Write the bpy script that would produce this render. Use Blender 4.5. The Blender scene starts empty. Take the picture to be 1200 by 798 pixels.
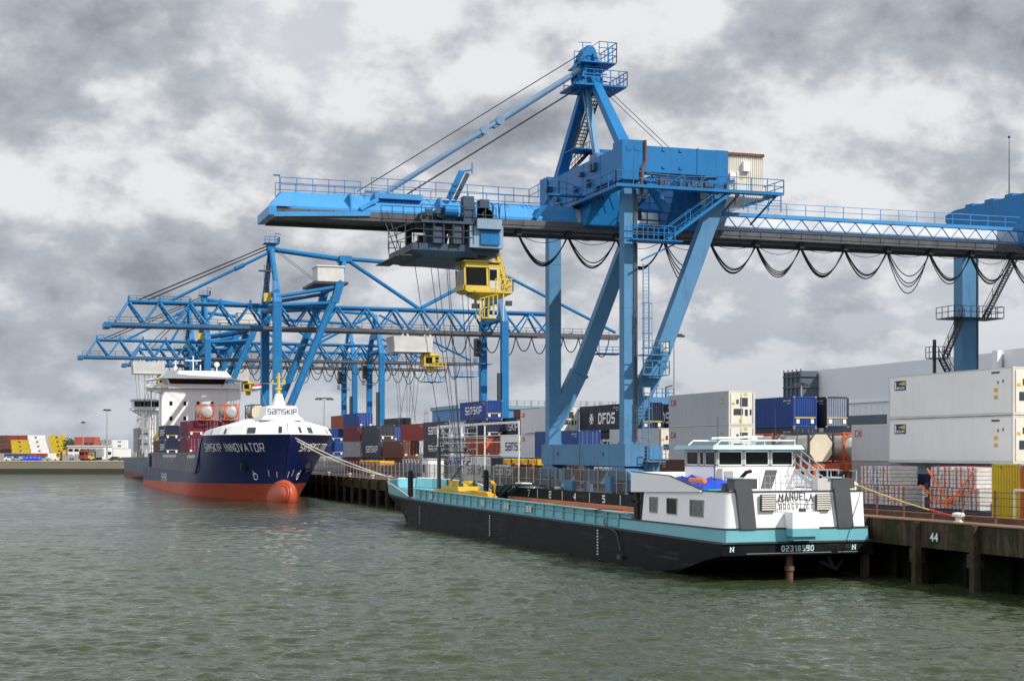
import bpy, bmesh, math, random
import numpy as np
from mathutils import Vector, Matrix
random.seed(7)
PI = math.pi
sc = bpy.context.scene
COL = sc.collection

# ------------------------------------------------------------------ camera, sky, sun, exposure
# world axes: +y runs along the quay away from the camera, +x inland, z up (water at 0)
HEAD = math.atan2(595, 1800)
SA, CA = math.sin(HEAD), math.cos(HEAD)
EYE = 7.0
cam = bpy.data.cameras.new("camera")
cam.sensor_width = 36.0
cam.lens = 54.0
cam.shift_y = 129 / 1200
cam.clip_start = 0.5
cam.clip_end = 6000
camo = bpy.data.objects.new("camera", cam)
camo.location = (0, 0, EYE)
camo.rotation_euler = (PI / 2, 0, -HEAD)
COL.objects.link(camo)
sc.camera = camo

SUN_DIR = Vector((0.52, -0.62, 0.74)).normalized()      # towards the sun
sunl = bpy.data.lights.new("sun", 'SUN')
sunl.energy = 5.0
sunl.angle = math.radians(0.6)
sunl.color = (1.0, 0.95, 0.88)
suno = bpy.data.objects.new("sun", sunl)
suno.rotation_euler = SUN_DIR.to_track_quat('Z', 'Y').to_euler()
suno.location = (60, -60, 90)
COL.objects.link(suno)

sc.view_settings.view_transform = 'Standard'
sc.view_settings.look = 'None'
sc.view_settings.exposure = 0.0
sc.view_settings.gamma = 1.0
sc.view_settings.use_curve_mapping = False
sc.cycles.max_bounces = 6
sc.cycles.transparent_max_bounces = 24

world = bpy.data.worlds.new("World")
sc.world = world
world.use_nodes = True


def build_sky():
    nt = world.node_tree
    nt.nodes.clear()
    N, Lk = nt.nodes.new, nt.links.new
    out = N('ShaderNodeOutputWorld')
    bg = N('ShaderNodeBackground')
    bg.inputs['Strength'].default_value = 0.1
    sky = N('ShaderNodeTexSky')
    sky.sky_type = 'NISHITA'
    sky.sun_disc = False
    sky.sun_elevation = math.asin(SUN_DIR.z)
    sky.sun_rotation = math.atan2(SUN_DIR.x, SUN_DIR.y)
    sky.air_density = 1.0
    sky.dust_density = 1.5
    tc = N('ShaderNodeTexCoord')
    sep = N('ShaderNodeSeparateXYZ')
    Lk(tc.outputs['Generated'], sep.inputs[0])

    def math_(op, a, b=None, c=None, clamp=False):
        m = N('ShaderNodeMath')
        m.operation = op
        m.use_clamp = clamp
        for k, val in enumerate((a, b, c)):
            if val is None:
                continue
            if isinstance(val, (int, float)):
                m.inputs[k].default_value = val
            else:
                Lk(val, m.inputs[k])
        return m.outputs[0]

    def sstep(x, lo, hi):
        r = N('ShaderNodeMapRange')
        r.interpolation_type = 'SMOOTHSTEP'
        r.inputs['From Min'].default_value = lo
        r.inputs['From Max'].default_value = hi
        Lk(x, r.inputs['Value'])
        return r.outputs[0]

    # the cloud deck is a layer overhead: project the view direction on it
    zc = math_('MAXIMUM', sep.outputs['Z'], 0.0)
    den = math_('ADD', zc, 0.55)
    cx = math_('DIVIDE', sep.outputs['X'], den)
    cy = math_('DIVIDE', sep.outputs['Y'], den)
    comb = N('ShaderNodeCombineXYZ')
    Lk(cx, comb.inputs[0]); Lk(cy, comb.inputs[1])

    def noise(scale, detail, rough, off, dist=0.0, src=None):
        mp = N('ShaderNodeMapping')
        mp.inputs['Location'].default_value = off
        Lk(src or comb.outputs[0], mp.inputs['Vector'])
        n = N('ShaderNodeTexNoise')
        n.inputs['Scale'].default_value = scale
        n.inputs['Detail'].default_value = detail
        n.inputs['Roughness'].default_value = rough
        n.inputs['Distortion'].default_value = dist
        Lk(mp.outputs[0], n.inputs['Vector'])
        return n.outputs['Fac']

    big = noise(2.3, 3, 0.5, SKY_OFF[0], 0.2)
    mid = noise(4.8, 8, 0.57, SKY_OFF[1], 0.1)
    fine = noise(13.0, 7, 0.58, (4.4, 1.7, 6.0), 0.1)
    thick = math_('ADD', math_('MULTIPLY', big, 0.40), math_('ADD', math_('MULTIPLY', mid, 0.39), math_('MULTIPLY', fine, 0.21)))
    # heavier and thinner banks of the deck, each in its own quarter of the sky
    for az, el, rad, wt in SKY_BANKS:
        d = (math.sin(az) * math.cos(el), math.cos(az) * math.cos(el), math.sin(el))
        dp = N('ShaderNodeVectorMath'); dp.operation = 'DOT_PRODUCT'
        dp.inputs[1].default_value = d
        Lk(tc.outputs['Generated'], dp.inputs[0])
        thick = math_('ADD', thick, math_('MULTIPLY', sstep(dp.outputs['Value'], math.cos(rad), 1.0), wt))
    # how much cloud lies just above: tops catch the light, bellies are dark
    upv = N('ShaderNodeVectorMath'); upv.operation = 'SCALE'; upv.inputs['Scale'].default_value = 0.955
    Lk(comb.outputs[0], upv.inputs[0])
    mid2 = noise(4.8, 6, 0.56, SKY_OFF[1], 0.1, src=upv.outputs[0])
    fine2 = noise(13.0, 7, 0.58, (4.4, 1.7, 6.0), 0.1, src=upv.outputs[0])
    lit = math_('ADD', math_('SUBTRACT', mid, mid2), math_('MULTIPLY', math_('SUBTRACT', fine, fine2), 0.45))

    def mixc(fac, a, c):
        mx = N('ShaderNodeMix'); mx.data_type = 'RGBA'
        Lk(fac, mx.inputs['Factor'])
        for k, val in (('A', a), ('B', c)):
            if isinstance(val, tuple):
                mx.inputs[k].default_value = (*val, 1)
            else:
                Lk(val, mx.inputs[k])
        return mx.outputs['Result']
    # a high even veil, then heaps in front of it: bright towards their thin edges, grey where they are deep
    veil = mixc(sstep(big, 0.35, 0.65), SKY_VEIL[0], SKY_VEIL[1])
    depth = math_('SUBTRACT', thick, math_('MULTIPLY', lit, 1.1))
    heap = mixc(sstep(depth, 0.40, 0.60), SKY_HEAP[0], SKY_HEAP[1])
    heap = mixc(sstep(depth, 0.56, 0.78), heap, SKY_HEAP[2])
    deck = mixc(sstep(thick, 0.425, 0.475), veil, heap)
    # greyer, bluer air low over the horizon
    low = sstep(sep.outputs['Z'], 0.16, 0.0)
    deck = mixc(math_('MULTIPLY', low, 0.60), deck, SKY_LOW)
    # brighter cloud out of view on the left, added to fill the shaded sides
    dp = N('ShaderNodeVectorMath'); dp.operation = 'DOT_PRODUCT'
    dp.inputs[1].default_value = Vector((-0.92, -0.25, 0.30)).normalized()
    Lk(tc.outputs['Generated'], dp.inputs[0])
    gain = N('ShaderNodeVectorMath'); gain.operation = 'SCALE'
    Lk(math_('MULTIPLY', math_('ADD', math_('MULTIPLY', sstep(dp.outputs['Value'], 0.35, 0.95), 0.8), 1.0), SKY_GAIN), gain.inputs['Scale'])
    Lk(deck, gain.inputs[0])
    # few gaps of blue between the clouds
    gap = sstep(thick, 0.36, 0.26)
    mix = N('ShaderNodeMix'); mix.data_type = 'RGBA'
    Lk(math_('MULTIPLY', gap, 0.35), mix.inputs['Factor'])
    Lk(gain.outputs[0], mix.inputs['A'])
    Lk(sky.outputs[0], mix.inputs['B'])
    Lk(mix.outputs['Result'], bg.inputs['Color'])
    Lk(bg.outputs[0], out.inputs['Surface'])


SKY_OFF = ((7.4, 8.9, 4.0), (13.8, 6.2, 1.0))
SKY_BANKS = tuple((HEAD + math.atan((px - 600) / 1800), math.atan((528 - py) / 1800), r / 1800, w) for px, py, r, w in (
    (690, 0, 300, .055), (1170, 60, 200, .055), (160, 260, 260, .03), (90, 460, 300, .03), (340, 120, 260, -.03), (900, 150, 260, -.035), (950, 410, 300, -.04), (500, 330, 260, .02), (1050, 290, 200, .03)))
SKY_VEIL = ((0.60, 0.625, 0.665), (0.46, 0.49, 0.54))
SKY_HEAP = ((0.78, 0.785, 0.795), (0.43, 0.454, 0.50), (0.25, 0.27, 0.31))
SKY_LOW = (0.40, 0.45, 0.52)
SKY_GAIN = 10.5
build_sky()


# ------------------------------------------------------------------ materials
def rgb(r, g, b):
    return (r, g, b, 1.0)


MATS = {}


def paint(name, col, rough=0.5, var=0.18, scale=0.6, dirt=None, dirt_amt=0.0, metal=0.0, streak=True, bump=0.0, spec=0.5, coat=0.0, spots=None, spots_amt=0.0, spots_map=(2.2, 2.2, 0.5)):
    """painted steel or similar: the colour wanders a little, and stains of `dirt` run downwards"""
    if name in MATS:
        return MATS[name]
    m = bpy.data.materials.new(name)
    m.use_nodes = True
    nt = m.node_tree
    N, Lk = nt.nodes.new, nt.links.new
    b = nt.nodes['Principled BSDF']
    b.inputs['Roughness'].default_value = rough
    b.inputs['Metallic'].default_value = metal
    b.inputs['Specular IOR Level'].default_value = spec
    b.inputs['Coat Weight'].default_value = coat
    tc = N('ShaderNodeTexCoord')
    oi = N('ShaderNodeObjectInfo')
    off = N('ShaderNodeVectorMath'); off.operation = 'MULTIPLY_ADD'
    off.inputs[1].default_value = (1, 1, 1)
    sc3 = N('ShaderNodeVectorMath'); sc3.operation = 'SCALE'
    sc3.inputs[0].default_value = (37, 51, 23)
    Lk(oi.outputs['Random'], sc3.inputs['Scale'])
    Lk(tc.outputs['Object'], off.inputs[0]); Lk(sc3.outputs[0], off.inputs[2])
    n1 = N('ShaderNodeTexNoise')
    n1.inputs['Scale'].default_value = scale
    n1.inputs['Detail'].default_value = 5
    n1.inputs['Roughness'].default_value = 0.6
    Lk(off.outputs[0], n1.inputs['Vector'])
    r1 = N('ShaderNodeMapRange')
    r1.inputs['From Min'].default_value = 0.3; r1.inputs['From Max'].default_value = 0.7
    r1.inputs['To Min'].default_value = 1 - var; r1.inputs['To Max'].default_value = 1 + var
    Lk(n1.outputs['Fac'], r1.inputs['Value'])
    mul = N('ShaderNodeVectorMath'); mul.operation = 'SCALE'
    mul.inputs[0].default_value = col
    Lk(r1.outputs[0], mul.inputs['Scale'])
    last = mul.outputs[0]
    if dirt is not None:
        mp = N('ShaderNodeMapping')
        mp.inputs['Scale'].default_value = (1.6, 1.6, 0.16 if streak else 1.6)
        Lk(off.outputs[0], mp.inputs['Vector'])
        n2 = N('ShaderNodeTexNoise')
        n2.inputs['Scale'].default_value = 1.3
        n2.inputs['Detail'].default_value = 7
        n2.inputs['Roughness'].default_value = 0.68
        Lk(mp.outputs[0], n2.inputs['Vector'])
        r2 = N('ShaderNodeMapRange')
        r2.interpolation_type = 'SMOOTHSTEP'
        r2.inputs['From Min'].default_value = 0.66 - 0.26 * dirt_amt; r2.inputs['From Max'].default_value = 0.84 - 0.2 * dirt_amt
        r2.inputs['To Max'].default_value = 0.85
        Lk(n2.outputs['Fac'], r2.inputs['Value'])
        mx = N('ShaderNodeMix'); mx.data_type = 'RGBA'
        mx.inputs['B'].default_value = (*dirt, 1)
        Lk(r2.outputs[0], mx.inputs['Factor'])
        Lk(last, mx.inputs['A'])
        last = mx.outputs['Result']
    if spots is not None:           # rust spots, scuffs: sparse and small
        mp = N('ShaderNodeMapping')
        mp.inputs['Scale'].default_value = spots_map
        mp.inputs['Location'].default_value = (5.3, 1.7, 9.1)
        Lk(off.outputs[0], mp.inputs['Vector'])
        n4 = N('ShaderNodeTexNoise')
        n4.inputs['Scale'].default_value = 1.0
        n4.inputs['Detail'].default_value = 10
        n4.inputs['Roughness'].default_value = 0.72
        Lk(mp.outputs[0], n4.inputs['Vector'])
        r4 = N('ShaderNodeMapRange')
        r4.inputs['From Min'].default_value = 0.70 - 0.2 * spots_amt; r4.inputs['From Max'].default_value = 0.76 - 0.2 * spots_amt
        r4.inputs['To Max'].default_value = 0.9
        Lk(n4.outputs['Fac'], r4.inputs['Value'])
        mx = N('ShaderNodeMix'); mx.data_type = 'RGBA'
        mx.inputs['B'].default_value = (*spots, 1)
        Lk(r4.outputs[0], mx.inputs['Factor'])
        Lk(last, mx.inputs['A'])
        last = mx.outputs['Result']
    Lk(last, b.inputs['Base Color'])
    rr = N('ShaderNodeMapRange')
    rr.inputs['To Min'].default_value = max(0.05, rough - 0.12); rr.inputs['To Max'].default_value = min(1, rough + 0.12)
    Lk(n1.outputs['Fac'], rr.inputs['Value'])
    Lk(rr.outputs[0], b.inputs['Roughness'])
    if bump:
        bp = N('ShaderNodeBump')
        bp.inputs['Strength'].default_value = bump
        bp.inputs['Distance'].default_value = 0.05
        n3 = N('ShaderNodeTexNoise'); n3.inputs['Scale'].default_value = scale * 8; n3.inputs['Detail'].default_value = 6
        Lk(off.outputs[0], n3.inputs['Vector'])
        Lk(n3.outputs['Fac'], bp.inputs['Height'])
        Lk(bp.outputs[0], b.inputs['Normal'])
    MATS[name] = m
    return m


RUST = (0.13, 0.055, 0.025)
GRIME = (0.05, 0.045, 0.04)
crane_blue = paint('crane blue paint', (0.006, 0.150, 0.385), 0.45, 0.10, 0.35, (0.02, 0.06, 0.13), 0.4, spec=0.3, spots=RUST, spots_amt=0.25)
leg_blue = paint('faded crane leg paint', (0.075, 0.215, 0.385), 0.5, 0.10, 0.3, (0.055, 0.10, 0.15), 0.45, spec=0.3, spots=RUST, spots_amt=0.25)
leg_rusty = paint('stained crane beam paint', (0.075, 0.205, 0.365), 0.5, 0.14, 0.4, (0.10, 0.075, 0.055), 0.42, spec=0.3, spots=RUST, spots_amt=0.6)
boom_blue = paint('pale boom paint', (0.05, 0.27, 0.60), 0.4, 0.10, 0.3, (0.06, 0.17, 0.32), 0.4, spec=0.35, spots=RUST, spots_amt=0.2)  # a lighter blue than the portal beams
stay_blue = paint('weathered stay paint', (0.14, 0.24, 0.36), 0.35, 0.15, 0.6)
pipe_blue = paint('tubular crane paint', (0.012, 0.155, 0.375), 0.45, 0.12, 0.3, (0.02, 0.07, 0.14), 0.4, spec=0.3, spots=RUST, spots_amt=0.3)
silver = paint('girder glint paint', (0.50, 0.55, 0.62), 0.28, 0.16, 0.35, (0.22, 0.24, 0.28), 0.3, metal=0.25)  # pale glint of the sky on the sloping webs, put into the colour
rail_brown = paint('rusty rail flange', (0.075, 0.082, 0.095), 0.5, 0.3, 0.8, (0.11, 0.055, 0.032), 0.5, streak=False)
dark_steel = paint('dark steel', (0.035, 0.042, 0.05), 0.5, 0.25, 0.8)
trolley_blue = paint('dark trolley paint', (0.028, 0.060, 0.105), 0.5, 0.2, 0.8, GRIME, 0.25)
mid_blue_grey = paint('grey blue machinery', (0.10, 0.17, 0.26), 0.45, 0.2, 0.8, GRIME, 0.25)
black_rubber = paint('black rubber', (0.014, 0.014, 0.015), 0.6, 0.2, 1.0)
cable_grey = paint('steel rope', (0.09, 0.095, 0.10), 0.5, 0.1, 1.0)
yellow_paint = paint('safety yellow paint', (0.58, 0.43, 0.06), 0.45, 0.12, 0.8, (0.25, 0.17, 0.03), 0.15)
orange_yellow = paint('spreader yellow paint', (0.80, 0.40, 0.015), 0.45, 0.15, 0.8, (0.22, 0.10, 0.02), 0.25)
white_paint = paint('white paint', (0.80, 0.80, 0.78), 0.42, 0.04, 0.5, (0.50, 0.42, 0.32), 0.02)
ship_white = paint('ship white paint', (0.84, 0.84, 0.83), 0.42, 0.03, 0.2, (0.62, 0.50, 0.36), -0.02)
house_white = paint('barge house white', (0.86, 0.86, 0.88), 0.38, 0.03, 0.7, (0.6, 0.6, 0.6), -0.1)
light_grey = paint('light grey paint', (0.55, 0.55, 0.53), 0.5, 0.1, 0.6, (0.3, 0.26, 0.2), 0.15)
grey_paint = paint('grey paint', (0.30, 0.31, 0.32), 0.5, 0.1, 0.6, GRIME, 0.1)
slate = paint('slate funnel paint', (0.075, 0.08, 0.088), 0.45, 0.1, 0.8)
teal = paint('barge turquoise paint', (0.145, 0.41, 0.47), 0.4, 0.09, 0.5, (0.07, 0.19, 0.22), 0.12)
teal_pale = paint('pale turquoise roof paint', (0.30, 0.52, 0.58), 0.4, 0.08, 0.5)
hull_black = paint('barge black bottom paint', (0.0065, 0.0075, 0.0095), 0.55, 0.45, 0.5, (0.026, 0.026, 0.026), 0.5, spec=0.15, spots=(0.038, 0.036, 0.034), spots_amt=0.6, spots_map=(.5, .16, 2.6))
hold_orange = paint('hold primer', (0.52, 0.19, 0.10), 0.6, 0.15, 0.8, (0.3, 0.11, 0.06), 0.2, streak=False)
navy_hull = paint('ship navy paint', (0.009, 0.022, 0.115), 0.34, 0.15, 0.15, (0.022, 0.036, 0.10), 0.35, spec=0.35, spots=(0.07, 0.06, 0.07), spots_amt=0.45, spots_map=(.4, .12, 1.4))
ship_red = paint('ship boot topping', (0.47, 0.078, 0.032), 0.5, 0.15, 0.3, (0.24, 0.05, 0.028), 0.45, spots=(0.14, 0.05, 0.035), spots_amt=0.5, spots_map=(.4, .12, 1.4))
grey_hull = paint('grey blue hull paint', (0.10, 0.15, 0.20), 0.45, 0.1, 0.2)
dull_red = paint('dull red boot paint', (0.16, 0.05, 0.04), 0.5, 0.1, 0.3)
glass = paint('dark window glass', (0.006, 0.008, 0.009), 0.08, 0.2, 0.5, spec=0.22)
glass_light = paint('light window glass', (0.10, 0.12, 0.12), 0.08, 0.5, 3.0, spec=0.8)
letter_white = paint('white lettering paint', (0.82, 0.82, 0.82), 0.5, 0.03, 1.0)
letter_navy = paint('navy lettering paint', (0.01, 0.02, 0.12), 0.5, 0.05, 1.0)
letter_black = paint('black lettering paint', (0.015, 0.015, 0.015), 0.5, 0.05, 1.0)
letter_red = paint('red lettering paint', (0.55, 0.04, 0.05), 0.5, 0.05, 1.0)
letter_cyan = paint('pale cyan lettering paint', (0.55, 0.80, 0.82), 0.5, 0.03, 1.0)
rust_m = paint('rusted steel', (0.125, 0.058, 0.032), 0.75, 0.35, 1.5, (0.05, 0.03, 0.02), 0.4)
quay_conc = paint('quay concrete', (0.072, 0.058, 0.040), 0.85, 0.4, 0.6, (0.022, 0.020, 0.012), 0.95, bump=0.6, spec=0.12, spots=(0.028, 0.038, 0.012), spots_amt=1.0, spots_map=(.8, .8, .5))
quay_top = paint('rust stained quay top', (0.20, 0.115, 0.075), 0.85, 0.3, 0.4, (0.09, 0.06, 0.045), 0.5, streak=False, bump=0.4)
quay_shade = paint('shaded algae wall', (0.006, 0.008, 0.004), 0.8, 0.6, 0.7, (0.018, 0.028, 0.007), 0.45, streak=False, bump=0.8, spec=0.08)  # algae, on a base blackened to hold the shade under the beam
timber = paint('tarred timber pile', (0.055, 0.043, 0.03), 0.8, 0.4, 1.2, (0.02, 0.03, 0.012), 0.6, bump=0.6, spec=0.1)
galv = paint('galvanised steel', (0.38, 0.39, 0.40), 0.45, 0.15, 1.0, metal=0.3)
cream = paint('cream reefer paint', (0.72, 0.69, 0.60), 0.5, 0.06, 0.6, (0.35, 0.25, 0.15), 0.12)
tank_cream = paint('tank insulation cream', (0.62, 0.57, 0.44), 0.4, 0.12, 0.8, (0.3, 0.24, 0.16), 0.3)
tank_steel = paint('tank stainless cladding', (0.52, 0.51, 0.49), 0.3, 0.12, 0.8, (0.25, 0.2, 0.15), 0.2, metal=0.4)
orange_frame = paint('orange red frame paint', (0.55, 0.10, 0.03), 0.5, 0.15, 0.8, RUST, 0.2)
tarp_blue = paint('blue tarpaulin', (0.015, 0.07, 0.62), 0.45, 0.2, 2.0)
lifebuoy_orange = paint('orange float paint', (0.80, 0.20, 0.02), 0.5, 0.1, 2.0)
green_paint = paint('green deck paint', (0.03, 0.36, 0.22), 0.5, 0.1, 2.0)
rope_white = paint('pale mooring rope', (0.60, 0.55, 0.45), 0.8, 0.15, 4.0)
rope_yellow = paint('yellow mooring rope', (0.75, 0.58, 0.16), 0.8, 0.15, 4.0)
rope_red = paint('red rope end', (0.6, 0.05, 0.03), 0.8, 0.15, 4.0)
wrap_white = paint('plastic wrapped bundle', (0.60, 0.58, 0.56), 0.4, 0.18, 2.5)
wrap_strap = paint('red strap', (0.48, 0.06, 0.05), 0.6, 0.1, 2.0)
wrap_orange = paint('orange strap', (0.85, 0.16, 0.03), 0.6, 0.1, 2.0)
wrap_blue = paint('blue strap', (0.05, 0.12, 0.42), 0.6, 0.1, 2.0)
asphalt = paint('terminal paving', (0.075, 0.075, 0.075), 0.85, 0.25, 0.15, (0.12, 0.10, 0.08), 0.35, streak=False)
clad = paint('warehouse cladding', (0.66, 0.69, 0.74), 0.5, 0.03, 0.05)
clad_dark = paint('dark cladding', (0.075, 0.10, 0.135), 0.5, 0.1, 0.2)
clad_white = paint('white cladding', (0.72, 0.73, 0.74), 0.5, 0.03, 0.1)
bridge_blue = paint('far blue steel', (0.05, 0.22, 0.46), 0.5, 0.1, 0.1)
brown_house = paint('brown red cladding', (0.35, 0.075, 0.04), 0.6, 0.1, 0.2)
leafy = paint('tree green', (0.045, 0.07, 0.025), 0.8, 0.4, 0.4)
bark = paint('bark', (0.07, 0.05, 0.035), 0.9, 0.3, 2.0)
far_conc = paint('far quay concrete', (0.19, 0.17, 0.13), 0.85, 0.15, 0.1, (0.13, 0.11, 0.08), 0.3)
far_algae = paint('far quay algae', (0.011, 0.016, 0.004), 0.8, 0.3, 0.3)
grass_m = paint('dry grass bank', (0.16, 0.14, 0.07), 0.9, 0.3, 0.1)
flag_red = paint('flag red', (0.55, 0.03, 0.04), 0.7, 0.05, 1)
flag_blue = paint('flag blue', (0.03, 0.08, 0.35), 0.7, 0.05, 1)


def mesh_panel_mat(name, col, fill):
    """woven wire: a grid of strands, open between them"""
    m = bpy.data.materials.new(name)
    m.use_nodes = True
    nt = m.node_tree
    N, Lk = nt.nodes.new, nt.links.new
    b = nt.nodes['Principled BSDF']
    b.inputs['Base Color'].default_value = (*col, 1)
    b.inputs['Roughness'].default_value = 0.6
    tc = N('ShaderNodeTexCoord')
    outs = []
    for rot in (PI / 4, -PI / 4):
        mp = N('ShaderNodeMapping')
        mp.inputs['Rotation'].default_value = (rot, 0, 0)
        Lk(tc.outputs['Object'], mp.inputs['Vector'])
        w = N('ShaderNodeTexWave')
        w.bands_direction = 'Z'
        w.inputs['Scale'].default_value = 3.2
        Lk(mp.outputs[0], w.inputs['Vector'])
        g = N('ShaderNodeMath'); g.operation = 'GREATER_THAN'; g.inputs[1].default_value = fill
        Lk(w.outputs['Fac'], g.inputs[0])
        outs.append(g.outputs[0])
    mx = N('ShaderNodeMath'); mx.operation = 'MAXIMUM'
    Lk(outs[0], mx.inputs[0]); Lk(outs[1], mx.inputs[1])
    tr = N('ShaderNodeBsdfTransparent')
    ms = N('ShaderNodeMixShader')
    Lk(mx.outputs[0], ms.inputs[0]); Lk(tr.outputs[0], ms.inputs[1]); Lk(b.outputs[0], ms.inputs[2])
    Lk(ms.outputs[0], nt.nodes['Material Output'].inputs['Surface'])
    return m


wire_mesh = mesh_panel_mat('woven wire', (0.16, 0.15, 0.13), 0.86)


def water_mat():
    m = bpy.data.materials.new('harbour water')
    m.use_nodes = True
    nt = m.node_tree
    N, Lk = nt.nodes.new, nt.links.new
    b = nt.nodes['Principled BSDF']
    b.inputs['IOR'].default_value = 1.33
    b.inputs['Roughness'].default_value = 0.05
    tc = N('ShaderNodeTexCoord')
    # silt: the body colour of the water varies from olive to grey green in patches
    n0 = N('ShaderNodeTexNoise'); n0.inputs['Scale'].default_value = 0.02; n0.inputs['Detail'].default_value = 4
    Lk(tc.outputs['Object'], n0.inputs['Vector'])
    cr = N('ShaderNodeValToRGB')
    cr.color_ramp.elements[0].position = 0.35; cr.color_ramp.elements[0].color = rgb(0.029, 0.042, 0.018)
    cr.color_ramp.elements[1].position = 0.65; cr.color_ramp.elements[1].color = rgb(0.041, 0.055, 0.027)
    Lk(n0.outputs['Fac'], cr.inputs[0])
    Lk(cr.outputs[0], b.inputs['Base Color'])

    def wave(scale, rotz, stretch, detail, rough):
        mp = N('ShaderNodeMapping')
        mp.inputs['Rotation'].default_value = (0, 0, rotz)
        mp.inputs['Scale'].default_value = (stretch, 1, 1)
        Lk(tc.outputs['Object'], mp.inputs['Vector'])
        n = N('ShaderNodeTexNoise')
        n.inputs['Scale'].default_value = scale
        n.inputs['Detail'].default_value = detail
        n.inputs['Roughness'].default_value = rough
        n.inputs['Distortion'].default_value = 0.25
        Lk(mp.outputs[0], n.inputs['Vector'])
        return n.outputs['Fac']

    def mul(a, k):
        x = N('ShaderNodeMath'); x.operation = 'MULTIPLY'; Lk(a, x.inputs[0])
        if isinstance(k, float):
            x.inputs[1].default_value = k
        else:
            Lk(k, x.inputs[1])
        return x.outputs[0]

    def add(a, c):
        x = N('ShaderNodeMath'); x.operation = 'ADD'; Lk(a, x.inputs[0]); Lk(c, x.inputs[1]); return x.outputs[0]

    wind = N('ShaderNodeTexNoise'); wind.inputs['Scale'].default_value = 0.035; wind.inputs['Detail'].default_value = 3
    Lk(tc.outputs['Object'], wind.inputs['Vector'])
    wr = N('ShaderNodeMapRange'); wr.inputs['From Min'].default_value = 0.35; wr.inputs['From Max'].default_value = 0.65
    wr.inputs['To Min'].default_value = 0.55; wr.inputs['To Max'].default_value = 1.15
    Lk(wind.outputs['Fac'], wr.inputs['Value'])
    h = add(mul(wave(1.1, 0.35, 0.6, 4, 0.6), 0.10), add(mul(wave(2.4, -0.15, 0.6, 3, 0.55), 0.06), mul(wave(7.0, 0.6, 0.7, 3, 0.6), 0.034)))
    h = mul(h, wr.outputs[0])
    bp = N('ShaderNodeBump')
    bp.inputs['Strength'].default_value = 1.0
    bp.inputs['Distance'].default_value = WAVE_H
    Lk(h, bp.inputs['Height'])
    Lk(bp.outputs[0], b.inputs['Normal'])
    return m


WAVE_H = 1.3


# ------------------------------------------------------------------ mesh building
# parts of which every piece becomes an object of its own
EACH = {'knee_plate', 'motor', 'cabin_window', 'name_plate', 'yellow_stop', 'deck_bollard', 'vent_box', 'floodlight', 'bow_port', 'wheel', 'trestle', 'corner_casting',
        'marking_plate', 'warning_label', 'deck_stanchion', 'cross_tube', 'sheave', 'access_cover', 'drive_cover', 'stay_lug', 'window', 'bridge_window', 'opening', 'switch_box', 'fender_cushion', 'beam_head', 'pile', 'strap', 'funnel_casing', 'pipework', 'cab_lamp', 'landing_box', 'draught_mark', 'portal_fitting', 'bow_emblem'}


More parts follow.
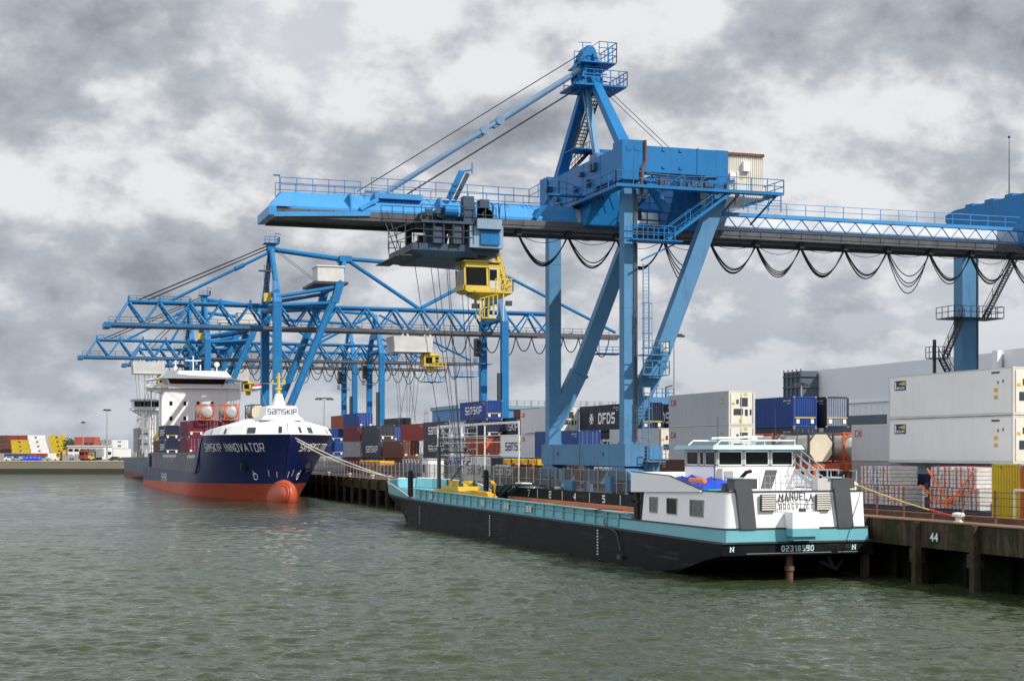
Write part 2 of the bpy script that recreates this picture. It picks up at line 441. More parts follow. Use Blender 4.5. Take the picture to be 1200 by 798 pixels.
class MB:
    """collects shapes and links them as one mesh object"""

    def __init__(s):
        s.v, s.f, s.m, s.mi = [], [], [], 0

    def use(s, k):
        s.mi = k
        return s

    def face(s, pts):
        n = len(s.v)
        s.v += [Vector(p) for p in pts]
        s.f.append(tuple(range(n, n + len(pts))))
        s.m.append(s.mi)

    def box(s, x0, x1, y0, y1, z0, z1):
        s.hexa([(x0, y0, z0), (x1, y0, z0), (x1, y1, z0), (x0, y1, z0)], [(x0, y0, z1), (x1, y0, z1), (x1, y1, z1), (x0, y1, z1)])
        return s

    def hexa(s, lo, hi):
        n = len(s.v)
        k = len(lo)
        s.v += [Vector(p) for p in lo] + [Vector(p) for p in hi]
        s.f.append(tuple(n + i for i in reversed(range(k))))
        s.f.append(tuple(n + k + i for i in range(k)))
        for i in range(k):
            j = (i + 1) % k
            s.f.append((n + i, n + j, n + k + j, n + k + i))
        s.m += [s.mi] * (k + 2)
        return s

    def frame(s, a, b, up):
        d = (b - a).normalized()
        up = Vector(up) if up is not None else Vector((0, 0, 1))
        if abs(d.dot(up.normalized())) > 0.99:
            up = Vector((0, 1, 0)) if abs(d.y) < 0.9 else Vector((1, 0, 0))
        side = d.cross(up).normalized()
        return side, side.cross(d).normalized()

    def beam(s, a, b, w, h, up=None, w2=None, h2=None):
        a, b = Vector(a), Vector(b)
        sd, u = s.frame(a, b, up)
        w2 = w if w2 is None else w2
        h2 = h if h2 is None else h2
        lo = [a - sd * w / 2 - u * h / 2, a + sd * w / 2 - u * h / 2, a + sd * w / 2 + u * h / 2, a - sd * w / 2 + u * h / 2]
        hi = [b - sd * w2 / 2 - u * h2 / 2, b + sd * w2 / 2 - u * h2 / 2, b + sd * w2 / 2 + u * h2 / 2, b - sd * w2 / 2 + u * h2 / 2]
        s.hexa(lo, hi)
        return s

    def tube(s, a, b, r, r2=None, n=8):
        a, b = Vector(a), Vector(b)
        r2 = r if r2 is None else r2
        sd, u = s.frame(a, b, None)
        ring = [(math.cos(2 * PI * (i + .5) / n), math.sin(2 * PI * (i + .5) / n)) for i in range(n)]
        s.hexa([a + sd * c * r + u * t * r for c, t in ring], [b + sd * c * r2 + u * t * r2 for c, t in ring])
        return s

    def path(s, pts, r, n=5):
        pts = [Vector(p) for p in pts]
        rings = []
        for i, p in enumerate(pts):
            d = (pts[min(i + 1, len(pts) - 1)] - pts[max(i - 1, 0)]).normalized()
            sd, u = s.frame(p, p + d, None)
            rings.append([p + sd * math.cos(2 * PI * k / n) * r + u * math.sin(2 * PI * k / n) * r for k in range(n)])
        s.loft(rings, True, True)
        return s

    def loft(s, rings, closed=False, caps=False, matf=None):
        n0 = len(s.v)
        k = len(rings[0])
        for rg in rings:
            s.v += [Vector(p) for p in rg]
        for i in range(len(rings) - 1):
            for j in range(k if closed else k - 1):
                j2 = (j + 1) % k
                s.f.append((n0 + i * k + j, n0 + i * k + j2, n0 + (i + 1) * k + j2, n0 + (i + 1) * k + j))
                s.m.append(matf(i, j) if matf else s.mi)
        if caps:
            s.f.append(tuple(n0 + j for j in reversed(range(k)))); s.m.append(s.mi)
            s.f.append(tuple(n0 + (len(rings) - 1) * k + j for j in range(k))); s.m.append(s.mi)
        return s

    def ball(s, c, rx, ry=None, rz=None, nu=10, nv=6):
        ry = rx if ry is None else ry
        rz = rx if rz is None else rz
        rings = []
        for i in range(1, nv):
            t = PI * i / nv
            rings.append([(c[0] + rx * math.sin(t) * math.cos(2 * PI * k / nu), c[1] + ry * math.sin(t) * math.sin(2 * PI * k / nu), c[2] - rz * math.cos(t)) for k in range(nu)])
        s.loft(rings, True, True)
        return s

    def prism_x(s, yz, x0, x1):
        s.hexa([(x0, y, z) for y, z in yz], [(x1, y, z) for y, z in yz]); return s

    def prism_y(s, xz, y0, y1):
        s.hexa([(x, y0, z) for x, z in xz], [(x, y1, z) for x, z in xz]); return s

    def prism_z(s, xy, z0, z1):
        s.hexa([(x, y, z0) for x, y in xy], [(x, y, z1) for x, y in xy]); return s

    def railing(s, pts, h=1.1, step=1.5, r=0.03, rails=(0.5, 1.0)):
        pts = [Vector(p) for p in pts]
        for a, b in zip(pts[:-1], pts[1:]):
            L = (b - a).length
            n = max(1, round(L / step))
            for k in range(n + 1):
                p = a.lerp(b, k / n)
                s.beam(p, p + Vector((0, 0, h)), r * 2, r * 2)
            for q in rails:
                o = Vector((0, 0, h * q))
                s.beam(a + o, b + o, r * 2, r * 2)
        return s

    def stairs(s, a, b, width, side, n=None, rail=True):
        """a flight from a up to b, `side` is the horizontal direction of its width"""
        a, b, side = Vector(a), Vector(b), Vector(side).normalized() * width / 2
        for sg in (-1, 1):
            s.beam(a + side * sg, b + side * sg, 0.06, 0.22)
            if rail:
                o = Vector((0, 0, 1.0))
                s.beam(a + side * sg + o, b + side * sg + o, 0.05, 0.05)
                s.beam(a + side * sg + o * .5, b + side * sg + o * .5, 0.04, 0.04)
                for k in range(4):
                    p = a.lerp(b, k / 3) + side * sg
                    s.beam(p, p + o, 0.05, 0.05)
        n = n or max(3, round((b.z - a.z) / 0.28))
        for k in range(n):
            p = a.lerp(b, (k + .5) / n)
            s.beam(p - side, p + side, 0.25, 0.05)
        return s

    def islands(s):
        """the separate shapes collected so far, each as a collector of its own"""
        root = list(range(len(s.v)))

        def find(i):
            while root[i] != i:
                root[i] = root[root[i]]
                i = root[i]
            return i
        for f in s.f:
            for k in f[1:]:
                root[find(f[0])] = find(k)
        out = {}
        for f, mt in zip(s.f, s.m):
            q = out.setdefault(find(f[0]), (MB(), {}))
            for i in f:
                if i not in q[1]:
                    q[1][i] = len(q[0].v); q[0].v.append(s.v[i])
            q[0].f.append(tuple(q[1][i] for i in f)); q[0].m.append(mt)
        return [q[0] for q in out.values()]

    def build(s, name, mats, parent=None, smooth=False, recalc=False, loc=None):
        if parent is not None and name in EACH:
            isl = s.islands()
            if len(isl) > 1:
                return [q.build_one(name, mats, parent, smooth, recalc, loc) for q in isl][0]
        return s.build_one(name, mats, parent, smooth, recalc, loc)

    def build_one(s, name, mats, parent=None, smooth=False, recalc=False, loc=None):
        mats = mats if isinstance(mats, (list, tuple)) else [mats]
        if parent is not None:
            o_loc = wloc(parent)
        elif loc is not None:
            o_loc = Vector(loc)
        else:
            xs = [p.x for p in s.v]; ys = [p.y for p in s.v]; zs = [p.z for p in s.v]
            o_loc = Vector(((min(xs) + max(xs)) / 2, (min(ys) + max(ys)) / 2, min(zs)))
        me = bpy.data.meshes.new(name)
        me.from_pydata([tuple(p - o_loc) for p in s.v], [], s.f)
        for m in mats:
            me.materials.append(m)
        me.polygons.foreach_set('material_index', s.m)
        if smooth:
            me.polygons.foreach_set('use_smooth', [True] * len(me.polygons))
        me.update()
        if recalc:
            bm = bmesh.new(); bm.from_mesh(me)
            bmesh.ops.remove_doubles(bm, verts=bm.verts, dist=0.0005)
            bmesh.ops.recalc_face_normals(bm, faces=bm.faces)
            bm.to_mesh(me); bm.free()
        if smooth:
            me.set_sharp_from_angle(angle=math.radians(38))
        o = bpy.data.objects.new(name, me)
        COL.objects.link(o)
        if parent is not None:
            o.parent = parent
        else:
            o.location = o_loc
        return o


def wloc(o):
    p = Vector((0, 0, 0))
    while o is not None:
        p += o.location
        o = o.parent
    return p


def tag(o, label=None, cat=None, group=None, kind=None):
    for k, val in (('label', label), ('category', cat), ('group', group), ('kind', kind)):
        if val:
            o[k] = val
    return o


def thing(name, loc, label, cat, group=None):
    o = bpy.data.objects.new(name, None)
    o.empty_display_size = 0.3
    o.location = loc
    COL.objects.link(o)
    return tag(o, label, cat, group)


def copy_tree(o, parent=None):
    c = o.copy()
    COL.objects.link(c)
    c.parent = parent
    for ch in o.children:
        copy_tree(ch, c)
    return c


def along(px, x):
    """distance along the quay of the point that the sight line of photo column px meets on the plane at inland distance x"""
    t = (px - 600) / 1800
    return x * (CA - t * SA) / (SA + t * CA)


# ------------------------------------------------------------------ lettering
GL = {
    's': [[(1, 1), (0, 1), (0, .5), (1, .5), (1, 0), (0, 0)]],
    'a': [[(0, 1), (1, 1), (1, 0), (0, 0), (0, .5), (1, .5)]],
    'm': [[(0, 0), (0, 1), (1.5, 1), (1.5, 0)], [(.75, 1), (.75, 0)]],
    'k': [[(0, 0), (0, 1)], [(1, 1), (.15, .5), (1, 0)]],
    'i': [[(0, 0), (0, 1)]],
    'p': [[(0, 0), (0, 1), (1, 1), (1, .42), (0, .42)]],
    'A': [[(0, 0), (.5, 1), (1, 0)], [(.2, .36), (.8, .36)]],
    'B': [[(0, 0), (0, 1), (.8, 1), (.9, .75), (.8, .52), (0, .52)], [(.8, .52), (1, .26), (.8, 0), (0, 0)]],
    'C': [[(1, 1), (.15, 1), (0, .85), (0, .15), (.15, 0), (1, 0)]],
    'D': [[(0, 0), (0, 1), (.75, 1), (1, .75), (1, .25), (.75, 0), (0, 0)]],
    'E': [[(1, 1), (0, 1), (0, 0), (1, 0)], [(0, .5), (.8, .5)]],
    'F': [[(0, 0), (0, 1), (1, 1)], [(0, .5), (.85, .5)]],
    'G': [[(1, 1), (0, 1), (0, 0), (1, 0), (1, .5), (.5, .5)]],
    'I': [[(0, 0), (0, 1)]],
    'K': [[(0, 0), (0, 1)], [(1, 1), (.15, .5), (1, 0)]],
    'L': [[(0, 1), (0, 0), (1, 0)]],
    'M': [[(0, 0), (0, 1), (.6, .4), (1.2, 1), (1.2, 0)]],
    'N': [[(0, 0), (0, 1), (1, 0), (1, 1)]],
    'O': [[(0, 0), (0, 1), (1, 1), (1, 0), (0, 0)]],
    'P': [[(0, 0), (0, 1), (1, 1), (1, .45), (0, .45)]],
    'R': [[(0, 0), (0, 1), (1, 1), (1, .45), (0, .45)], [(.5, .45), (1, 0)]],
    'S': [[(1, 1), (.15, 1), (0, .85), (0, .6), (.15, .5), (.85, .5), (1, .4), (1, .15), (.85, 0), (0, 0)]],
    'T': [[(0, 1), (1, 1)], [(.5, 1), (.5, 0)]],
    'V': [[(0, 1), (.5, 0), (1, 1)]],
    '2': [[(0, 1), (1, 1), (1, .5), (0, .5), (0, 0), (1, 0)]],
    '4': [[(.8, 0), (.8, 1), (0, .35), (1.05, .35)]],
    '5': [[(1, 1), (0, 1), (0, .55), (.9, .55), (1, .45), (1, 0), (0, 0)]],
    '7': [[(0, 1), (1, 1), (.4, 0)]],
    'U': [[(0, 1), (0, .2), (.2, 0), (.8, 0), (1, .2), (1, 1)]],
    'H': [[(0, 0), (0, 1)], [(1, 0), (1, 1)], [(0, .5), (1, .5)]],
    '0': [[(.2, 0), (0, .2), (0, .8), (.2, 1), (.8, 1), (1, .8), (1, .2), (.8, 0), (.2, 0)]],
    '1': [[(.1, .8), (.5, 1), (.5, 0)]],
    '3': [[(0, 1), (1, 1), (1, .5), (.3, .5)], [(1, .5), (1, 0), (0, 0)]],
    '8': [[(.1, 0), (0, .25), (.1, .5), (.1, .9), (.25, 1), (.75, 1), (.9, .9), (.9, .5), (1, .25), (.9, 0), (.1, 0)], [(.1, .5), (.9, .5)]],
    '9': [[(1, .5), (0, .5), (0, 1), (1, 1), (1, 0), (.1, 0)]],
    '+': [[(.5, 0), (.5, 1)], [(0, .5), (1, .5)]],
}


def strokes(m, text, org, xd, zd, h, w=None, t=None, gap=None, fit=None, serif=0.0, arc=0.0):
    """block letters as thin strokes on the plane through org; xd reads along, zd is up; they stand 4 mm proud and more"""
    w = w or h * 0.62
    t = t or h * 0.17
    gap = gap or t * 1.9
    xd, zd = Vector(xd).normalized(), Vector(zd).normalized()
    nrm = xd.cross(zd).normalized()
    org = Vector(org)

    def width(c):
        if c == ' ':
            return w * .55
        return w * max(x for p in GL[c] for x, y in p)
    total = sum(width(c) + gap for c in text) - gap
    k = 1.0 if fit is None else fit / total
    cur = 0.0
    n = 0
    for c in text:
        if c != ' ':
            mid = (cur + width(c) / 2) / total - .5
            lift = zd * arc * (1 - 4 * mid * mid)
            for pl in GL[c]:
                if serif and pl[0] != pl[-1]:
                    for x, y in (pl[0], pl[-1]):
                        if y in (0, 1):
                            p = org + lift + xd * (cur + x * w) * k + zd * (y * (h - t) + t / 2) + nrm * (0.004 + 0.0006 * (n % 12))
                            m.face([p - xd * serif - zd * t * .32, p + xd * serif - zd * t * .32, p + xd * serif + zd * t * .32, p - xd * serif + zd * t * .32])
                            n += 1
                for (x0, y0), (x1, y1) in zip(pl[:-1], pl[1:]):
                    a = lift + org + xd * (cur + x0 * w) * k + zd * (y0 * (h - t) + t / 2)
                    b = lift + org + xd * (cur + x1 * w) * k + zd * (y1 * (h - t) + t / 2)
                    d = (b - a).normalized()
                    sd = d.cross(nrm).normalized() * t / 2
                    off = nrm * (0.004 + 0.0006 * (n % 12))
                    a2, b2 = a - d * t / 2 + off, b + d * t / 2 + off
                    m.face([a2 - sd, b2 - sd, b2 + sd, a2 + sd])
                    n += 1
        cur += width(c) + gap
    return total * k
# ------------------------------------------------------------------ the setting: water, quay, far bank
QX = 45.6          # face of the quay
QZ = 3.29          # its top

def water_sheet():
    """the harbour: wind ripples as real waves, the mesh finer where it lies nearer"""
    rn = np.random.default_rng(5)
    ds = [18.0]
    while ds[-1] < 620:
        ds.append(ds[-1] * (1.0021 if ds[-1] < 190 else 1.005) + 0.02)
    ds = np.array(ds)
    th = HEAD + np.linspace(-math.radians(33), math.radians(33), 430)
    R, T = np.meshgrid(ds, th, indexing='ij')
    X, Y = R * np.sin(T), R * np.cos(T)
    cell = np.maximum(R * (th[1] - th[0]) * .6, R * np.where(R < 190, 0.0021, 0.005) + 0.02)
    Z = np.zeros_like(X)
    patch = 1 + 0.35 * np.sin(X * .031 + 1.3 * np.sin(Y * .017)) * np.sin(Y * .023 + 1.1 * np.sin(X * .019 + 2))
    wind = HEAD + math.radians(9)
    for k in range(90):
        lam = 0.42 * (13.0 ** (rn.random() ** 1.3))
        a = wind + rn.normal(0, 0.45)
        kx, ky = 2 * math.pi / lam * math.sin(a), 2 * math.pi / lam * math.cos(a)
        slope = WAVE_SLOPE * (1.0 if lam < 1.6 else 0.42)
        amp = slope * lam / (2 * math.pi)
        fade = np.clip((lam / cell - 2.2) / 1.6, 0, 1)
        ph = kx * X + ky * Y + rn.uniform(0, 6.283) + .6 * np.sin(X * .07 + k) * np.sin(Y * .06 + k * 2)
        Z += amp * fade * patch * (np.sin(ph) + .18 * np.cos(2 * ph))
    edge = np.clip((600 - R) / 60, 0, 1) * np.clip((R - 18) / 4, 0, 1)
    Z *= edge
    n, k = X.shape
    co = np.stack([X, Y, Z], -1).reshape(-1, 3)
    i = np.arange(n * k).reshape(n, k)
    q = np.stack([i[:-1, :-1], i[:-1, 1:], i[1:, 1:], i[1:, :-1]], -1).reshape(-1, 4)
    # flat skirt out to the horizon and behind the viewer
    base = len(co)
    ring_ = np.concatenate([i[0, :], i[1:, -1], i[-1, ::-1][1:], i[::-1, 0][1:-1]])
    c0 = np.array([X.mean(), 250.0])
    out = []
    for j in ring_:
        v = co[j, :2] - c0
        v = v / np.linalg.norm(v)
        out.append([c0[0] + v[0] * 3200, c0[1] + v[1] * 3200, 0.0])
    co = np.concatenate([co, np.array(out)])
    m_ = len(ring_)
    o = base + np.arange(m_)
    q2 = np.stack([ring_, o, np.roll(o, -1), np.roll(ring_, -1)], -1)
    q = np.concatenate([q[:, ::-1], q2])
    me = bpy.data.meshes.new('water')
    me.vertices.add(len(co)); me.vertices.foreach_set('co', co.astype(np.float32).ravel())
    me.loops.add(q.size); me.loops.foreach_set('vertex_index', q.astype(np.int32).ravel())
    me.polygons.add(len(q)); me.polygons.foreach_set('loop_start', np.arange(0, q.size, 4, dtype=np.int32))
    me.polygons.foreach_set('use_smooth', np.ones(len(q), dtype=bool))
    me.update(calc_edges=True); me.validate()
    bm = bmesh.new(); bm.from_mesh(me); bmesh.ops.recalc_face_normals(bm, faces=bm.faces)
    if sum(f.normal.z for f in list(bm.faces)[:50]) < 0:
        bmesh.ops.reverse_faces(bm, faces=bm.faces)
    bm.to_mesh(me); bm.free()
    me.materials.append(water_mat())
    o = bpy.data.objects.new('water', me)
    COL.objects.link(o)
    return o


WAVE_SLOPE = 0.034
water = tag(water_sheet(), kind='structure')

gm = MB()
gm.box(47.6, 900, -60, 900, -1.5, QZ)
tag(gm.build('terminal_ground', asphalt), kind='structure')
rm = MB()
for x in (47.85, 92.0):
    for dx in (-0.06, 0.0):
        pass
    rm.box(x - 0.04, x + 0.04, 20, 470, QZ + 0.002, QZ + 0.10)
tag(rm.build('crane_rail_track', rust_m), kind='structure')

qw = thing('quay_wall', (QX, 60, 0), 'long dark quay wall with rusty cap and wet timber piles along the water', 'quay wall')
m = MB()
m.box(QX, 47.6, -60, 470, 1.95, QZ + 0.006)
m.build('concrete_beam', quay_conc, qw)
m = MB()
m.box(QX - 0.06, 46.9, -60, 470, QZ + 0.01, QZ + 0.075)
m.build('cap', quay_top, qw)
m = MB()
m.box(47.2, 47.59, -60, 470, -1.4, 1.94)
for k in range(90):
    y = 40 + k * 3.4
    m.tube((46.75, y, -1.3), (46.75, y, 1.94), 0.22, n=6)
m.build('back_wall', quay_shade, qw)
pm = None
for k in range(66):
    y = 59.6 + k * 5.1
    if pm is None:
        m = MB()
        m.prism_y([(QX - .38, -1.2), (QX - .015, -1.2), (QX - .015, 3.2), (QX - .12, 3.34), (QX - .32, 3.3), (QX - .38, 3.05)], y - .2, y + .2)
        m.box(QX - .02, QX + .5, y + .21, y + .95, 1.2, 1.9)
        pm = m.build('fender_pile', timber, qw)
        py0 = y
    else:
        c = pm.copy(); COL.objects.link(c)
        c.location = (0, y - py0, random.uniform(-.08, .05))
m = MB()
m.box(QX - .05, QX - .004, 67.95, 68.85, 2.28, 2.80)
m.use(1)
strokes(m, '44', (QX - .05, 68.72, 2.32), (0, -1, 0), (0, 0, 1), 0.44, t=.085, fit=.62)
m.build('number_board', [letter_black, letter_white], qw)


def bollard(y, x=46.25, label=None, mat=None):
    t = thing('mooring_bollard', (x, y, QZ + .07), label, 'bollard', 'mooring bollards on the quay edge')
    m = MB()
    rings = []
    for r, z in ((.24, 0), (.24, .04), (.15, .07), (.14, .2), (.2, .26), (.31, .3), (.31, .42), (.22, .48), (.04, .5)):
        rings.append([(x + r * math.cos(2 * PI * k / 12), y + r * 1.15 * math.sin(2 * PI * k / 12), QZ + .07 + z) for k in range(12)])
    m.loft(rings, True, True)
    m.build('post', mat or cream, t, smooth=True)
    return t


bollard(67.3, label='cream bollard on the quay edge holding the yellow barge rope')
bol2 = bollard(along(456, 46.25), label='pale bollard on the quay cap holding the two pale ship ropes')
bollard(along(437, 46.25), label='small pale bollard just beyond the one with the ship ropes')
bollard(along(410, 46.25), label='small pale bollard on the quay edge under the grey container')
bollard(along(385, 46.25), label='farthest pale bollard on the quay edge, close to the ship bow')
bollard(along(654, 46.25), label='pale bollard at the foot of the far crane leg')
bollard(along(618, 46.25), label='pale bollard on the quay behind the barge hold number 7')

# fences
fx = 47.1
y_a, y_b = along(735, fx), along(372, fx)
fn = thing('wire_fence', (fx, y_a, QZ), 'long chain link fence along the quay in front of the containers', 'fence')
m = MB()
m.face([(fx, y_a, QZ + .1), (fx, y_b, QZ + .1), (fx, y_b, QZ + 2.1), (fx, y_a, QZ + 2.1)])
m.build('wire_mesh', wire_mesh, fn)
m = MB()
for z in (.12, 1.1, 2.1):
    m.beam((fx, y_a, QZ + z), (fx, y_b, QZ + z), .035, .035)
m.build('rail', galv, fn)
pst = None
npost = 62
for k in range(npost + 1):
    y = y_a + (y_b - y_a) * k / npost
    if pst is None:
        m = MB(); m.tube((fx - .06, y, QZ), (fx - .06, y, QZ + 2.25), .045, n=6)
        pst = m.build('post', galv, fn); y0 = y
    else:
        c = pst.copy(); COL.objects.link(c); c.location = (0, y - y0, 0)
rf = thing('rail_fence', (fx - .1, 55, QZ), 'rusty post and wire railing along the quay edge beside the yellow container', 'railing')
m = MB()
for z in (.5, .95, 1.35, 1.62):
    m.beam((fx - .1, 50, QZ + z), (fx - .1, y_a - 1, QZ + z), .03, .03)
m.build('wire', rust_m, rf)
pst = None
for k in range(18):
    y = 51.5 + k * 2.75
    if pst is None:
        m = MB(); m.beam((fx - .1, y, QZ), (fx - .1, y, QZ + 1.72), .09, .09)
        pst = m.build('post', rust_m, rf); y0 = y
    else:
        c = pst.copy(); COL.objects.link(c); c.location = (0, y - y0, 0)
m = MB()
m.box(fx + .2, fx + .55, 50, y_a - 1, QZ, QZ + .34)
m.build('kerb', rust_m, rf)

# ------------------------------------------------------------------ the barge at the quay
BX, BH = 40.6, 4.52
TR = 73.7     # transom
bg = thing('cargo_barge', (BX, 110, 0), 'long black and turquoise inland barge with white stern house, moored at the quay', 'barge')
STA = [  # y, half width at deck, half width at waterline, lowest z, deck z
    (73.7, 4.52, 4.45, 1.42, 2.12), (76, 4.52, 4.40, 1.0, 2.12), (79, 4.52, 4.40, .35, 2.14), (82.5, 4.52, 4.45, -.6, 2.16), (88, 4.52, 4.5, -.8, 2.2),
    (100, 4.52, 4.5, -.8, 2.26), (115, 4.52, 4.5, -.8, 2.33), (130, 4.52, 4.5, -.8, 2.4), (140, 4.5, 4.45, -.8, 2.5), (143.5, 4.48, 4.1, -.8, 2.58),
    (146.5, 4.42, 3.4, -.8, 2.68), (149, 4.2, 2.5, -.8, 2.8), (151.2, 3.75, 1.5, -.8, 2.92), (153.2, 2.9, .8, -.8, 3.04), (154.6, 1.8, .35, -.8, 3.12), (155.4, .35, .1, -.8, 3.18)]


def ring(st):
    y, hd, hw, zb, zd = st
    zm = max(zb + .05, .95)
    yw = min(y, 142 + (y - 142) * .30) if y > 142 else y       # the stem rakes back under the deck
    pts = []
    for sg in (-1, 1):
        half = [(BX + sg * hd, y, zd), (BX + sg * hd, y - .02, zd - .28), (BX + sg * (hd * .5 + hw * .5), (y + yw) / 2, zm), (BX + sg * hw, yw, max(zb, 0)), (BX + sg * hw * .9, yw, zb)]
        pts += half if sg < 0 else half[::-1]
    return pts


m = MB()
m.loft([ring(st) for st in STA], False, False)
r0 = ring(STA[0])
m.face(r0[::-1])
m.build('hull', hull_black, bg, recalc=True)
m = MB()
for sg in (-1, 1):
    for i in range(len(STA) - 1):
        a, b = STA[i], STA[i + 1]
        m.beam((BX + sg * (a[1] + .03), a[0], a[4] - .03), (BX + sg * (b[1] + .03), b[0], b[4] - .03), .1, .12)
m.beam((BX - 4.55, TR - .04, 2.09), (BX + 4.55, TR - .04, 2.09), .1, .1)
m.build('rubbing_strake', dark_steel, bg)
m = MB()
m.loft([[(BX - st[1] + .06, st[0], st[4] - .02), (BX + st[1] - .06, st[0], st[4] - .02)] for st in STA])
m.build('deck', teal, bg)


# turquoise band round the stern
def band(z0, z1, off0, off1, y_end, cham=0.5):
    """outline of the stern at two heights; the corners are cut"""
    def o(off):
        h = BH + off
        yt = TR - off
        return [(BX - h, y_end), (BX - h, yt + cham), (BX - h + cham * .45, yt), (BX + h - cham * .45, yt), (BX + h, yt + cham), (BX + h, y_end)]
    return [(x, y, z0) for x, y in o(off0)], [(x, y, z1) for x, y in o(off1)]


m = MB()
lo, hi = band(2.13, 2.84, .015, -.03, 88)
m.loft([lo, hi])
m.loft([hi, [(x + (BX - x) * .03, y + (.15 if y < 75 else 0), 2.85) for x, y, z in hi]])
m.build('stern_bulwark', teal, bg, recalc=True)
m = MB()
for a, b in zip(hi[:-1], hi[1:]):
    m.beam(a, b, .09, .08)
m.build('bulwark_cap', dark_steel, bg)
m = MB()
bow = [st for st in STA if st[0] >= 140]
for sg in (-1, 1):
    m.loft([[(BX + sg * st[1], st[0], st[4] + .02), (BX + sg * (st[1] + .12), st[0] + .1, st[4] + (.2 + .75 * min(1, (st[0] - 140) / 6)))] for st in bow])
    m.loft([[(BX + sg * (st[1] - .16), st[0] - .1, st[4] + .02), (BX + sg * (st[1] - .04), st[0], st[4] + (.2 + .75 * min(1, (st[0] - 140) / 6)))] for st in bow])
m.loft([[(BX - .35, 155.4, 3.2), (BX - .47, 155.5, 4.13)], [(BX + .35, 155.4, 3.2), (BX + .47, 155.5, 4.13)]])
m.build('bow_bulwark', teal, bg)
m = MB()
for sg in (-1, 1):
    pts = [(BX + sg * (st[1] + .04), st[0] + .05, st[4] + .2 + .75 * min(1, (st[0] - 140) / 6) + .03) for st in bow]
    m.path(pts, .07)
m.build('bulwark_rail', white_paint, bg)

# hold and coamings
HY0, HY1 = 87.2, 139.5
m = MB()
cx0 = BX - 4.05
n = 26
for i in range(n):
    ya, yb = HY0 + (HY1 - HY0) * i / n, HY0 + (HY1 - HY0) * (i + 1) / n
    za, zb = 2.18 + .3 * i / n, 2.18 + .3 * (i + 1) / n
    m.hexa([(cx0, ya, za), (cx0 + .12, ya, za), (cx0 + .12, yb, zb), (cx0, yb, zb)], [(cx0 + .05, ya, za + .9), (cx0 + .17, ya, za + .9), (cx0 + .17, yb, zb + .9), (cx0 + .05, yb, zb + .9)])
    m.beam((cx0 - .06, ya, za + .02), (cx0 - .01, ya, za + .86), .1, .12)
    m.beam((cx0 - .03, ya, za + .62), (cx0 - .03, yb, zb + .62), .1, .05)
m.beam((cx0 - .02, HY0, 3.12), (cx0 - .02, HY1, 3.42), .3, .08)
m.beam((cx0 - .2, HY0, 2.2), (cx0 - .2, HY1, 2.5), .12, .1)
m.build('near_coaming', teal, bg)
m = MB()
for y, w in ((106.4, 1.2), (111.7, 1.2), (117.9, .9), (133.6, 1.0)):
    z = 2.2 + .3 * (y - HY0) / (HY1 - HY0)
    m.box(cx0 - .1, cx0 - .07, y - w / 2, y - .06, z + .2, z + .68)
    m.box(cx0 - .1, cx0 - .07, y + .06, y + w / 2, z + .2, z + .68)
m.build('name_plate', light_grey, bg)
m = MB()
m.box(BX - 3.9, BX + 3.55, HY0, 136, 2.0, 2.06)
m.box(BX + 3.3, BX + 3.5, HY0, 134, 2.06, 2.86)
m.box(BX + 2.2, BX + 3.3, HY0, 126, 2.06, 2.55)
m.build('hold_floor', hold_orange, bg)
m = MB()
m.box(BX + 3.58, BX + 3.8, HY0, HY1, 2.06, 3.72)
m.box(BX + 3.5, BX + 3.578, HY0, HY1, 2.80, 3.70)
m.box(BX - 3.9, BX + 3.5, 134.8, 135.0, 2.06, 3.2)
m.build('far_coaming', hull_black, bg)
m = MB()
for px, dig in ((620, '7'), (645, '2'), (674, '4'), (708, '5')):
    y = along(px, BX + 3.5)
    strokes(m, dig, (BX + 3.5, y + .32, 2.98), (0, -1, 0), (0, 0, 1), .58, w=.45, t=.10)
for px in (630, 659, 691, 727):
    y = along(px, BX + 3.5)
    m.box(BX + 3.485, BX + 3.497, y - .04, y + .04, 2.9, 3.66)
m.build('hold_number', letter_white, bg)
m = MB()
for y in (along(578, BX + 3.5), along(655, BX + 3.5)):
    m.box(BX + 2.7, BX + 3.4, y - .8, y + .8, 2.56, 2.66)
m.build('yellow_stop', yellow_paint, bg)
# white and black fittings on the far side of the bow
m = MB()
m.box(BX + 3.2, BX + 4.2, 127, 132.5, 3.72, 3.95)
m.box(BX + 3.0, BX + 3.9, 129.0, 131.0, 3.96, 4.15)
m.build('fender_cushion', white_paint, bg)
m = MB()
for k in range(4):
    m.path([(BX + 2.2 + k * .5, 133.5, 3.2), (BX + 2.2 + k * .5, 131.5 - .5 * k, 3.9), (BX + 2.6 + k * .4, 128 - k, 4.0)], .12, 6)
m.build('hose', black_rubber, bg)
# draught marks along the side
m = MB()
for px in (573.5, 700):
    y = along(px, BX - 4.56)
    for k in range(9):
        m.box(BX - 4.56, BX - 4.53, y - .09, y + .09, .35 + k * .19, .43 + k * .19)
y = along(492, BX - 4.5)
for k in range(7):
    m.box(BX - 4.53, BX - 4.50, y - .08, y + .08, .4 + k * .24, .46 + k * .24)
m.build('draught_scale', letter_white, bg)
m = MB()
m.path([(BX - 4.4, 90.6, 3.1), (BX - 4.62, 90.3, 2.4), (BX - 4.62, 88.2, 1.9), (BX - 4.62, 87.6, .8)], .05)
m.path([(BX - 4.3, 94.5, 3.0), (BX - 4.4, 91, 3.3), (BX - 4.3, 88, 3.35)], .035)
m.box(BX - 4.75, BX - 4.55, 87.3, 87.9, .35, .6)
m.build('anchor_chain', dark_steel, bg)


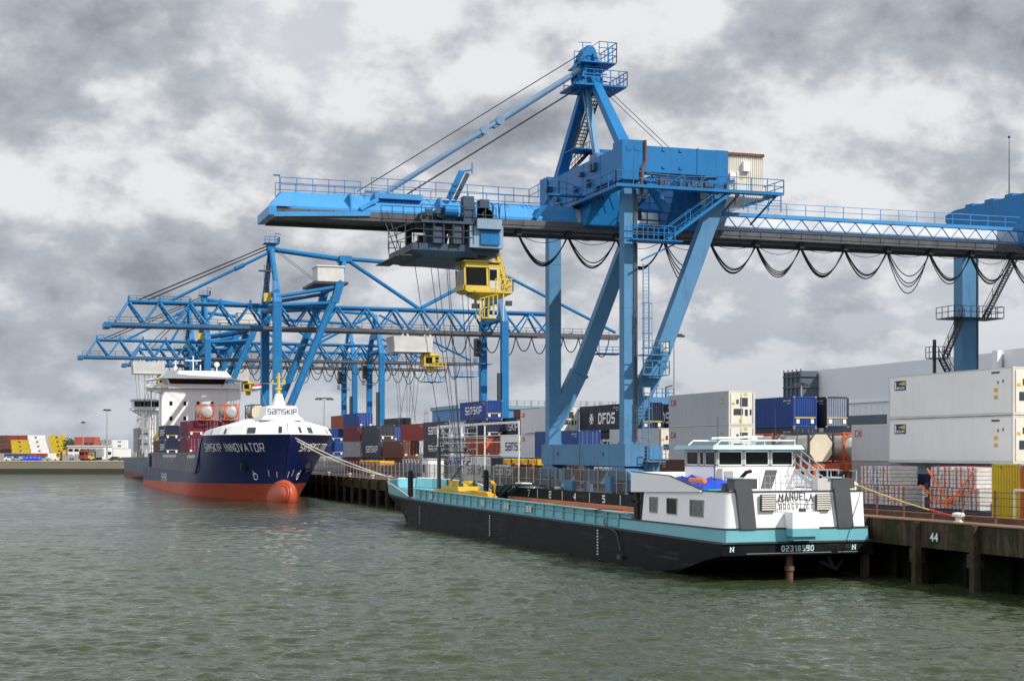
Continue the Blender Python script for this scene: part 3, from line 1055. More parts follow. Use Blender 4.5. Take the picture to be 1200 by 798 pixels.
# bollard posts fore and aft
def post(x, y, z0, z1, r=.26):
    m = MB()
    m.tube((x, y, z0), (x, y, z1), r, n=10)
    m.tube((x, y, z1), (x, y, z1 + .16), r * .75, r * .4, n=10)
    m.beam((x - .45, y, z1 - .55), (x + .45, y, z1 - .55), .12, .12)
    m.build('bollard_post', black_rubber, bg, smooth=True)


post(BX - 3.7, 142.6, 2.6, 5.0)
post(BX + 3.5, 141.4, 2.6, 5.05)
post(BX - 4.15, along(747, BX - 4.15), 2.2, 4.5, .22)
post(BX - 4.15, along(752.5, BX - 4.15) - .25, 2.2, 4.5, .22)
# foremast with crosstree
m = MB()
mx, my = 39.0, along(514.5, 39.0)
m.tube((mx, my, 2.6), (mx, my, 7.3), .2, .17, n=8)
m.tube((mx, my, 7.3), (mx, my, 10.2), .07, .05, n=6)
m.box(mx - .9, mx + .9, my - .3, my + .3, 7.3, 7.38)
m.beam((mx - 1.3, my, 6.85), (mx + 3.2, my, 6.85), .14, .14)
m.beam((mx + .1, my, 2.8), (mx + 1.5, my - 2.5, 5.6), .12, .12)
m.ball((mx + 2.6, my, 7.15), .22)
m.ball((mx - .5, my, 7.62), .2)
m.build('foremast', slate, bg)

# stern house
def house_outline(z, off):
    h = BH - .12 - off
    yt = TR + .1 + off
    r = .55
    arc = [(r - r * math.cos(a), r - r * math.sin(a)) for a in (0, PI / 8, PI / 4, PI * 3 / 8, PI / 2)]
    left = [(BX - h + dx, yt + dy, z) for dx, dy in arc]
    right = [(BX + h - dx, yt + dy, z) for dx, dy in arc[::-1]]
    return [(BX - h, 84.9 - off * 3, z)] + left + right + [(BX + h, 84.9 - off * 3, z)]


m = MB()
lo, hi = house_outline(2.3, 0), house_outline(4.8, .1)
m.loft([lo, hi], True)
m.face(hi)
m.build('stern_house', house_white, bg, smooth=True, recalc=True)
m = MB()
for z, o in ((4.82, .1),):
    r = house_outline(z, o)
    for a, b in zip(r[:-1], r[1:]):
        m.beam(a, b, .1, .07)
m.build('house_edge', dark_steel, bg)
# wing bulwarks over the side deck
for sg in (-1, 1):
    m = MB()
    x = BX + sg * (BH - .1)
    m.prism_x([(86.3, 4.5), (76.5, 4.75), (76.6, 4.86), (80.7, 5.55), (86.3, 5.72)], x - .05, x + .05)
    m.build('wing_bulwark', house_white, bg)
    m = MB()
    m.beam((x, 76.5, 4.9), (x, 80.7, 5.58), .12, .05); m.beam((x, 80.7, 5.58), (x, 86.35, 5.75), .12, .05)
    m.build('bulwark_edge', dark_steel, bg)
m = MB()
m.box(BX - BH + .15, BX + BH - .15, 84.0, 86.3, 4.6, 4.78)
m.box(BX - BH + .15, BX + BH - .15, 86.2, 86.32, 4.79, 5.71)
m.build('front_bulwark', house_white, bg)
for yy, w, mt in ((along(765.5, 36.2), .5, glass_light), (along(787, 36.2), .62, glass), (along(816, 36.2), .8, glass_light)):
    m = MB()
    x0 = BX - BH + .12
    m.box(x0 - .01, x0 + .08, yy - w - .05, yy + w + .05, 3.37, 4.31)
    f = m.build('side_window', galv, bg)
    m = MB()
    m.box(x0 - .03, x0 - .014, yy - w, yy + w, 3.42, 4.26)
    m.box(x0 - .045, x0 - .031, yy + w * .72, yy + w, 3.42, 4.26)
    m.build('pane', mt, f)
yw = TR + .03
for x0 in (38.36, 41.68):
    m = MB()
    m.box(x0, x0 + .9, yw - .03, yw + .08, 3.78, 4.66)
    f = m.build('louvre', dark_steel, bg)
    m = MB()
    for k in range(7):
        m.beam((x0 + .05, yw - .055, 3.86 + k * .12), (x0 + .85, yw - .055, 3.86 + k * .12), .05, .07)
    m.build('slat', cream, f)
m = MB()
strokes(m, 'MANUELA', (39.45, yw - .035, 4.25), (1, 0, 0), (0, 0, 1), .42, w=.22, t=.06, gap=.14, fit=2.0, serif=.075, arc=.1)
strokes(m, 'HOOGVLIET', (39.46, yw - .035, 3.86), (1, 0, 0), (0, 0, 1), .27, w=.115, t=.042, gap=.13, fit=2.0, serif=.05)
m.build('name_lettering', letter_black, bg)
m = MB()
strokes(m, '02318590', (39.6, TR - .02, 1.60), (1, 0, 0), (0, 0, 1), .32, w=.15, t=.052, gap=.12, fit=1.9)
m.build('hull_number', letter_cyan, bg)
for x in (36.55, 43.9):
    m = MB()
    strokes(m, 'N', (x, TR - .02, 1.62), (1, 0, 0), (0, 0, 1), .28, w=.18, t=.05, serif=.06)
    m.build('hull_letter', letter_cyan, bg)
m = MB()
m.box(37.5, 42.6, TR - .03, TR - .005, 1.5, 1.53)
m.box(43.0, 44.2, TR - .03, TR - .005, 1.5, 1.53)
m.build('hull_line', grey_paint, bg)
m = MB()
m.use(0).box(39.85, 41.45, TR - .75, TR + .08, 2.85, 3.72)
m.use(1).box(39.85, 41.45, TR - .75, TR - .04, 2.42, 2.848)
m.use(1).box(40.0, 41.3, TR - .6, TR - .04, 2.2, 2.418)
m.use(2).box(40.5, 40.8, TR - .5, TR - .2, 3.73, 3.9)
m.build('stern_locker', [house_white, teal, dark_steel], bg)
for x0, x1 in ((36.9, 37.85), (42.8, 43.75)):
    m = MB()
    m.hexa([(x0 + .24, TR - .07, 2.82), (x1 + .22, TR - .07, 2.82), (x1 + .22, TR + .3, 2.82), (x0 + .24, TR + .3, 2.82)], [(x0, TR - .02, 4.95), (x1, TR - .02, 4.95), (x1, TR + .5, 4.95), (x0, TR + .5, 4.95)])
    fu = m.build('funnel_casing', slate, bg)
    m = MB()
    m.box(x0 - .05, x1 + .35, TR + .1, TR + 1.0, 4.953, 5.5)
    m.use(1).box(x0 - .2, x0 + .5, TR + .05, TR + 1.0, 5.503, 5.58)
    m.use(2).tube((x0 + .6, TR + .7, 5.5), (x0 + .75, TR + .3, 5.85), .11, n=10)
    m.tube((x0 + .75, TR + .3, 5.85), (x0 + 1.0, TR + .15, 5.92), .10, n=10)
    m.build('exhaust_box', [slate, teal_pale, black_rubber], fu)
m = MB()
m.tube((40.5, TR + .8, -.8), (40.5, TR + .8, 1.35), .2, n=10)
m.tube((40.5, TR + .8, .5), (40.5, TR + .8, .75), .27, n=10)
m.build('stern_pole', rust_m, bg, smooth=True)
m = MB()
m.path([(42.8, TR + 1.6, .9), (43.6, TR + 1.2, .5), (44.2, TR + 1.5, .95)], .1); m.path([(43.5, TR + 1.3, .5), (43.3, TR + 1.6, 1.4)], .1)
m.build('stern_anchor', dark_steel, bg)

# wheelhouse
WX0, WX1, WY0, WY1 = 38.15, 43.15, 78.7, 82.9
m = MB()
m.box(WX0, WX1, WY0, WY1, 4.81, 6.08)
m.box(WX0 + .15, WX1 - .15, WY0 + .15, WY1 - .15, 6.08, 7.0)
m.build('wheelhouse_wall', house_white, bg)
m = MB()
m.box(WX0 - .02, WX1 + .02, WY0 - .02, WY1 + .02, 6.083, 6.16)
m.box(WX0 - .02, WX1 + .02, WY0 - .02, WY1 + .02, 6.98, 7.06)
for x in (WX0 + .06, WX0 + 1.72, WX0 + 3.4, WX1 - .06):
    m.box(x - .07, x + .07, WY0 - .02, WY0 + .12, 6.2, 6.93)
    m.box(x - .07, x + .07, WY1 - .12, WY1 + .02, 6.2, 6.93)
for y in (WY0 + .12, WY0 + 1.55, WY0 + 2.3, WY1 - .12):
    for x in (WX0, WX1):
        m.box(x - .019, x + .12 if x == WX0 else x + .019, y - .08, y + .08, 6.2, 6.93)
m.build('window_band', grey_paint, bg)
for x0, x1 in ((WX0 + .13, WX0 + 1.65), (WX0 + 1.79, WX0 + 3.33), (WX0 + 3.47, WX1 - .13)):
    m = MB()
    for a, b in (((x0 + .04, 6.19), (x1 - .04, 6.19)), ((x0 + .04, 6.95), (x1 - .04, 6.95)), ((x0 + .04, 6.19), (x0 + .04, 6.95)), ((x1 - .04, 6.19), (x1 - .04, 6.95))):
        m.beam((a[0], WY0 + .02, a[1]), (b[0], WY0 + .02, b[1]), .04, .05)
    f = m.build('rear_window', white_paint, bg)
    m = MB(); m.box(x0, x1, WY0 + .05, WY0 + .07, 6.16, 6.98); m.build('pane', glass, f)
for y0, y1 in ((WY0 + .2, WY0 + 1.47), (WY0 + 1.63, WY0 + 2.22), (WY0 + 2.38, WY1 - .2)):
    m = MB()
    for a, b in (((y0 + .04, 6.19), (y1 - .04, 6.19)), ((y0 + .04, 6.95), (y1 - .04, 6.95)), ((y0 + .04, 6.19), (y0 + .04, 6.95)), ((y1 - .04, 6.19), (y1 - .04, 6.95))):
        m.beam((WX0 + .02, a[0], a[1]), (WX0 + .02, b[0], b[1]), .04, .05)
    f = m.build('side_pane_frame', white_paint, bg)
    m = MB(); m.box(WX0 + .05, WX0 + .07, y0, y1, 6.16, 6.98); m.build('pane', glass, f)
m = MB()
m.hexa([(WX0 - .45, WY0 - .5, 7.08), (WX1 + .35, WY0 - .5, 7.08), (WX1 + .35, WY1 + .7, 7.08), (WX0 - .45, WY1 + .7, 7.08)], [(WX0 - .3, WY0 - .35, 7.32), (WX1 + .2, WY0 - .35, 7.32), (WX1 + .2, WY1 + .5, 7.32), (WX0 - .3, WY1 + .5, 7.32)])
m.build('wheelhouse_roof', teal_pale, bg)
m = MB()
for y in (WY0 + .2, WY1 - .3):
    m.path([(WX0 + .1, y, 7.32), (WX0 + .4, y, 7.58), (WX1 - .3, y, 7.58), (WX1 + .1, y, 7.58), (WX1 + .1, y, 7.32)], .045, 6)
m.path([(WX0 + 1.5, WY1 - .5, 7.72), (WX1 - .5, WY1 - .2, 7.82)], .07, 6)
m.tube((WX0 + 2.6, WY0 + .5, 7.33), (WX0 + 2.6, WY0 + .5, 7.5), .1)
m.ball((WX0 + 2.6, WY0 + .5, 7.62), .24, .24, .18, 12, 8)
m.box(WX0 + 2.0, WX0 + 3.2, WY0 + .5, WY0 + .62, 7.79, 7.86)
m.build('roof_gear', white_paint, bg)
m = MB()
m.tube((WX0 + .2, WY0 + .2, 7.3), (WX0 + .2, WY0 + .2, 8.9), .02, n=5)
m.tube((WX1 - .8, WY0 + .9, 7.3), (WX1 - .8, WY0 + .9, 9.4), .02, n=5)
m.tube((WX1 + .15, WY0 + .2, 7.3), (WX1 + .35, WY0 + .2, 8.3), .03, n=5)
m.tube((WX0 - .3, WY0 - .4, 4.8), (WX0 - .3, WY0 - .4, 7.1), .03, n=5)
m.build('antenna', dark_steel, bg)
m = MB()
m.hexa([(WX0 + 2.8, WY0 - .04, 4.85), (WX0 + 3.5, WY0 - .04, 4.85), (WX0 + 3.5, WY0 - .003, 4.85), (WX0 + 2.8, WY0 - .003, 4.85)], [(WX0 + 3.1, WY0 - .04, 5.9), (WX0 + 3.85, WY0 - .04, 5.9), (WX0 + 3.85, WY0 - .003, 5.9), (WX0 + 3.1, WY0 - .003, 5.9)])
m.build('stair_panel', slate, bg)
m = MB()
m.box(38.15, 38.95, 77.9, 78.6, 5.0, 6.0)
ac = m.build('air_conditioner', cream, bg)
m = MB(); m.box(38.25, 38.8, 77.87, 77.897, 5.15, 5.85); m.build('grille', grey_paint, ac)
m = MB()
m.railing([(38.6, 74.3, 4.85), (42.4, 74.3, 4.85)], .8, .33, .015)
m.railing([(41.6, 76.0, 4.85), (44.4, 76.0, 4.85)], 1.1, .8, .025)
m.railing([(43.2, 77.5, 4.85), (44.7, 74.6, 4.85)], 1.05, .8, .025)
m.stairs((43.6, 76.4, 4.85), (43.4, 79, 6.0), .6, (1, 0, 0))
m.build('railing', galv, bg)
m = MB()
m.box(36.5, 38.0, 76.2, 77.2, 4.83, 4.88)
m.build('deck_mat', green_paint, bg)
m = MB()
m.tube((36.9, 75.0, 4.82), (36.9, 75.0, 5.25), .22, n=10); m.tube((37.5, 75.6, 4.82), (37.5, 75.6, 5.2), .18, n=10)
m.build('deck_bollard', slate, bg)
m = MB()
m.tube((44.4, 74.7, 4.82), (44.4, 74.7, 5.3), .3, n=12)
m.tube((44.4, 74.7, 5.12), (44.4, 74.7, 5.2), .42, n=12)
m.build('stern_winch', cream, bg)
m = MB(); m.box(41.9, 43.3, 73.9, 74.5, 4.83, 5.5); m.build('bench_box', light_grey, bg)

# loose things on the barge
m = MB()
rows = []
for i in range(9):
    rows.append([(36.7 + j * .3, 77.3 + i * .8, 4.9 + .66 * math.exp(-((j - 4) / 3.2) ** 2) * (.75 + .25 * math.sin(i * 1.9 + j)) + (.07 * math.sin(j * 2.3 + i) + .05 * math.sin(i * 4.1 + j * 3))) for j in range(9)])
m.loft(rows)
m.loft([[p for p in rows[0]], [(p[0], p[1], 4.79) for p in rows[0]]])
m.loft([[r[0] for r in rows], [(r[0][0], r[0][1], 4.79) for r in rows]])
tag(m.build('tarpaulin', tarp_blue, smooth=True), 'crumpled bright blue tarpaulin on the barge house roof', 'tarpaulin')
m = MB()
m.path([(36.75, 77.2, 5.32), (36.7, 79.0, 5.36)], .13, 8)
tag(m.build('float', lifebuoy_orange, smooth=True), 'orange float lying against the blue tarpaulin', 'float')

sp = thing('container_spreader', (38.9, 132, 2.5), 'yellow container spreader hanging low over the barge bow', 'spreader')
m = MB()
for x in (38.2, 39.7):
    m.box(x - .25, x + .25, 126.4, 138.2, 2.95, 3.45)
for y in (126.4, 137.8):
    m.box(37.7, 40.2, y - .25, y + .25, 2.6, 3.3)
    for x in (37.75, 40.15):
        m.box(x - .18, x + .18, y - .3, y + .3, 2.35, 3.1)
m.build('beam', orange_yellow, sp)
m = MB()
m.box(37.9, 40.0, 129.8, 134.6, 3.46, 3.85)
m.box(38.2, 39.6, 130.5, 131.7, 3.86, 4.3); m.box(38.2, 39.6, 132.7, 133.9, 3.86, 4.3)
m.build('headblock', yellow_paint, sp)
m = MB()
for x, y in ((38.3, 130.2), (39.6, 130.2), (38.3, 134.2), (39.6, 134.2)):
    m.tube((x - .1, y, 4.0), (x + .1, y, 4.0), .38, n=12)
m.build('sheave', dark_steel, sp)
m = MB()
m.path([(39.9, 125.6, 2.6), (39.9, 125.5, 4.1), (39.9, 126.3, 4.3)], .16, 8)
m.build('guide_arm', orange_yellow, sp)

# mooring ropes
def rope(name, a, b, sag, r, mat, label, mat2=None, frac=1.0):
    a, b = Vector(a), Vector(b)
    pts = []
    for k in range(17):
        t = k / 16
        p = a.lerp(b, t)
        p.z -= sag * 4 * t * (1 - t)
        pts.append(p)
    if mat2 is None:
        m = MB(); m.path(pts, r, 6)
        return tag(m.build(name, mat, smooth=True), label, 'rope')
    t = thing(name, pts[0], label, 'rope')
    k = int(16 * frac)
    m = MB(); m.path(pts[:k + 1], r, 6); m.build('line', mat, t, smooth=True)
    m = MB(); m.path(pts[k:], r * 1.4, 6); m.build('end_loop', mat2, t, smooth=True)
    return t


rope('mooring_rope', (44.5, 74.6, 5.2), (46.2, 67.3, QZ + .32), .12, .036, rope_yellow, 'yellow rope with red end running from the barge stern to the quay bollard', rope_red, .78)
# ------------------------------------------------------------------ the big girder crane in front
RX, LX = 47.85, 92.0       # crane rails: waterside, landside
YN, YF, YC = 114.8, 132.7, 123.8


def build_girder_crane():
    cr = thing('girder_crane', (RX, YC, QZ), 'big pale blue crane with a box girder boom reaching over the barge', 'crane')
    # waterside legs with their inclined braces
    for y, ss in ((YN, 1), (YF, -1)):
        m = MB()
        m.box(RX - .58, RX + .58, y - .52, y + .52, 7.7, 29.0)
        m.box(RX - .66, RX + .66, y - .6, y + .6, 7.55, 7.72)
        for z in (13, 18.5, 24):
            m.box(RX - .60, RX + .60, y - .54, y + .54, z, z + .06)
        m.beam((RX + .05, y, 9.4), (RX + 2.5, y, 14.2), 1.02, 1.5, (-1, 0, 0))
        m.build('leg', leg_blue, cr)
        m = MB()
        m.beam((RX + 2.5, y, 14.1), (56.0, y, 28.4), 1.0, 1.3, (-1, 0, 0))
        m.beam((RX + 2.45, y, 14.0), (RX + 2.57, y, 14.22), 1.15, 1.6, (-1, 0, 0))
        m.build('brace', leg_blue, cr)
    # sill beam, equaliser beams, bogies and wheels
    m = MB()
    m.box(RX - .8, RX + .8, YN - 1.2, YF + 1.0, 5.75, 7.55)
    for y in (YN + 2.2, YC, YF - 2.2):
        m.box(RX - .83, RX + .83, y - .05, y + .05, 5.74, 7.56)
    m.build('sill_beam', leg_rusty, cr)
    m = MB()
    m.tube((RX - .83, YN + 3.5, 6.7), (RX - .80, YN + 3.5, 6.7), .18)
    m.tube((RX - .83, YF - 3.5, 6.7), (RX - .80, YF - 3.5, 6.7), .18)
    m.build('access_cover', dark_steel, cr)
    for y in (YN + .4, YF - .4):
        m = MB()
        m.prism_x([(y - 2.6, 4.6), (y + 2.6, 4.6), (y + 2.6, 5.1), (y + 1.0, 5.75), (y - 1.0, 5.75), (y - 2.6, 5.1)], RX - .7, RX + .7)
        for o in (-1.7, 1.7):
            m.prism_x([(y + o - 1.2, 3.75), (y + o + 1.2, 3.75), (y + o + 1.1, 4.3), (y + o + .4, 4.62), (y + o - .4, 4.62), (y + o - 1.1, 4.3)], RX - .55, RX + .55)
        b = m.build('bogie', leg_blue, cr)
        m = MB()
        for o in (-2.4, -1.0, 1.0, 2.4):
            m.tube((RX - .14, y + o, 3.80), (RX + .14, y + o, 3.80), .40, n=14)
        m.build('wheel', rust_m, b)
    m = MB()
    m.tube((RX, YC, 3.4), (RX, YC, 5.75), .42, n=12)
    m.box(RX - .7, RX + .5, YC - 3.4, YC - 2.2, 4.2, 5.3)
    m.box(RX - .9, RX + .2, YF - 5.0, YF - 4.0, 4.2, 5.4)
    m.build('cable_guide', mid_blue_grey, cr)
    m = MB()
    m.box(RX - 1.0, RX - .5, YN + 1.4, YN + 2.6, 3.6, 4.9); m.box(RX - 1.0, RX - .6, YF - 7.6, YF - 5.6, 3.5, 4.4)
    m.build('drive_cover', leg_blue, cr)
    # top beams of the waterside portal
    m = MB()
    m.box(RX - .85, RX + .85, YN - .9, YF + 1.2, 29.0, 31.5)
    for y in (YN + 4, YN + 8, YC + 3, YF - 4):
        m.box(RX - .87, RX + .87, y - .04, y + .04, 29, 31.5)
    m.build('portal_beam', crane_blue, cr)
    for y in (YN, YF):
        m = MB()
        m.box(RX - .95, RX + .95, y - 1.0, y + 1.0, 28.7, 31.9)
        for dx in (-.35, .35):
            m.tube((RX + dx, y - 1.03, 31.3), (RX + dx, y - .95, 31.3), .3, n=12)
        m.build('portal_corner', crane_blue, cr)
    for y in (YN, YF):
        m = MB()
        m.box(RX + .96, 55.3, y - .7, y + .7, 29.45, 31.55)
        m.box(53.6, 53.75, y - .75, y + .75, 29.4, 31.6)
        m.box(55.301, 56.4, y - .71, y + .71, 29.43, 31.57)
        m.prism_y([(54.3, 29.42), (56.4, 29.42), (55.8, 28.2), (55.2, 28.2)], y - .69, y + .69)
        for x in (50.5, 52.0):
            for z in (29.8, 31.2):
                m.box(x, x + .25, y - .78, y - .7, z, z + .22)
        m.build('side_beam', crane_blue, cr)
    m = MB()
    m.box(55.2, 56.4, YN + .71, YF - .71, 29.5, 31.5)
    m.build('rear_cross_beam', crane_blue, cr)
    m = MB()
    m.prism_y([(RX + 1.2, 29.0), (RX + 3.0, 26.4), (RX + 3.6, 26.4), (RX + 2.0, 29.3)], YN - .3, YN + .3)
    m.prism_y([(RX + 1.2, 29.0), (RX + 3.0, 26.4), (RX + 3.6, 26.4), (RX + 2.0, 29.3)], YF - .3, YF + .3)
    m.build('knee_plate', crane_blue, cr)
    m = MB()
    m.path([(RX + 1.02, YN - 1.06, 31.9), (RX + 1.02, YN - 1.06, 30.2), (RX + .7, YN - 1.08, 29.6), (RX + .7, YN - 1.08, 27.5)], .13, 7)
    m.build('corner_pipe', rust_m, cr)
    m = MB()
    rn = random.Random(21)
    for k in range(26):                                  # boxes and brackets on the faces of the portal head
        if k % 2:
            y = rn.uniform(YN + 1, YF - 2); z = rn.choice((28.3, 27.6, 29.2, 30.4))
            m.box(RX - 1.1 - rn.uniform(.05, .3), RX - .88, y, y + rn.uniform(.3, .9), z, z + rn.uniform(.2, .7))
        else:
            x = rn.uniform(RX + 1.2, 55); z = rn.choice((28.1, 28.1, 26.2))
            y = YN - .9 if z > 27 else YC - 5.2
            m.box(x, x + rn.uniform(.3, .8), y - rn.uniform(.2, .4), y, z, z + rn.uniform(.4, 1.1))
    m.build('portal_fitting', trolley_blue, cr)
    m = MB()
    for z, dy in ((28.75, 0), (28.55, .12)):
        m.path([(RX - .95, YN + .5, z), (RX - 1.0, YC - 4, z - .1), (RX - .95, YC + 4, z), (RX - 1.0, YF - .5, z - .05)], .06, 5)
    m.path([(RX + 1.2, YN - .78, 29.3), (52, YN - .78, 29.2), (55.4, YN - .8, 29.3)], .06, 5)
    for k in range(7):
        x = RX + 2 + k * 1.1
        m.beam((x, YN - 2.0, 28.0), (x + .5, YN - .8, 27.2), .08, .08)
        m.beam((x, YC - 5.6, 27.0), (x, YC - 5.6, 25.9), .08, .08)
    m.beam((RX + 1, YC - 5.7, 26.2), (57, YC - 5.7, 26.2), .12, .12)
    m.stairs((RX + 2, YC - 5.0, 27.1), (RX + 4.5, YC - 5.0, 29.4), .7, (0, 1, 0))
    m.build('portal_pipework', trolley_blue, cr)
    # girder saddles between beams and boom
    m = MB()
    for x0, x1 in ((RX - .8, RX + .8), (54.2, 56.6)):
        m.hexa([(x0 - .8, YC - 3.6, 25.9), (x1 + 1.2, YC - 3.6, 25.9), (x1 + 1.2, YC + 3.6, 25.9), (x0 - .8, YC + 3.6, 25.9)], [(x0, YC - 4.2, 29.4), (x1, YC - 4.2, 29.4), (x1, YC + 4.2, 29.4), (x0, YC + 4.2, 29.4)])
    m.build('girder_saddle', crane_blue, cr)
    # machinery house
    m = MB()
    x0, x1, y0, y1, z0, z1 = 56.5, 59.7, YN - .4, YC + 6, 27.9, 31.3
    n = 18
    pr = []
    for k in range(n):
        a = x0 + (x1 - x0) * k / n
        w = (x1 - x0) / n
        pr += [(a, y0), (a + w * .4, y0), (a + w * .5, y0 + .07), (a + w * .9, y0 + .07)]
    pr += [(x1, y0), (x1, y1), (x0, y1)]
    m.prism_z(pr, z0, z1)
    mh = m.build('machinery_house', cream, cr)
    m = MB(); m.box(x0 - .15, x1 + .1, y0 - .15, y1 + .1, z1, z1 + .22); m.build('roof', rust_m, mh)
    m = MB(); m.box(x0 + 1.3, x0 + 1.9, y0 - .35, y0 - .01, z1 - 1.3, z1 - .5); m.box(x0 + .1, x0 + .6, y0 - .3, y0 - .01, z0 + 1.3, z0 + 1.9); m.build('vent_box', white_paint, mh)
    m = MB(); m.box(x0 + .8, x0 + 1.6, y0 - .05, y0 - .01, z0 + .1, z0 + 2.1); m.build('door', light_grey, mh)
    m = MB(); m.face([(x0 + 1.0, y0 - .06, z0 + 1.55), (x0 + 1.25, y0 - .06, z0 + 1.35), (x0 + 1.5, y0 - .06, z0 + 1.55), (x0 + 1.25, y0 - .06, z0 + 1.8)]); m.build('warning_sign', yellow_paint, mh)
    # walkways round the portal head
    m = MB()
    ym = YN - 1.5
    m.box(RX - 1.9, 57.9, ym - .5, ym + .6, 28.0, 28.1)
    m.box(57.9, 60.8, ym - .5, ym + .6, 28.0, 28.1)
    m.box(59.85, 60.8, ym + .6, YC, 28.0, 28.1)
    m.box(RX - 1.9, RX - .9, ym + .6, YF + 1, 27.9, 28.0)
    m.box(RX + 1.0, 57, YC - 5.6, YC - 4.6, 27.0, 27.1)
    m.beam((RX - 1.9, ym - .5, 28.05), (60.8, ym - .5, 28.05), .1, .24)
    m.beam((RX - 1.9, ym - .5, 27.95), (RX - 1.9, YF + 1, 27.95), .1, .24)
    m.build('portal_walkway', crane_blue, cr)
    m = MB()
    m.railing([(RX - 1.9, ym - .5, 28.1), (60.8, ym - .5, 28.1), (60.8, YC, 28.1)], 1.1, 1.5, .03)
    m.railing([(RX - 1.9, ym - .5, 28.1), (RX - 1.9, YF + 1, 28.0)], 1.1, 1.6, .03)
    for x in (50, 52.2, 54.4):
        m.beam((x, ym - .5, 28.1), (x + 1.8, ym - .5, 29.15), .06, .06)
    for k in range(10):
        y = YN + 1 + k * 1.7
        m.beam((RX - 1.4, y, 27.9), (RX - .9, y, 26.5), .08, .08)
    m.railing([(RX + 1.0, YC - 5.6, 27.1), (57, YC - 5.6, 27.1)], 1.1, 1.2, .03)
    for x in (57.2, 60.6):
        m.beam((x, YN - 1, 28.0), (x - .3, YN + 3, 26.2), .12, .12)
        m.beam((x, YN - 1.9, 28.0), (x, YN - 1.9, 26.6), .07, .07)
    m.railing([(57.2, YN - 1.9, 26.6), (60.6, YN - 1.9, 26.6)], .9, 1.1, .03)
    m.build('portal_railing', crane_blue, cr)
    # stair from the lower platform up along the near brace
    m = MB()
    m.stairs((RX + 2.7, YN - 1.4, 23.9), (56.3, YN - 1.4, 28.1), .9, (0, 1, 0))
    m.box(RX - .5, RX + 3.9, YN - 2.0, YN - .7, 23.75, 23.85)
    m.railing([(RX - .5, YN - 2.0, 23.85), (RX + 3.2, YN - 2.0, 23.85)], 1.1, .9, .03)
    m.railing([(RX - .5, YN - .8, 23.85), (RX + 3.2, YN - .8, 23.85)], 1.1, .9, .03)
    m.beam((RX + .5, YN - 1.4, 22.2), (RX + 3.6, YN - 1.4, 23.7), .12, .12)
    m.build('brace_stair', crane_blue, cr)
    # caged ladders on the near leg
    m = MB()
    lx, ly = RX + 1.15, YN - .9
    for o in (-.25, .25):
        m.beam((lx + o, ly, 6.0), (lx + o, ly, 22.0), .07, .07)
    for k in range(54):
        z = 6.2 + k * .29
        m.beam((lx - .25, ly, z), (lx + .25, ly, z), .035, .035)
    for z in (8.0, 9.2, 10.4, 11.6, 15.2, 16.4, 17.6, 18.8):
        pts = [(lx + .42 * math.cos(t), ly - .05 - .65 * max(0, math.sin(t)), z) for t in [PI * k / 8 for k in range(9)]]
        m.path(pts, .03, 4)
    for t in (.2, .5, .8):
        for za, zb in ((8.0, 11.6), (15.2, 18.8)):
            m.beam((lx + .42 * math.cos(PI * t), ly - .05 - .65 * math.sin(PI * t), za), (lx + .42 * math.cos(PI * t), ly - .05 - .65 * math.sin(PI * t), zb), .035, .035)
    for z in (13.0, 14.6):
        m.box(lx - .7, lx + 1.5, ly - 1.2, ly + .2, z, z + .08)
        m.railing([(lx - .7, ly - 1.2, z + .08), (lx + 1.5, ly - 1.2, z + .08), (lx + 1.5, ly + .2, z + .08)], 1.1, .75, .028)
    m.box(lx - .3, lx + 1.3, ly - 1.0, ly + .2, 6.1, 6.2)
    m.railing([(lx - .3, ly - 1.0, 6.2), (lx + 1.3, ly - 1.0, 6.2)], 1.1, .6, .028)
    m.beam((lx, ly - .3, 6.1), (lx - .5, ly + .3, 4.2), .1, .1); m.beam((lx + .4, ly - .6, 3.5), (lx + .4, ly - .6, 6.1), .08, .08)
    m.build('leg_ladder', leg_blue, cr)
    m = MB()
    m.beam((RX + .3, YN - .58, 5.5), (RX + .3, YN - .58, 31.8), .12, .08)
    m.beam((RX + .45, YN - .56, 5.5), (RX + .45, YN - .56, 28), .06, .06)
    m.build('cable_duct', rail_brown, cr)
    m = MB(); m.box(RX + .85, RX + 1.35, YN - 1.3, YN - .9, 11.4, 12.1); m.box(RX + 2.4, RX + 3.1, YN - 1.2, YN - .9, 15.0, 15.7); m.build('floodlight', light_grey, cr)
    m = MB(); m.box(RX + .9, RX + 2.3, YN - 1.0, YN - .3, 4.3, 5.9); m.box(RX + 1.5, RX + 2.6, YN - .9, YN + .2, 6.3, 7.4); m.build('switch_box', leg_blue, cr)

    # boom and girder: a box with sloping webs on a dark rail flange
    def girder(x0, x1, mats, top=27.75):
        m = MB()
        prof = [(-1.2, top), (1.2, top), (2.1, 26.5), (2.1, 26.2), (-2.1, 26.2), (-2.1, 26.5)]
        m.hexa([(x0, YC + y, z) for y, z in prof], [(x1, YC + y, z) for y, z in prof])
        return m
    m = girder(21.0, RX - 1.8, None)
    m.box(20.6, 21.2, YC - 1.6, YC + 1.6, 26.3, 27.2)
    for x in (26.5, 34):
        m.box(x, x + .12, YC - 2.15, YC + 2.15, 26.2, 27.8)
    m.box(28.6, 32.6, YC - 1.9, YC + 1.9, 27.5, 27.95)
    m.beam((28.8, YC - 2.0, 27.4), (27.3, YC - 2.2, 26.5), .18, .3)
    m.build('boom', boom_blue, cr)
    m = girder(RX - 1.8, 112, None, 27.6)
    m.build('girder', silver, cr)
    m = MB()
    m.box(20.4, 112, YC - 2.75, YC + 2.75, 25.75, 26.19)
    m.box(20.4, 112, YC - 2.7, YC - 2.35, 25.5, 25.748); m.box(20.4, 112, YC + 2.35, YC + 2.7, 25.5, 25.748)
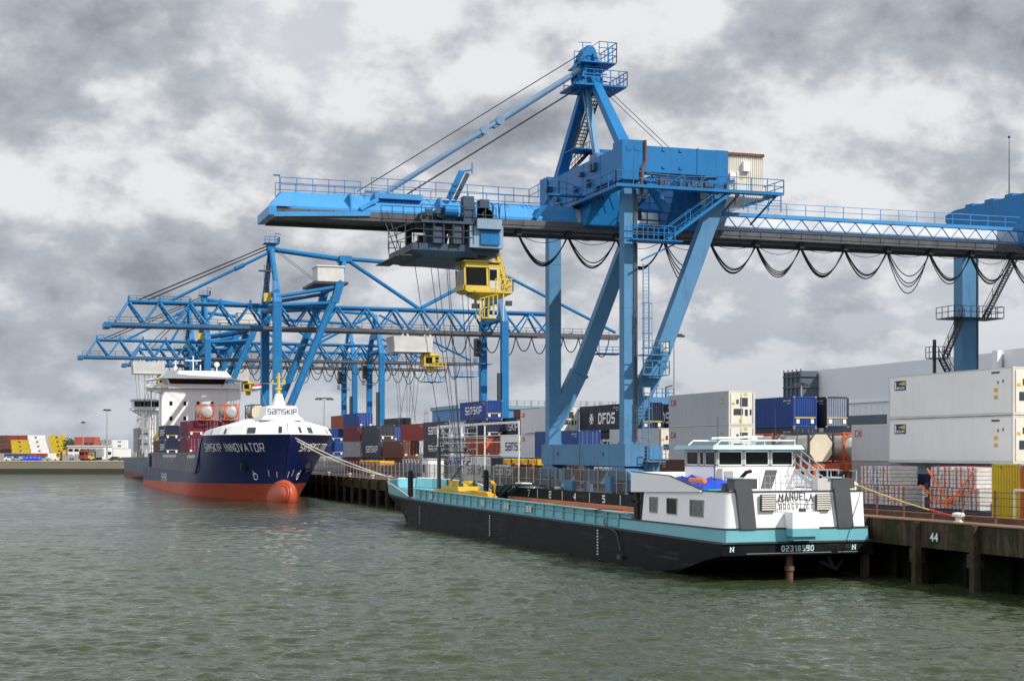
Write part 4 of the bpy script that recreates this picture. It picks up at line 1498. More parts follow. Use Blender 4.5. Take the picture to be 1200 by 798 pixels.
    for k in range(46):
        x = 21 + k * 2
        m.box(x, x + .1, YC - 2.8, YC + 2.8, 25.72, 26.21)
    m.build('rail_flange', rail_brown, cr)
    m = MB()
    m.box(19.8, 20.4, YC - 2.9, YC + 2.9, 25.6, 26.3)
    m.hexa([(19.8, YC - 2.9, 26.3), (21.6, YC - 2.9, 26.3), (21.6, YC - 2.3, 26.3), (19.8, YC - 2.3, 26.3)], [(20.7, YC - 2.7, 27.3), (21.6, YC - 2.7, 27.3), (21.6, YC - 2.3, 27.3), (20.7, YC - 2.3, 27.3)])
    m.beam((20.2, YC - 2.85, 25.65), (28, YC - 2.8, 26.05), .1, .35)
    m.build('boom_tip', boom_blue, cr)
    # walkways with rails along boom and girder
    m = MB()
    m.railing([(21.0, YC - 1.3, 27.76), (27.5, YC - 1.3, 27.76)], 1.1, 1.35, .026)
    m.railing([(28.3, YC - 1.9, 27.96), (41.8, YC - 1.9, 27.76)], 1.15, 1.35, .026)
    m.railing([(21.0, YC + 1.3, 27.76), (44, YC + 1.3, 27.76)], 1.1, 1.6, .026)
    m.beam((20.9, YC - 1.3, 29.0), (20.9, YC - 1.3, 27.7), .06, .06); m.beam((20.4, YC - 1.3, 29.0), (20.95, YC - 1.3, 29.0), .14, .1)
    m.railing([(41.8, YC - 1.9, 27.76), (43.2, YC - 2.6, 28.6), (44.2, YC - 2.6, 28.6), (46, YC - 3.2, 27.9)], 1.1, .8, .026)
    m.build('boom_railing', crane_blue, cr)
    m = MB()
    m.beam((42.2, YC - 2.3, 26.4), (43.6, YC - 2.5, 28.4), .5, .35)
    m.box(43.2, 47.5, YC - 3.3, YC - 2.4, 28.3, 28.4)
    m.build('boom_step', crane_blue, cr)
    m = MB()
    wy = YC - 3.2
    m.box(57.5, 112, wy - .5, wy + .5, 27.45, 27.55)
    m.beam((57.5, wy - .5, 27.42), (112, wy - .5, 27.42), .1, .3)
    m.beam((57.5, wy + .45, 26.35), (112, wy + .45, 26.35), .1, .1)
    m.beam((57.5, wy + .3, 27.42), (112, wy + .3, 27.42), .1, .2)
    k = 0
    x = 58.0
    while x < 111:
        m.beam((x, wy + .4, 27.35), (x + .9, wy + .45, 26.35), .07, .07)
        m.beam((x + 1.5, wy + .45, 26.35), (x + .9, wy + .45, 26.35), .07, .07)
        m.beam((x + .9, wy + .45, 26.35), (x + 1.8, wy + .4, 27.35), .05, .05)
        x += 1.8
    m.railing([(57.5, wy - .5, 27.55), (112, wy - .5, 27.55)], 1.0, 1.9, .026)
    m.build('girder_walkway', boom_blue, cr)
    # apex mast over the waterside portal
    AP = Vector((RX + .1, YC, 38.2))
    for y, mt in ((YF - 1.6, crane_blue), (YN + .6, crane_blue)):
        m = MB()
        m.beam((RX, y, 31.4), AP + Vector((0, (y - YC) * .11, .6)), .8, .95, (1, 0, 0), .62, .7)
        m.build('mast_leg', mt, cr)
    m = MB()
    for o in (-.45, .45):
        m.beam((RX - .2 + o * .3, YC - 2.7 + o, 31.4), (RX - .3, YC - .2 + o * .8, 38.2), .3, .4, (1, 0, 0))
    m.box(RX - .6, RX + .5, YC - 3.6, YC - 1.8, 31.5, 32.0)
    m.build('mast_tie', leg_blue, cr)
    m = MB()
    m.box(RX + 1.2, RX + 2.6, YC + .8, YC + 2.6, 30.5, 33.2)
    m.box(RX - .9, RX + 2.5, YC + 1.0, YC + 3.4, 33.2, 33.28)
    m.build('mast_housing', crane_blue, cr)
    m = MB()
    m.box(RX - 1.2, RX + 1.0, YC - 1.0, YC + 1.0, 38.3, 39.0)
    for o in (-.75, .75):
        m.prism_y([(RX - 1.3, 38.9), (RX + .9, 38.9), (RX + .5, 41.0), (RX - .4, 41.6), (RX - 1.0, 40.6)], YC + o - .12, YC + o + .12)
    m.box(RX - .8, RX + .4, YC - .9, YC + .9, 40.1, 41.2)
    m.beam((RX - .9, YC - 1.1, 38.9), (RX - .5, YC - 1.1, 40.3), .3, .3)
    m.beam((RX + .5, YC - 1.1, 38.4), (RX + .2, YC - 1.0, 41.0), .3, .3)
    for x, z in ((RX - .1, 41.2), (RX - .7, 39.9), (RX + .2, 39.6)):
        m.tube((x, YC - .6, z), (x, YC + .6, z), .62, n=14)
    m.build('mast_head', crane_blue, cr)
    m = MB()
    m.box(RX - 1.9, RX + 2.8, YC - 2.0, YC + 2.0, 38.05, 38.2)
    m.box(RX - 1.2, RX + 1.9, YC - 1.8, YC + 1.8, 40.05, 40.15)
    m.railing([(RX - 1.0, YC - 2.0, 38.2), (RX + 2.8, YC - 2.0, 38.2), (RX + 2.8, YC + 2.0, 38.2), (RX - 1.5, YC + 2.0, 38.2)], 1.2, .8, .03)
    m.railing([(RX + .3, YC - 1.8, 40.15), (RX + 1.9, YC - 1.8, 40.15), (RX + 1.9, YC + 1.8, 40.15), (RX - .6, YC + 1.8, 40.15)], 1.7, .8, .03, (.35, .7, 1.0))
    m.beam((RX + .3, YC - 1.8, 41.85), (RX - .6, YC - 1.8, 41.2), .06, .06)
    for z in (38.6, 39.2, 39.8):
        m.beam((RX - .8, YC - 1.3, z), (RX + 1.2, YC - 1.3, z), .08, .08)
    m.tube((RX - .5, YC, 41.7), (RX - .5, YC, 42.2), .04); m.beam((RX - .9, YC, 42.15), (RX + .3, YC, 42.2), .05, .05)
    m.build('mast_platform', crane_blue, cr)
    m = MB()
    m.stairs((RX + .2, YC + 3.4, 33.3), (RX + .9, YC + .2, 38.0), .75, (1, 0, .0))
    m.stairs((RX - .8, YC + 2.2, 31.4), (RX + 1.0, YC + 2.6, 33.2), .7, (0, 1, 0))
    m.build('mast_stair', dark_steel, cr)
    # boom stays
    for o in (-.85, .85):
        m = MB()
        a, b = Vector((29.6, YC + o, 28.1)), Vector((RX - 1.0, YC + o * .75, 39.6))
        m.tube(a, a.lerp(b, .50), .22, n=10)
        m.tube(a.lerp(b, .50), a.lerp(b, .58), .17, n=10)
        m.tube(a.lerp(b, .58), b, .26, n=10)
        for t in (.5, .58):
            p = a.lerp(b, t)
            m.tube(p - Vector((0, .25, 0)), p + Vector((0, .25, 0)), .38, n=12)
        m.tube(a + Vector((-.6, -.2, -.3)), a + Vector((.4, .2, .1)), .36, n=10)
        m.box(a.x - 1.6, a.x + .4, a.y - .2, a.y + .2, 27.76, 28.3)
        m.build('boom_stay', stay_blue, cr)
    m = MB()
    for o in (-.4, .4):
        m.path([(31.2, YC + o, 27.9), (RX - .3, YC + o, 38.6)], .07)
        m.path([(27.6, YC + o, 28.3), (RX - .6, YC + o, 41.2)], .035)
        m.path([(RX + .9, YC + o, 38.8), (53.5, YC - 6 + o, 31.5)], .03)
    m.beam((35.5, YC - 1.4, 27.8), (36.6, YC - 1.4, 30.0), .3, .3)
    m.build('hoist_rope', dark_steel, cr)
    m = MB()
    m.beam((34.9, YC - 1.6, 27.8), (36.0, YC - 1.6, 30.1), .3, .45)
    m.beam((36.0, YC - 1.6, 30.1), (36.9, YC - 1.6, 30.3), .12, .12)
    m.beam((36.9, YC - 1.6, 30.0), (36.9, YC - 1.6, 30.9), .08, .08)
    m.build('boom_latch', crane_blue, cr)
    # festoon cables
    hooks = [40.8 + 4.42 * k for k in range(16)]
    for i, (a, b) in enumerate(zip(hooks[:-1], hooks[1:])):
        m = MB()
        rn = random.Random(i)
        for q in range(4):
            drop = 2.25 + .13 * q + rn.uniform(-.1, .12) + (.35 if i % 5 == 3 else 0) * q
            y = YC - 2.15 + q * .09
            pts = []
            for k in range(15):
                t = k / 14
                pts.append((a + (b - a) * t + .25 * math.sin(PI * 2 * t) * .3, y, 25.1 - drop * (1 - abs(2 * t - 1) ** 2.1)))
            m.path(pts, .05, 4)
        sg = rn.uniform(.5, .95)
        m.path([(a + (b - a) * t, YC - 1.9, 25.2 - sg * 4 * t * (1 - t)) for t in [k / 8 for k in range(9)]], .025, 4)
        m.box(a - .22, a + .22, YC - 2.35, YC - 1.6, 24.95, 25.5)
        m.build('festoon_cable', black_rubber, cr)
    m = MB()
    m.box(39, 112, YC - 2.1, YC - 1.9, 25.3, 25.48)
    m.build('festoon_rail', dark_steel, cr)
    # landside portal
    for y in (YN, YF):
        m = MB()
        m.box(LX - .85, LX + .85, y - .75, y + .75, QZ + 2.2, 28.2)
        m.build('leg', leg_blue, cr)
    m = MB()
    m.box(LX - 1.0, LX + 1.0, YN - 1.2, YF + .6, 28.2, 31.2)
    m.prism_x([(YF + .6, 28.3), (YF + 2.0, 30.3), (YF + 2.0, 30.9), (YF + .6, 31.19)], LX - .98, LX + .98)
    for k in range(6):
        m.box(LX - .5, LX + .5, YN + k * 3.2, YN + k * 3.2 + 1.2, 31.2, 31.6)
    m.build('portal_beam', crane_blue, cr)
    m = MB()
    m.hexa([(LX - 2, YC - 3.6, 26), (LX + 2, YC - 3.6, 26), (LX + 2, YC + 3.6, 26), (LX - 2, YC + 3.6, 26)], [(LX - 1.1, YC - 4.5, 28.3), (LX + 1.1, YC - 4.5, 28.3), (LX + 1.1, YC + 4.5, 28.3), (LX - 1.1, YC + 4.5, 28.3)])
    m.build('girder_saddle', crane_blue, cr)
    m = MB()
    m.box(LX - .9, LX + .9, YN - 2.5, YF + 2.2, 4.6, 6.0)
    m.build('sill_beam', leg_blue, cr)
    m = MB()
    y = YF
    m.box(LX - 2.6, LX + 3.2, y - 1.9, y + 1.2, 20.2, 20.3)
    m.railing([(LX - 2.6, y - 1.9, 20.3), (LX + 3.2, y - 1.9, 20.3), (LX + 3.2, y + 1.2, 20.3)], 1.1, .9, .03)
    m.railing([(LX - 2.6, y - 1.9, 20.3), (LX - 2.6, y + 1.2, 20.3)], 1.1, .9, .03)
    m.stairs((LX + 1.4, y - 1.3, 20.3), (LX + 5.0, y - 1.3, 26.4), .8, (0, 1, 0))
    m.stairs((LX - 3.2, y - 1.2, 16.2), (LX - 1.2, y - 1.2, 20.2), .8, (0, 1, 0))
    m.stairs((LX - 1.3, y - 1.2, 12.2), (LX - 3.6, y - 1.2, 16.1), .8, (0, 1, 0))
    m.stairs((LX - 3.2, y - 1.2, 8.2), (LX - 1.0, y - 1.2, 12.1), .8, (0, 1, 0))
    for z in (8.1, 16.1):
        m.box(LX - 5.0, LX - 3.0, y - 1.8, y - .6, z, z + .08)
        m.railing([(LX - 5.0, y - 1.8, z + .08), (LX - 3.0, y - 1.8, z + .08)], 1.1, .7, .03)
        m.railing([(LX - 5.0, y - .6, z + .08), (LX - 5.0, y - 1.8, z + .08)], 1.1, .7, .03)
    m.beam((LX - 4.4, y - 1.2, 6), (LX - 4.4, y - 1.2, 18), .25, .25)
    m.build('stair_tower', dark_steel, cr)
    m = MB()
    m.tube((LX + .6, YC + 2.6, 31.2), (LX + .6, YC + 2.6, 37.2), .06, .03, n=6)
    m.ball((LX + .6, YC + 2.6, 37.4), .14)
    m.build('antenna_mast', dark_steel, cr)
    m = MB()
    m.beam((LX + .9, YF - .8, 6), (LX + .9, YF - .8, 27), .12, .12)
    m.build('cable_duct', rail_brown, cr)

    # trolley with its machinery, and the driver's cab below
    tx0, tx1 = 31.2, 38.4
    m = MB()
    m.box(tx0, tx1 - 2.2, YC - 3.9, YC + 4.1, 23.2, 23.75)
    m.box(tx1 - 2.6, tx1 + .3, YC - 3.4, YC + 4.1, 23.0, 23.5)
    m.hexa([(tx0 + 1.0, YC - 3.6, 22.75), (tx1 - 1.5, YC - 3.6, 22.75), (tx1 - 1.5, YC + 3.9, 22.75), (tx0 + 1.0, YC + 3.9, 22.75)], [(tx0, YC - 3.9, 23.2), (tx1 - 2, YC - 3.9, 23.2), (tx1 - 2, YC + 4.1, 23.2), (tx0, YC + 4.1, 23.2)])
    for y in (-3.2, 3.2):
        for x in (tx0 + 1.5, tx0 + 4.6, tx1 - 1.2):
            m.box(x - .25, x + .25, YC + y - .2, YC + y + .2, 23.75, 26.6)
    m.box(tx0 + .6, tx1 - .3, YC - 4.4, YC - 2.9, 25.35, 25.55)
    tr = m.build('trolley', trolley_blue, cr)
    m = MB()
    rn = random.Random(3)
    for x, z0, w, h in ((tx0 + 2.6, 25.56, .8, .9), (tx0 + 4.2, 25.56, .9, 2.1), (tx0 + 5.6, 25.56, .7, 1.2), (tx1 - 1.6, 25.56, .8, 1.9), (tx0 + 1.6, 23.76, 1.0, 1.3), (tx0 + 3.2, 23.76, .9, 1.5)):
        m.box(x, x + w, YC - 4.2, YC - 3.3, z0, z0 + h)
    for x in (tx0 + 2.3, tx0 + 6.3, tx1 - 1.0):
        m.tube((x, YC - 4.3, 26.2), (x, YC - 2.9, 26.2), .45, n=12)
    for k in range(7):
        x = tx0 + 4 + k * .55
        m.path([(x, YC - 3.9, 25.6), (x + .1, YC - 3.9, 27.1), (x + .5, YC - 3.9, 27.3), (x + .6, YC - 3.9, 25.8)], .05, 5)
    m.box(tx0 + 5.4, tx0 + 7.3, YC - 4.5, YC - 3.2, 24.9, 25.9)
    m.build('winch_gear', trolley_blue, tr)
    m = MB()
    m.tube((tx0 + 2.5, YC - 4.5, 26.3), (tx0 + 3.6, YC - 4.5, 26.3), .42, n=12)
    m.box(tx0 + 5.6, tx0 + 7.2, YC - 4.45, YC - 3.4, 23.76, 24.85)
    m.box(tx0 + 4.6, tx0 + 5.3, YC - 4.0, YC - 3.2, 26.0, 26.8)
    m.build('motor', crane_blue, tr)
    m = MB()
    m.box(tx1 - 2.5, tx1 + .35, YC - 4.3, YC - 2.2, 23.51, 25.3)
    m.box(tx0 + 5.2, tx0 + 7.3, YC - 4.75, YC - 4.4, 25.0, 25.8)
    m.build('control_cabinet', paint('cabinet pale blue', (0.22, 0.32, 0.42), 0.45, 0.1, 0.8), tr)
    m = MB()
    rn = random.Random(11)
    for k in range(34):
        x = rn.uniform(tx0 + .4, tx1 - 1.4); y = rn.uniform(YC - 4.1, YC + 2.5); z = 23.76 if k % 2 else 25.56
        a, b, c = rn.uniform(.2, .55), rn.uniform(.2, .6), rn.uniform(.3, 1.25)
        if z > 25 and y > YC - 3:
            y = rn.uniform(YC - 4.3, YC - 3.1)
        m.box(x, x + a, y, y + b, z, z + c)
    for k in range(9):
        x = rn.uniform(tx0 + .5, tx1 - .5)
        m.path([(x, YC - 3.6, 23.8), (x + .2, YC - 3.7, 24.6), (x + rn.uniform(-.5, .5), YC - 3.8, 25.3), (x + .6, YC - 3.9, 25.7)], .06, 5)
    m.build('pipework', dark_steel, tr)
    m = MB()
    m.railing([(tx0 - 2.0, YC - 3.9, 23.0), (tx0, YC - 4.3, 23.76), (tx0 + 5, YC - 4.3, 23.76)], 1.6, .8, .03, (.33, .66, 1))
    m.railing([(tx0 + .6, YC - 4.4, 25.56), (tx1 - .3, YC - 4.4, 25.56)], 1.2, .9, .03)
    m.beam((tx0 - 2.6, YC - 3.9, 26.1), (tx0 - 1.2, YC - 3.9, 22.6), .07, .07)
    m.beam((tx0 - 2.1, YC - 3.9, 26.1), (tx0 - .8, YC - 3.9, 22.6), .07, .07)
    m.railing([(tx0 - 2.6, YC - 3.9, 25.4), (tx0 + 2, YC - 3.9, 25.4)], 1.2, .9, .03)
    m.box(tx0 - 2.6, tx0 + 1, YC - 4.0, YC - 3.0, 25.3, 25.4)
    m.box(tx0 - 1.2, tx0, YC - 3.9, YC + 4, 22.7, 22.78)
    m.railing([(tx0, YC + 4.1, 23.76), (tx1, YC + 4.1, 23.76)], 1.1, 1, .03)
    m.build('trolley_railing', dark_steel, tr)
    cxm, cy0 = 38.3, YC - 3.2
    m = MB()
    m.hexa([(36.9, cy0, 20.0), (39.6, cy0, 20.0), (39.6, cy0 + 2.6, 20.0), (36.9, cy0 + 2.6, 20.0)], [(36.5, cy0, 20.2), (40.0, cy0, 20.2), (40.0, cy0 + 2.6, 20.2), (36.5, cy0 + 2.6, 20.2)])
    m.box(36.5, 38.599, cy0, cy0 + .1, 20.2, 20.55)
    m.box(36.45, 36.6, cy0, cy0 + 2.6, 20.2, 20.6)
    m.box(38.6, 39.6, cy0, cy0 + 2.6, 20.2, 22.3)
    m.box(36.6, 38.6, cy0 + .0, cy0 + 2.6, 22.05, 22.45)
    m.box(36.4, 39.7, cy0 - .15, cy0 + 2.7, 22.46, 22.6)
    for x in (36.6, 38.5):
        m.beam((x, cy0 + .06, 20.6), (x - .05, cy0 + .06, 22), .14, .12)
        m.beam((x, cy0 + 2.54, 20.6), (x - .05, cy0 + 2.54, 22), .14, .12)
    m.box(37.2, 40.4, cy0 - .9, cy0 - .1, 19.9, 20.05)
    m.box(39.6, 40.4, cy0 - .1, cy0 + 2.2, 19.9, 20.05)
    m.hexa([(38.0, cy0 - .4, 19.5), (39.6, cy0 - .4, 19.5), (39.6, cy0 + 1.8, 19.5), (38.0, cy0 + 1.8, 19.5)], [(37.2, cy0 - .8, 19.9), (40.4, cy0 - .8, 19.9), (40.4, cy0 + 2.2, 19.9), (37.2, cy0 + 2.2, 19.9)])
    cab = m.build('operator_cab', yellow_paint, cr)
    m = MB()
    m.box(36.62, 38.5, cy0 + .02, cy0 + .05, 20.55, 22.05)
    m.box(36.52, 36.56, cy0 + .1, cy0 + 2.5, 20.6, 21.9)
    m.box(38.7, 39.3, cy0 - .04, cy0 - .006, 21.0, 21.9)
    m.build('window', glass, cab)
    m = MB(); m.box(38.72, 39.4, cy0 - .03, cy0 - .005, 20.3, 22.0); m.build('cab_door', light_grey, cab)
    m = MB()
    m.railing([(38.9, cy0 - .9, 20.05), (40.4, cy0 - .9, 20.05), (40.4, cy0 + 2.2, 20.05)], 1.0, .6, .035)
    m.box(37.8, 39.0, cy0 - .8, cy0 + .2, 17.8, 17.9)
    m.railing([(37.6, cy0 - .8, 17.7), (39.1, cy0 - .8, 18.1)], 1.7, .35, .035)
    m.railing([(37.6, cy0 + .2, 17.7), (39.1, cy0 + .2, 18.1)], 1.7, .5, .035)
    m.beam((39.6, cy0 - .8, 17.6), (39.6, cy0 - .8, 20), .1, .1)
    m.stairs((40.4, cy0 + .6, 20.1), (39.4, cy0 + .6, 23.4), .5, (0, 1, 0))
    m.build('cab_railing', yellow_paint, cab)
    m = MB()
    m.tube((37.3, cy0 - .5, 19.3), (37.3, cy0 - .5, 19.0), .1); m.box(37.0, 37.6, cy0 - .7, cy0 - .4, 18.6, 19.0)
    m.box(39.9, 40.4, cy0 - .7, cy0 - .4, 18.9, 19.3)
    m.build('cab_lamp', dark_steel, cab)
    cab.location.x -= 0.75
    m = MB()
    for x, y, tx, ty in ((33.0, YC - 2.5, 38.2, 130.2), (34.4, YC - 2.5, 38.4, 130.2), (35.6, YC - 2.5, 39.5, 130.2), (33.2, YC + 3, 38.2, 134.2), (35.2, YC + 3, 39.4, 134.2), (36.2, YC + 3, 39.6, 134.2), (36.6, YC - 1, 39.6, 130.2)):
        m.path([(x, y, 22.8), (tx, ty, 4.2)], .028, 4)
    m.build('hoist_rope', cable_grey, tr)
    return cr


build_girder_crane()


# ------------------------------------------------------------------ truss cranes further along the quay
def build_truss_crane(yc, label, tip=18.2, txx=62.0, group='truss boom cranes'):
    cr = thing('truss_crane', (RX, yc, QZ), label, 'crane', group)
    h = 7.0                       # half spacing of the legs along the quay
    Z0, Z1 = 30.4, 34.3           # chords of the truss
    bw = 2.6
    for sg in (-1, 1):
        y = yc + sg * h
        m = MB()
        m.beam((RX, y, 5.2), (RX, y, 34.5), 1.5, 1.5, (1, 0, 0))
        m.hexa([(RX - .75, y - .75, 34.5), (RX + .75, y - .75, 34.5), (RX + .75, y + .75, 34.5), (RX - .75, y + .75, 34.5)],
               [(RX - .5, y - sg * 1.6 - .5, 38.5), (RX + .5, y - sg * 1.6 - .5, 38.5), (RX + .5, y - sg * 1.6 + .5, 38.5), (RX - .5, y - sg * 1.6 + .5, 38.5)])
        m.build('leg', pipe_blue, cr)
        m = MB()
        m.tube((RX, y - sg * 1.6, 38.3), (RX, yc + sg * .5, 45.2), .55, .45, n=10)
        m.build('mast_leg', pipe_blue, cr)
        m = MB()
        m.tube((RX + .9, y, 11.5), (58.6, y, 35.6), .72, n=10)
        m.build('brace', pipe_blue, cr)
        m = MB()
        m.hexa([(57.9, y - .7, 34.6), (59.3, y - .7, 34.6), (59.3, y + .7, 34.6), (57.9, y + .7, 34.6)], [(58.8, y - .7, 38.3), (60.4, y - .7, 38.3), (60.4, y + .7, 38.3), (58.8, y + .7, 38.3)])
        m.tube((59.6, y, 38.1), (61.9, yc + sg * .6, 43.6), .45, n=8)
        m.tube((RX, y, 35.4), (59.2, y, 37.6), .38, n=8)
        m.tube((RX, y, 33.8), (58.4, y, 34.6), .35, n=8)
        m.build('side_frame', pipe_blue, cr)
    m = MB()
    for z, r in ((36.4, .5), (33.8, .6), (7.0, .9)):
        if z == 7.0:
            m.box(RX - .7, RX + .7, yc - h + .76, yc + h - .76, 6.0, 7.5)
        else:
            m.tube((RX, yc - h, z), (RX, yc + h, z), r, n=8)
    m.tube((59.4, yc - h, 37.9), (59.4, yc + h, 37.9), .45, n=8)
    m.tube((58.3, yc - h, 35.0), (58.3, yc + h, 35.0), .45, n=8)
    m.build('cross_tube', pipe_blue, cr)
    for sg in (-1, 1):
        m = MB()
        y = yc + sg * h
        m.prism_x([(y - 2.4, 3.5), (y + 2.4, 3.5), (y + 2.4, 4.2), (y + .8, 5.2), (y - .8, 5.2), (y - 2.4, 4.2)], RX - .6, RX + .6)
        m.build('bogie', pipe_blue, cr)
    m = MB()
    m.box(RX - .7, RX + .7, yc - 1.1, yc + 1.1, 44.6, 46.0)
    m.box(RX - 1.4, RX + 1.4, yc - 1.6, yc + 1.6, 46.0, 46.1)
    m.railing([(RX - 1.4, yc - 1.6, 46.1), (RX + 1.4, yc - 1.6, 46.1), (RX + 1.4, yc + 1.6, 46.1)], 1.1, .8, .05)
    m.tube((RX + .8, yc, 46.1), (RX + .8, yc, 48.0), .06)
    m.build('mast_head', pipe_blue, cr)
    m = MB(); m.beam((RX + .8, yc, 48.1), (RX + 2.0, yc, 47.9), .4, .12); m.build('windsock', letter_red, cr)
    # the truss itself
    m = MB()
    xs = [tip + 3.4 + 5.55 * k for k in range(int((117 - tip) / 5.55))]
    xe = xs[-1]
    for sg in (-1, 1):
        y = yc + sg * bw
        m.tube((xs[0], y * .5 + yc * .5, Z1), (xe - 6, y * .5 + yc * .5, Z1), .34, n=8)
        m.tube((xs[0], y * .5 + yc * .5, Z1), (tip + 1, y, Z0), .22, n=7)
        for k, x in enumerate(xs[:-1]):
            if x + 5.55 > xe - 5:
                continue
            m.tube((x, y * .5 + yc * .5, Z1), (x + 2.78, y, Z0), .25, n=7)
            m.tube((x + 2.78, y, Z0), (x + 5.55, y * .5 + yc * .5, Z1), .17, n=6)
    for x in xs[:-1]:
        m.beam((x + 2.78, yc - bw, Z0), (x + 2.78, yc + bw, Z0), .2, .2)
    m.tube((61.9, yc - .6, 43.6), (RX + .4, yc - .3, 45.0), .45, n=8)
    m.tube((61.9, yc + .6, 43.6), (RX + .4, yc + .3, 45.0), .45, n=8)
    m.box(60.8, 63.2, yc - 1.5, yc + 1.5, 43.1, 44.2)
    m.tube((62.5, yc, 43.8), (91.5, yc, 42.6), .42, n=8)
    m.tube((62.8, yc, 43.4), (76.5, yc - 1.3, Z1 + .2), .38, n=8)
    m.tube((76.5, yc - 1.3, Z1 + .2), (91.0, yc, 42.3), .38, n=8)
    m.tube((93, yc, 42.4), (118.0, yc, Z0 + .6), .3, n=8)
    m.build('truss', pipe_blue, cr)
    m = MB()
    for sg in (-1, 1):
        y = yc + sg * bw
        m.box(tip - .6, 119.5, y - .35, y + .35, Z0 - .75, Z0 - .1)
    m.build('rail_beam', rail_brown, cr)
    m = MB()
    for sg in (-1, 1):
        y = yc + sg * (bw + .42)
        m.box(tip - .8, 46, y - .04, y + .04, Z0 - .7, Z0 - .28)
    m.box(tip - 1.0, tip + .2, yc - bw - .6, yc + bw + .6, Z0 - 1.0, Z0 - .1)
    m.build('boom_end', pipe_blue, cr)
    m = MB()
    wy = yc + bw + .9
    m.railing([(tip + .2, wy, Z0 + .2), (118, wy, Z0 + .2)], 1.2, 2.0, .04)
    m.box(tip + .2, 118, wy - .5, wy + .1, Z0 + .05, Z0 + .15)
    m.railing([(xs[0], yc, Z1 + .2), (xs[2], yc, Z1 + .2)], 1.0, 1.6, .04)
    m.build('walkway', dark_steel, cr)
    m = MB()
    for x in xs:
        if x < 45:
            m.box(x - .2, x + .2, yc - 1.7, yc - 1.2, Z1 + .1, Z1 + .9)
    m.build('stay_lug', pipe_blue, cr)
    for o in (-1.0, 1.0):
        m = MB()
        a, b = Vector((tip + 10.8, yc + o, Z1 + .3)), Vector((RX - .4, yc + o * .6, 44.4))
        m.tube(a, b, .26, n=8)
        p = a.lerp(b, .7); m.tube(p - Vector((.8, 0, .4)), p + Vector((.8, 0, .4)), .42, n=8)
        m.build('boom_stay', pipe_blue, cr)
    m = MB()
    for o in (-.8, .8):
        m.path([(tip + 5.2, yc + o, Z1 + .4), (RX - .3, yc + o * .5, 45.8)], .09, 4)
        m.path([(tip + 6.8, yc + o, Z1 + .4), (RX - .3, yc + o * .5, 45.2)], .09, 4)
        m.path([(RX + .8, yc + o, 45), (57.5, yc + o, 38.5)], .04, 4)
    m.build('hoist_rope', dark_steel, cr)
    m = MB(); m.box(55.5, 60.5, yc - 6.6, yc - 1.6, 38.6, 41.4); mh = m.build('machinery_house', light_grey, cr)
    m = MB(); m.box(55.3, 60.7, yc - 6.8, yc - 1.4, 41.4, 41.6); m.build('roof', cream, mh)
    m = MB(); m.box(54.8, 61.2, yc - 7.2, yc + 5, 38.1, 38.58); m.build('machine_platform', dark_steel, cr)
    m = MB()
    lx, ly = RX - 1.6, yc - h + 2.4
    for o in (-.4, .4):
        m.beam((lx + o, ly, 34), (lx + o, ly, 41.5), .1, .1)
    for k in range(10):
        m.beam((lx - .4, ly, 34.3 + k * .75), (lx + .4, ly, 35.0 + k * .75), .07, .07)
    m.box(lx - 1.4, lx + .9, ly - .3, ly + .3, 40.2, 40.5)
    m.build('hoist_mast', dark_steel, cr)
    m = MB(); m.box(lx - .55, lx + .75, ly - .9, ly - .1, 34.6, 36.2); m.build('lift_cage', yellow_paint, cr)
    # landside portal: legs that lean together at the top
    for sg in (-1, 1):
        y = yc + sg * h
        m = MB()
        m.beam((LX, y, 4.0), (LX, y, 32.0), 1.35, 1.35, (1, 0, 0))
        m.hexa([(LX - .68, y - .68, 32.0), (LX + .68, y - .68, 32.0), (LX + .68, y + .68, 32.0), (LX - .68, y + .68, 32.0)],
               [(LX - .5, yc + sg * 3.6 - .6, 37.2), (LX + .5, yc + sg * 3.6 - .6, 37.2), (LX + .5, yc + sg * 3.6 + .6, 37.2), (LX - .5, yc + sg * 3.6 + .6, 37.2)])
        m.beam((LX, yc + sg * 3.6, 37), (LX, yc + sg * .4, 42.3), .8, .8, (1, 0, 0))
        m.build('leg', pipe_blue, cr)
    m = MB()
    m.box(LX - .6, LX + .6, yc - 3.4, yc + 3.4, 36.0, 37.3)
    m.tube((LX, yc - h, 32.6), (LX, yc + h, 32.6), .6, n=8)
    m.tube((LX, yc - h, 31.6), (LX, yc - 2, 36.4), .3); m.tube((LX, yc + h, 31.6), (LX, yc + 2, 36.4), .3)
    m.box(LX - .7, LX + .7, yc - h + .7, yc + h - .7, 5, 6.4)
    m.box(LX - 1.6, LX + 1.6, yc + h - 1.5, yc + h + 1.5, 24.4, 24.5)
    m.railing([(LX - 1.6, yc + h - 1.5, 24.5), (LX - 1.6, yc + h + 1.5, 24.5)], 1.1, .8, .04)
    m.build('portal_beam', pipe_blue, cr)
    m = MB()
    m.box(LX - 1.7, LX - .75, yc + h - 1, yc + h + 1, 26, 29.6); m.box(LX - 1.4, LX - .75, yc - h - .4, yc - h + .4, 11, 22)
    m.build('landing_box', dark_steel, cr)
    # festoon loops
    x = txx + 8
    i = 0
    m = MB()
    while x < 114:
        sp = 3.3
        drop = 3.3 + .5 * math.sin(i * 2.1)
        pts = [(x + sp * t, yc - bw - .3, Z0 - .9 - drop * (1 - abs(2 * t - 1) ** 2.4)) for t in [k / 12 for k in range(13)]]
        m.path(pts, .11, 4)
        x += sp; i += 1
    m.build('festoon_cable', black_rubber, cr)
    m = MB()
    m.railing([(113, yc - bw - 1, Z0 - 3.8), (119, yc - bw - 1, Z0 - 3.8)], 1.2, 1.4, .06)
    m.box(113, 119, yc - bw - 1.2, yc + bw, Z0 - 3.9, Z0 - 3.8)
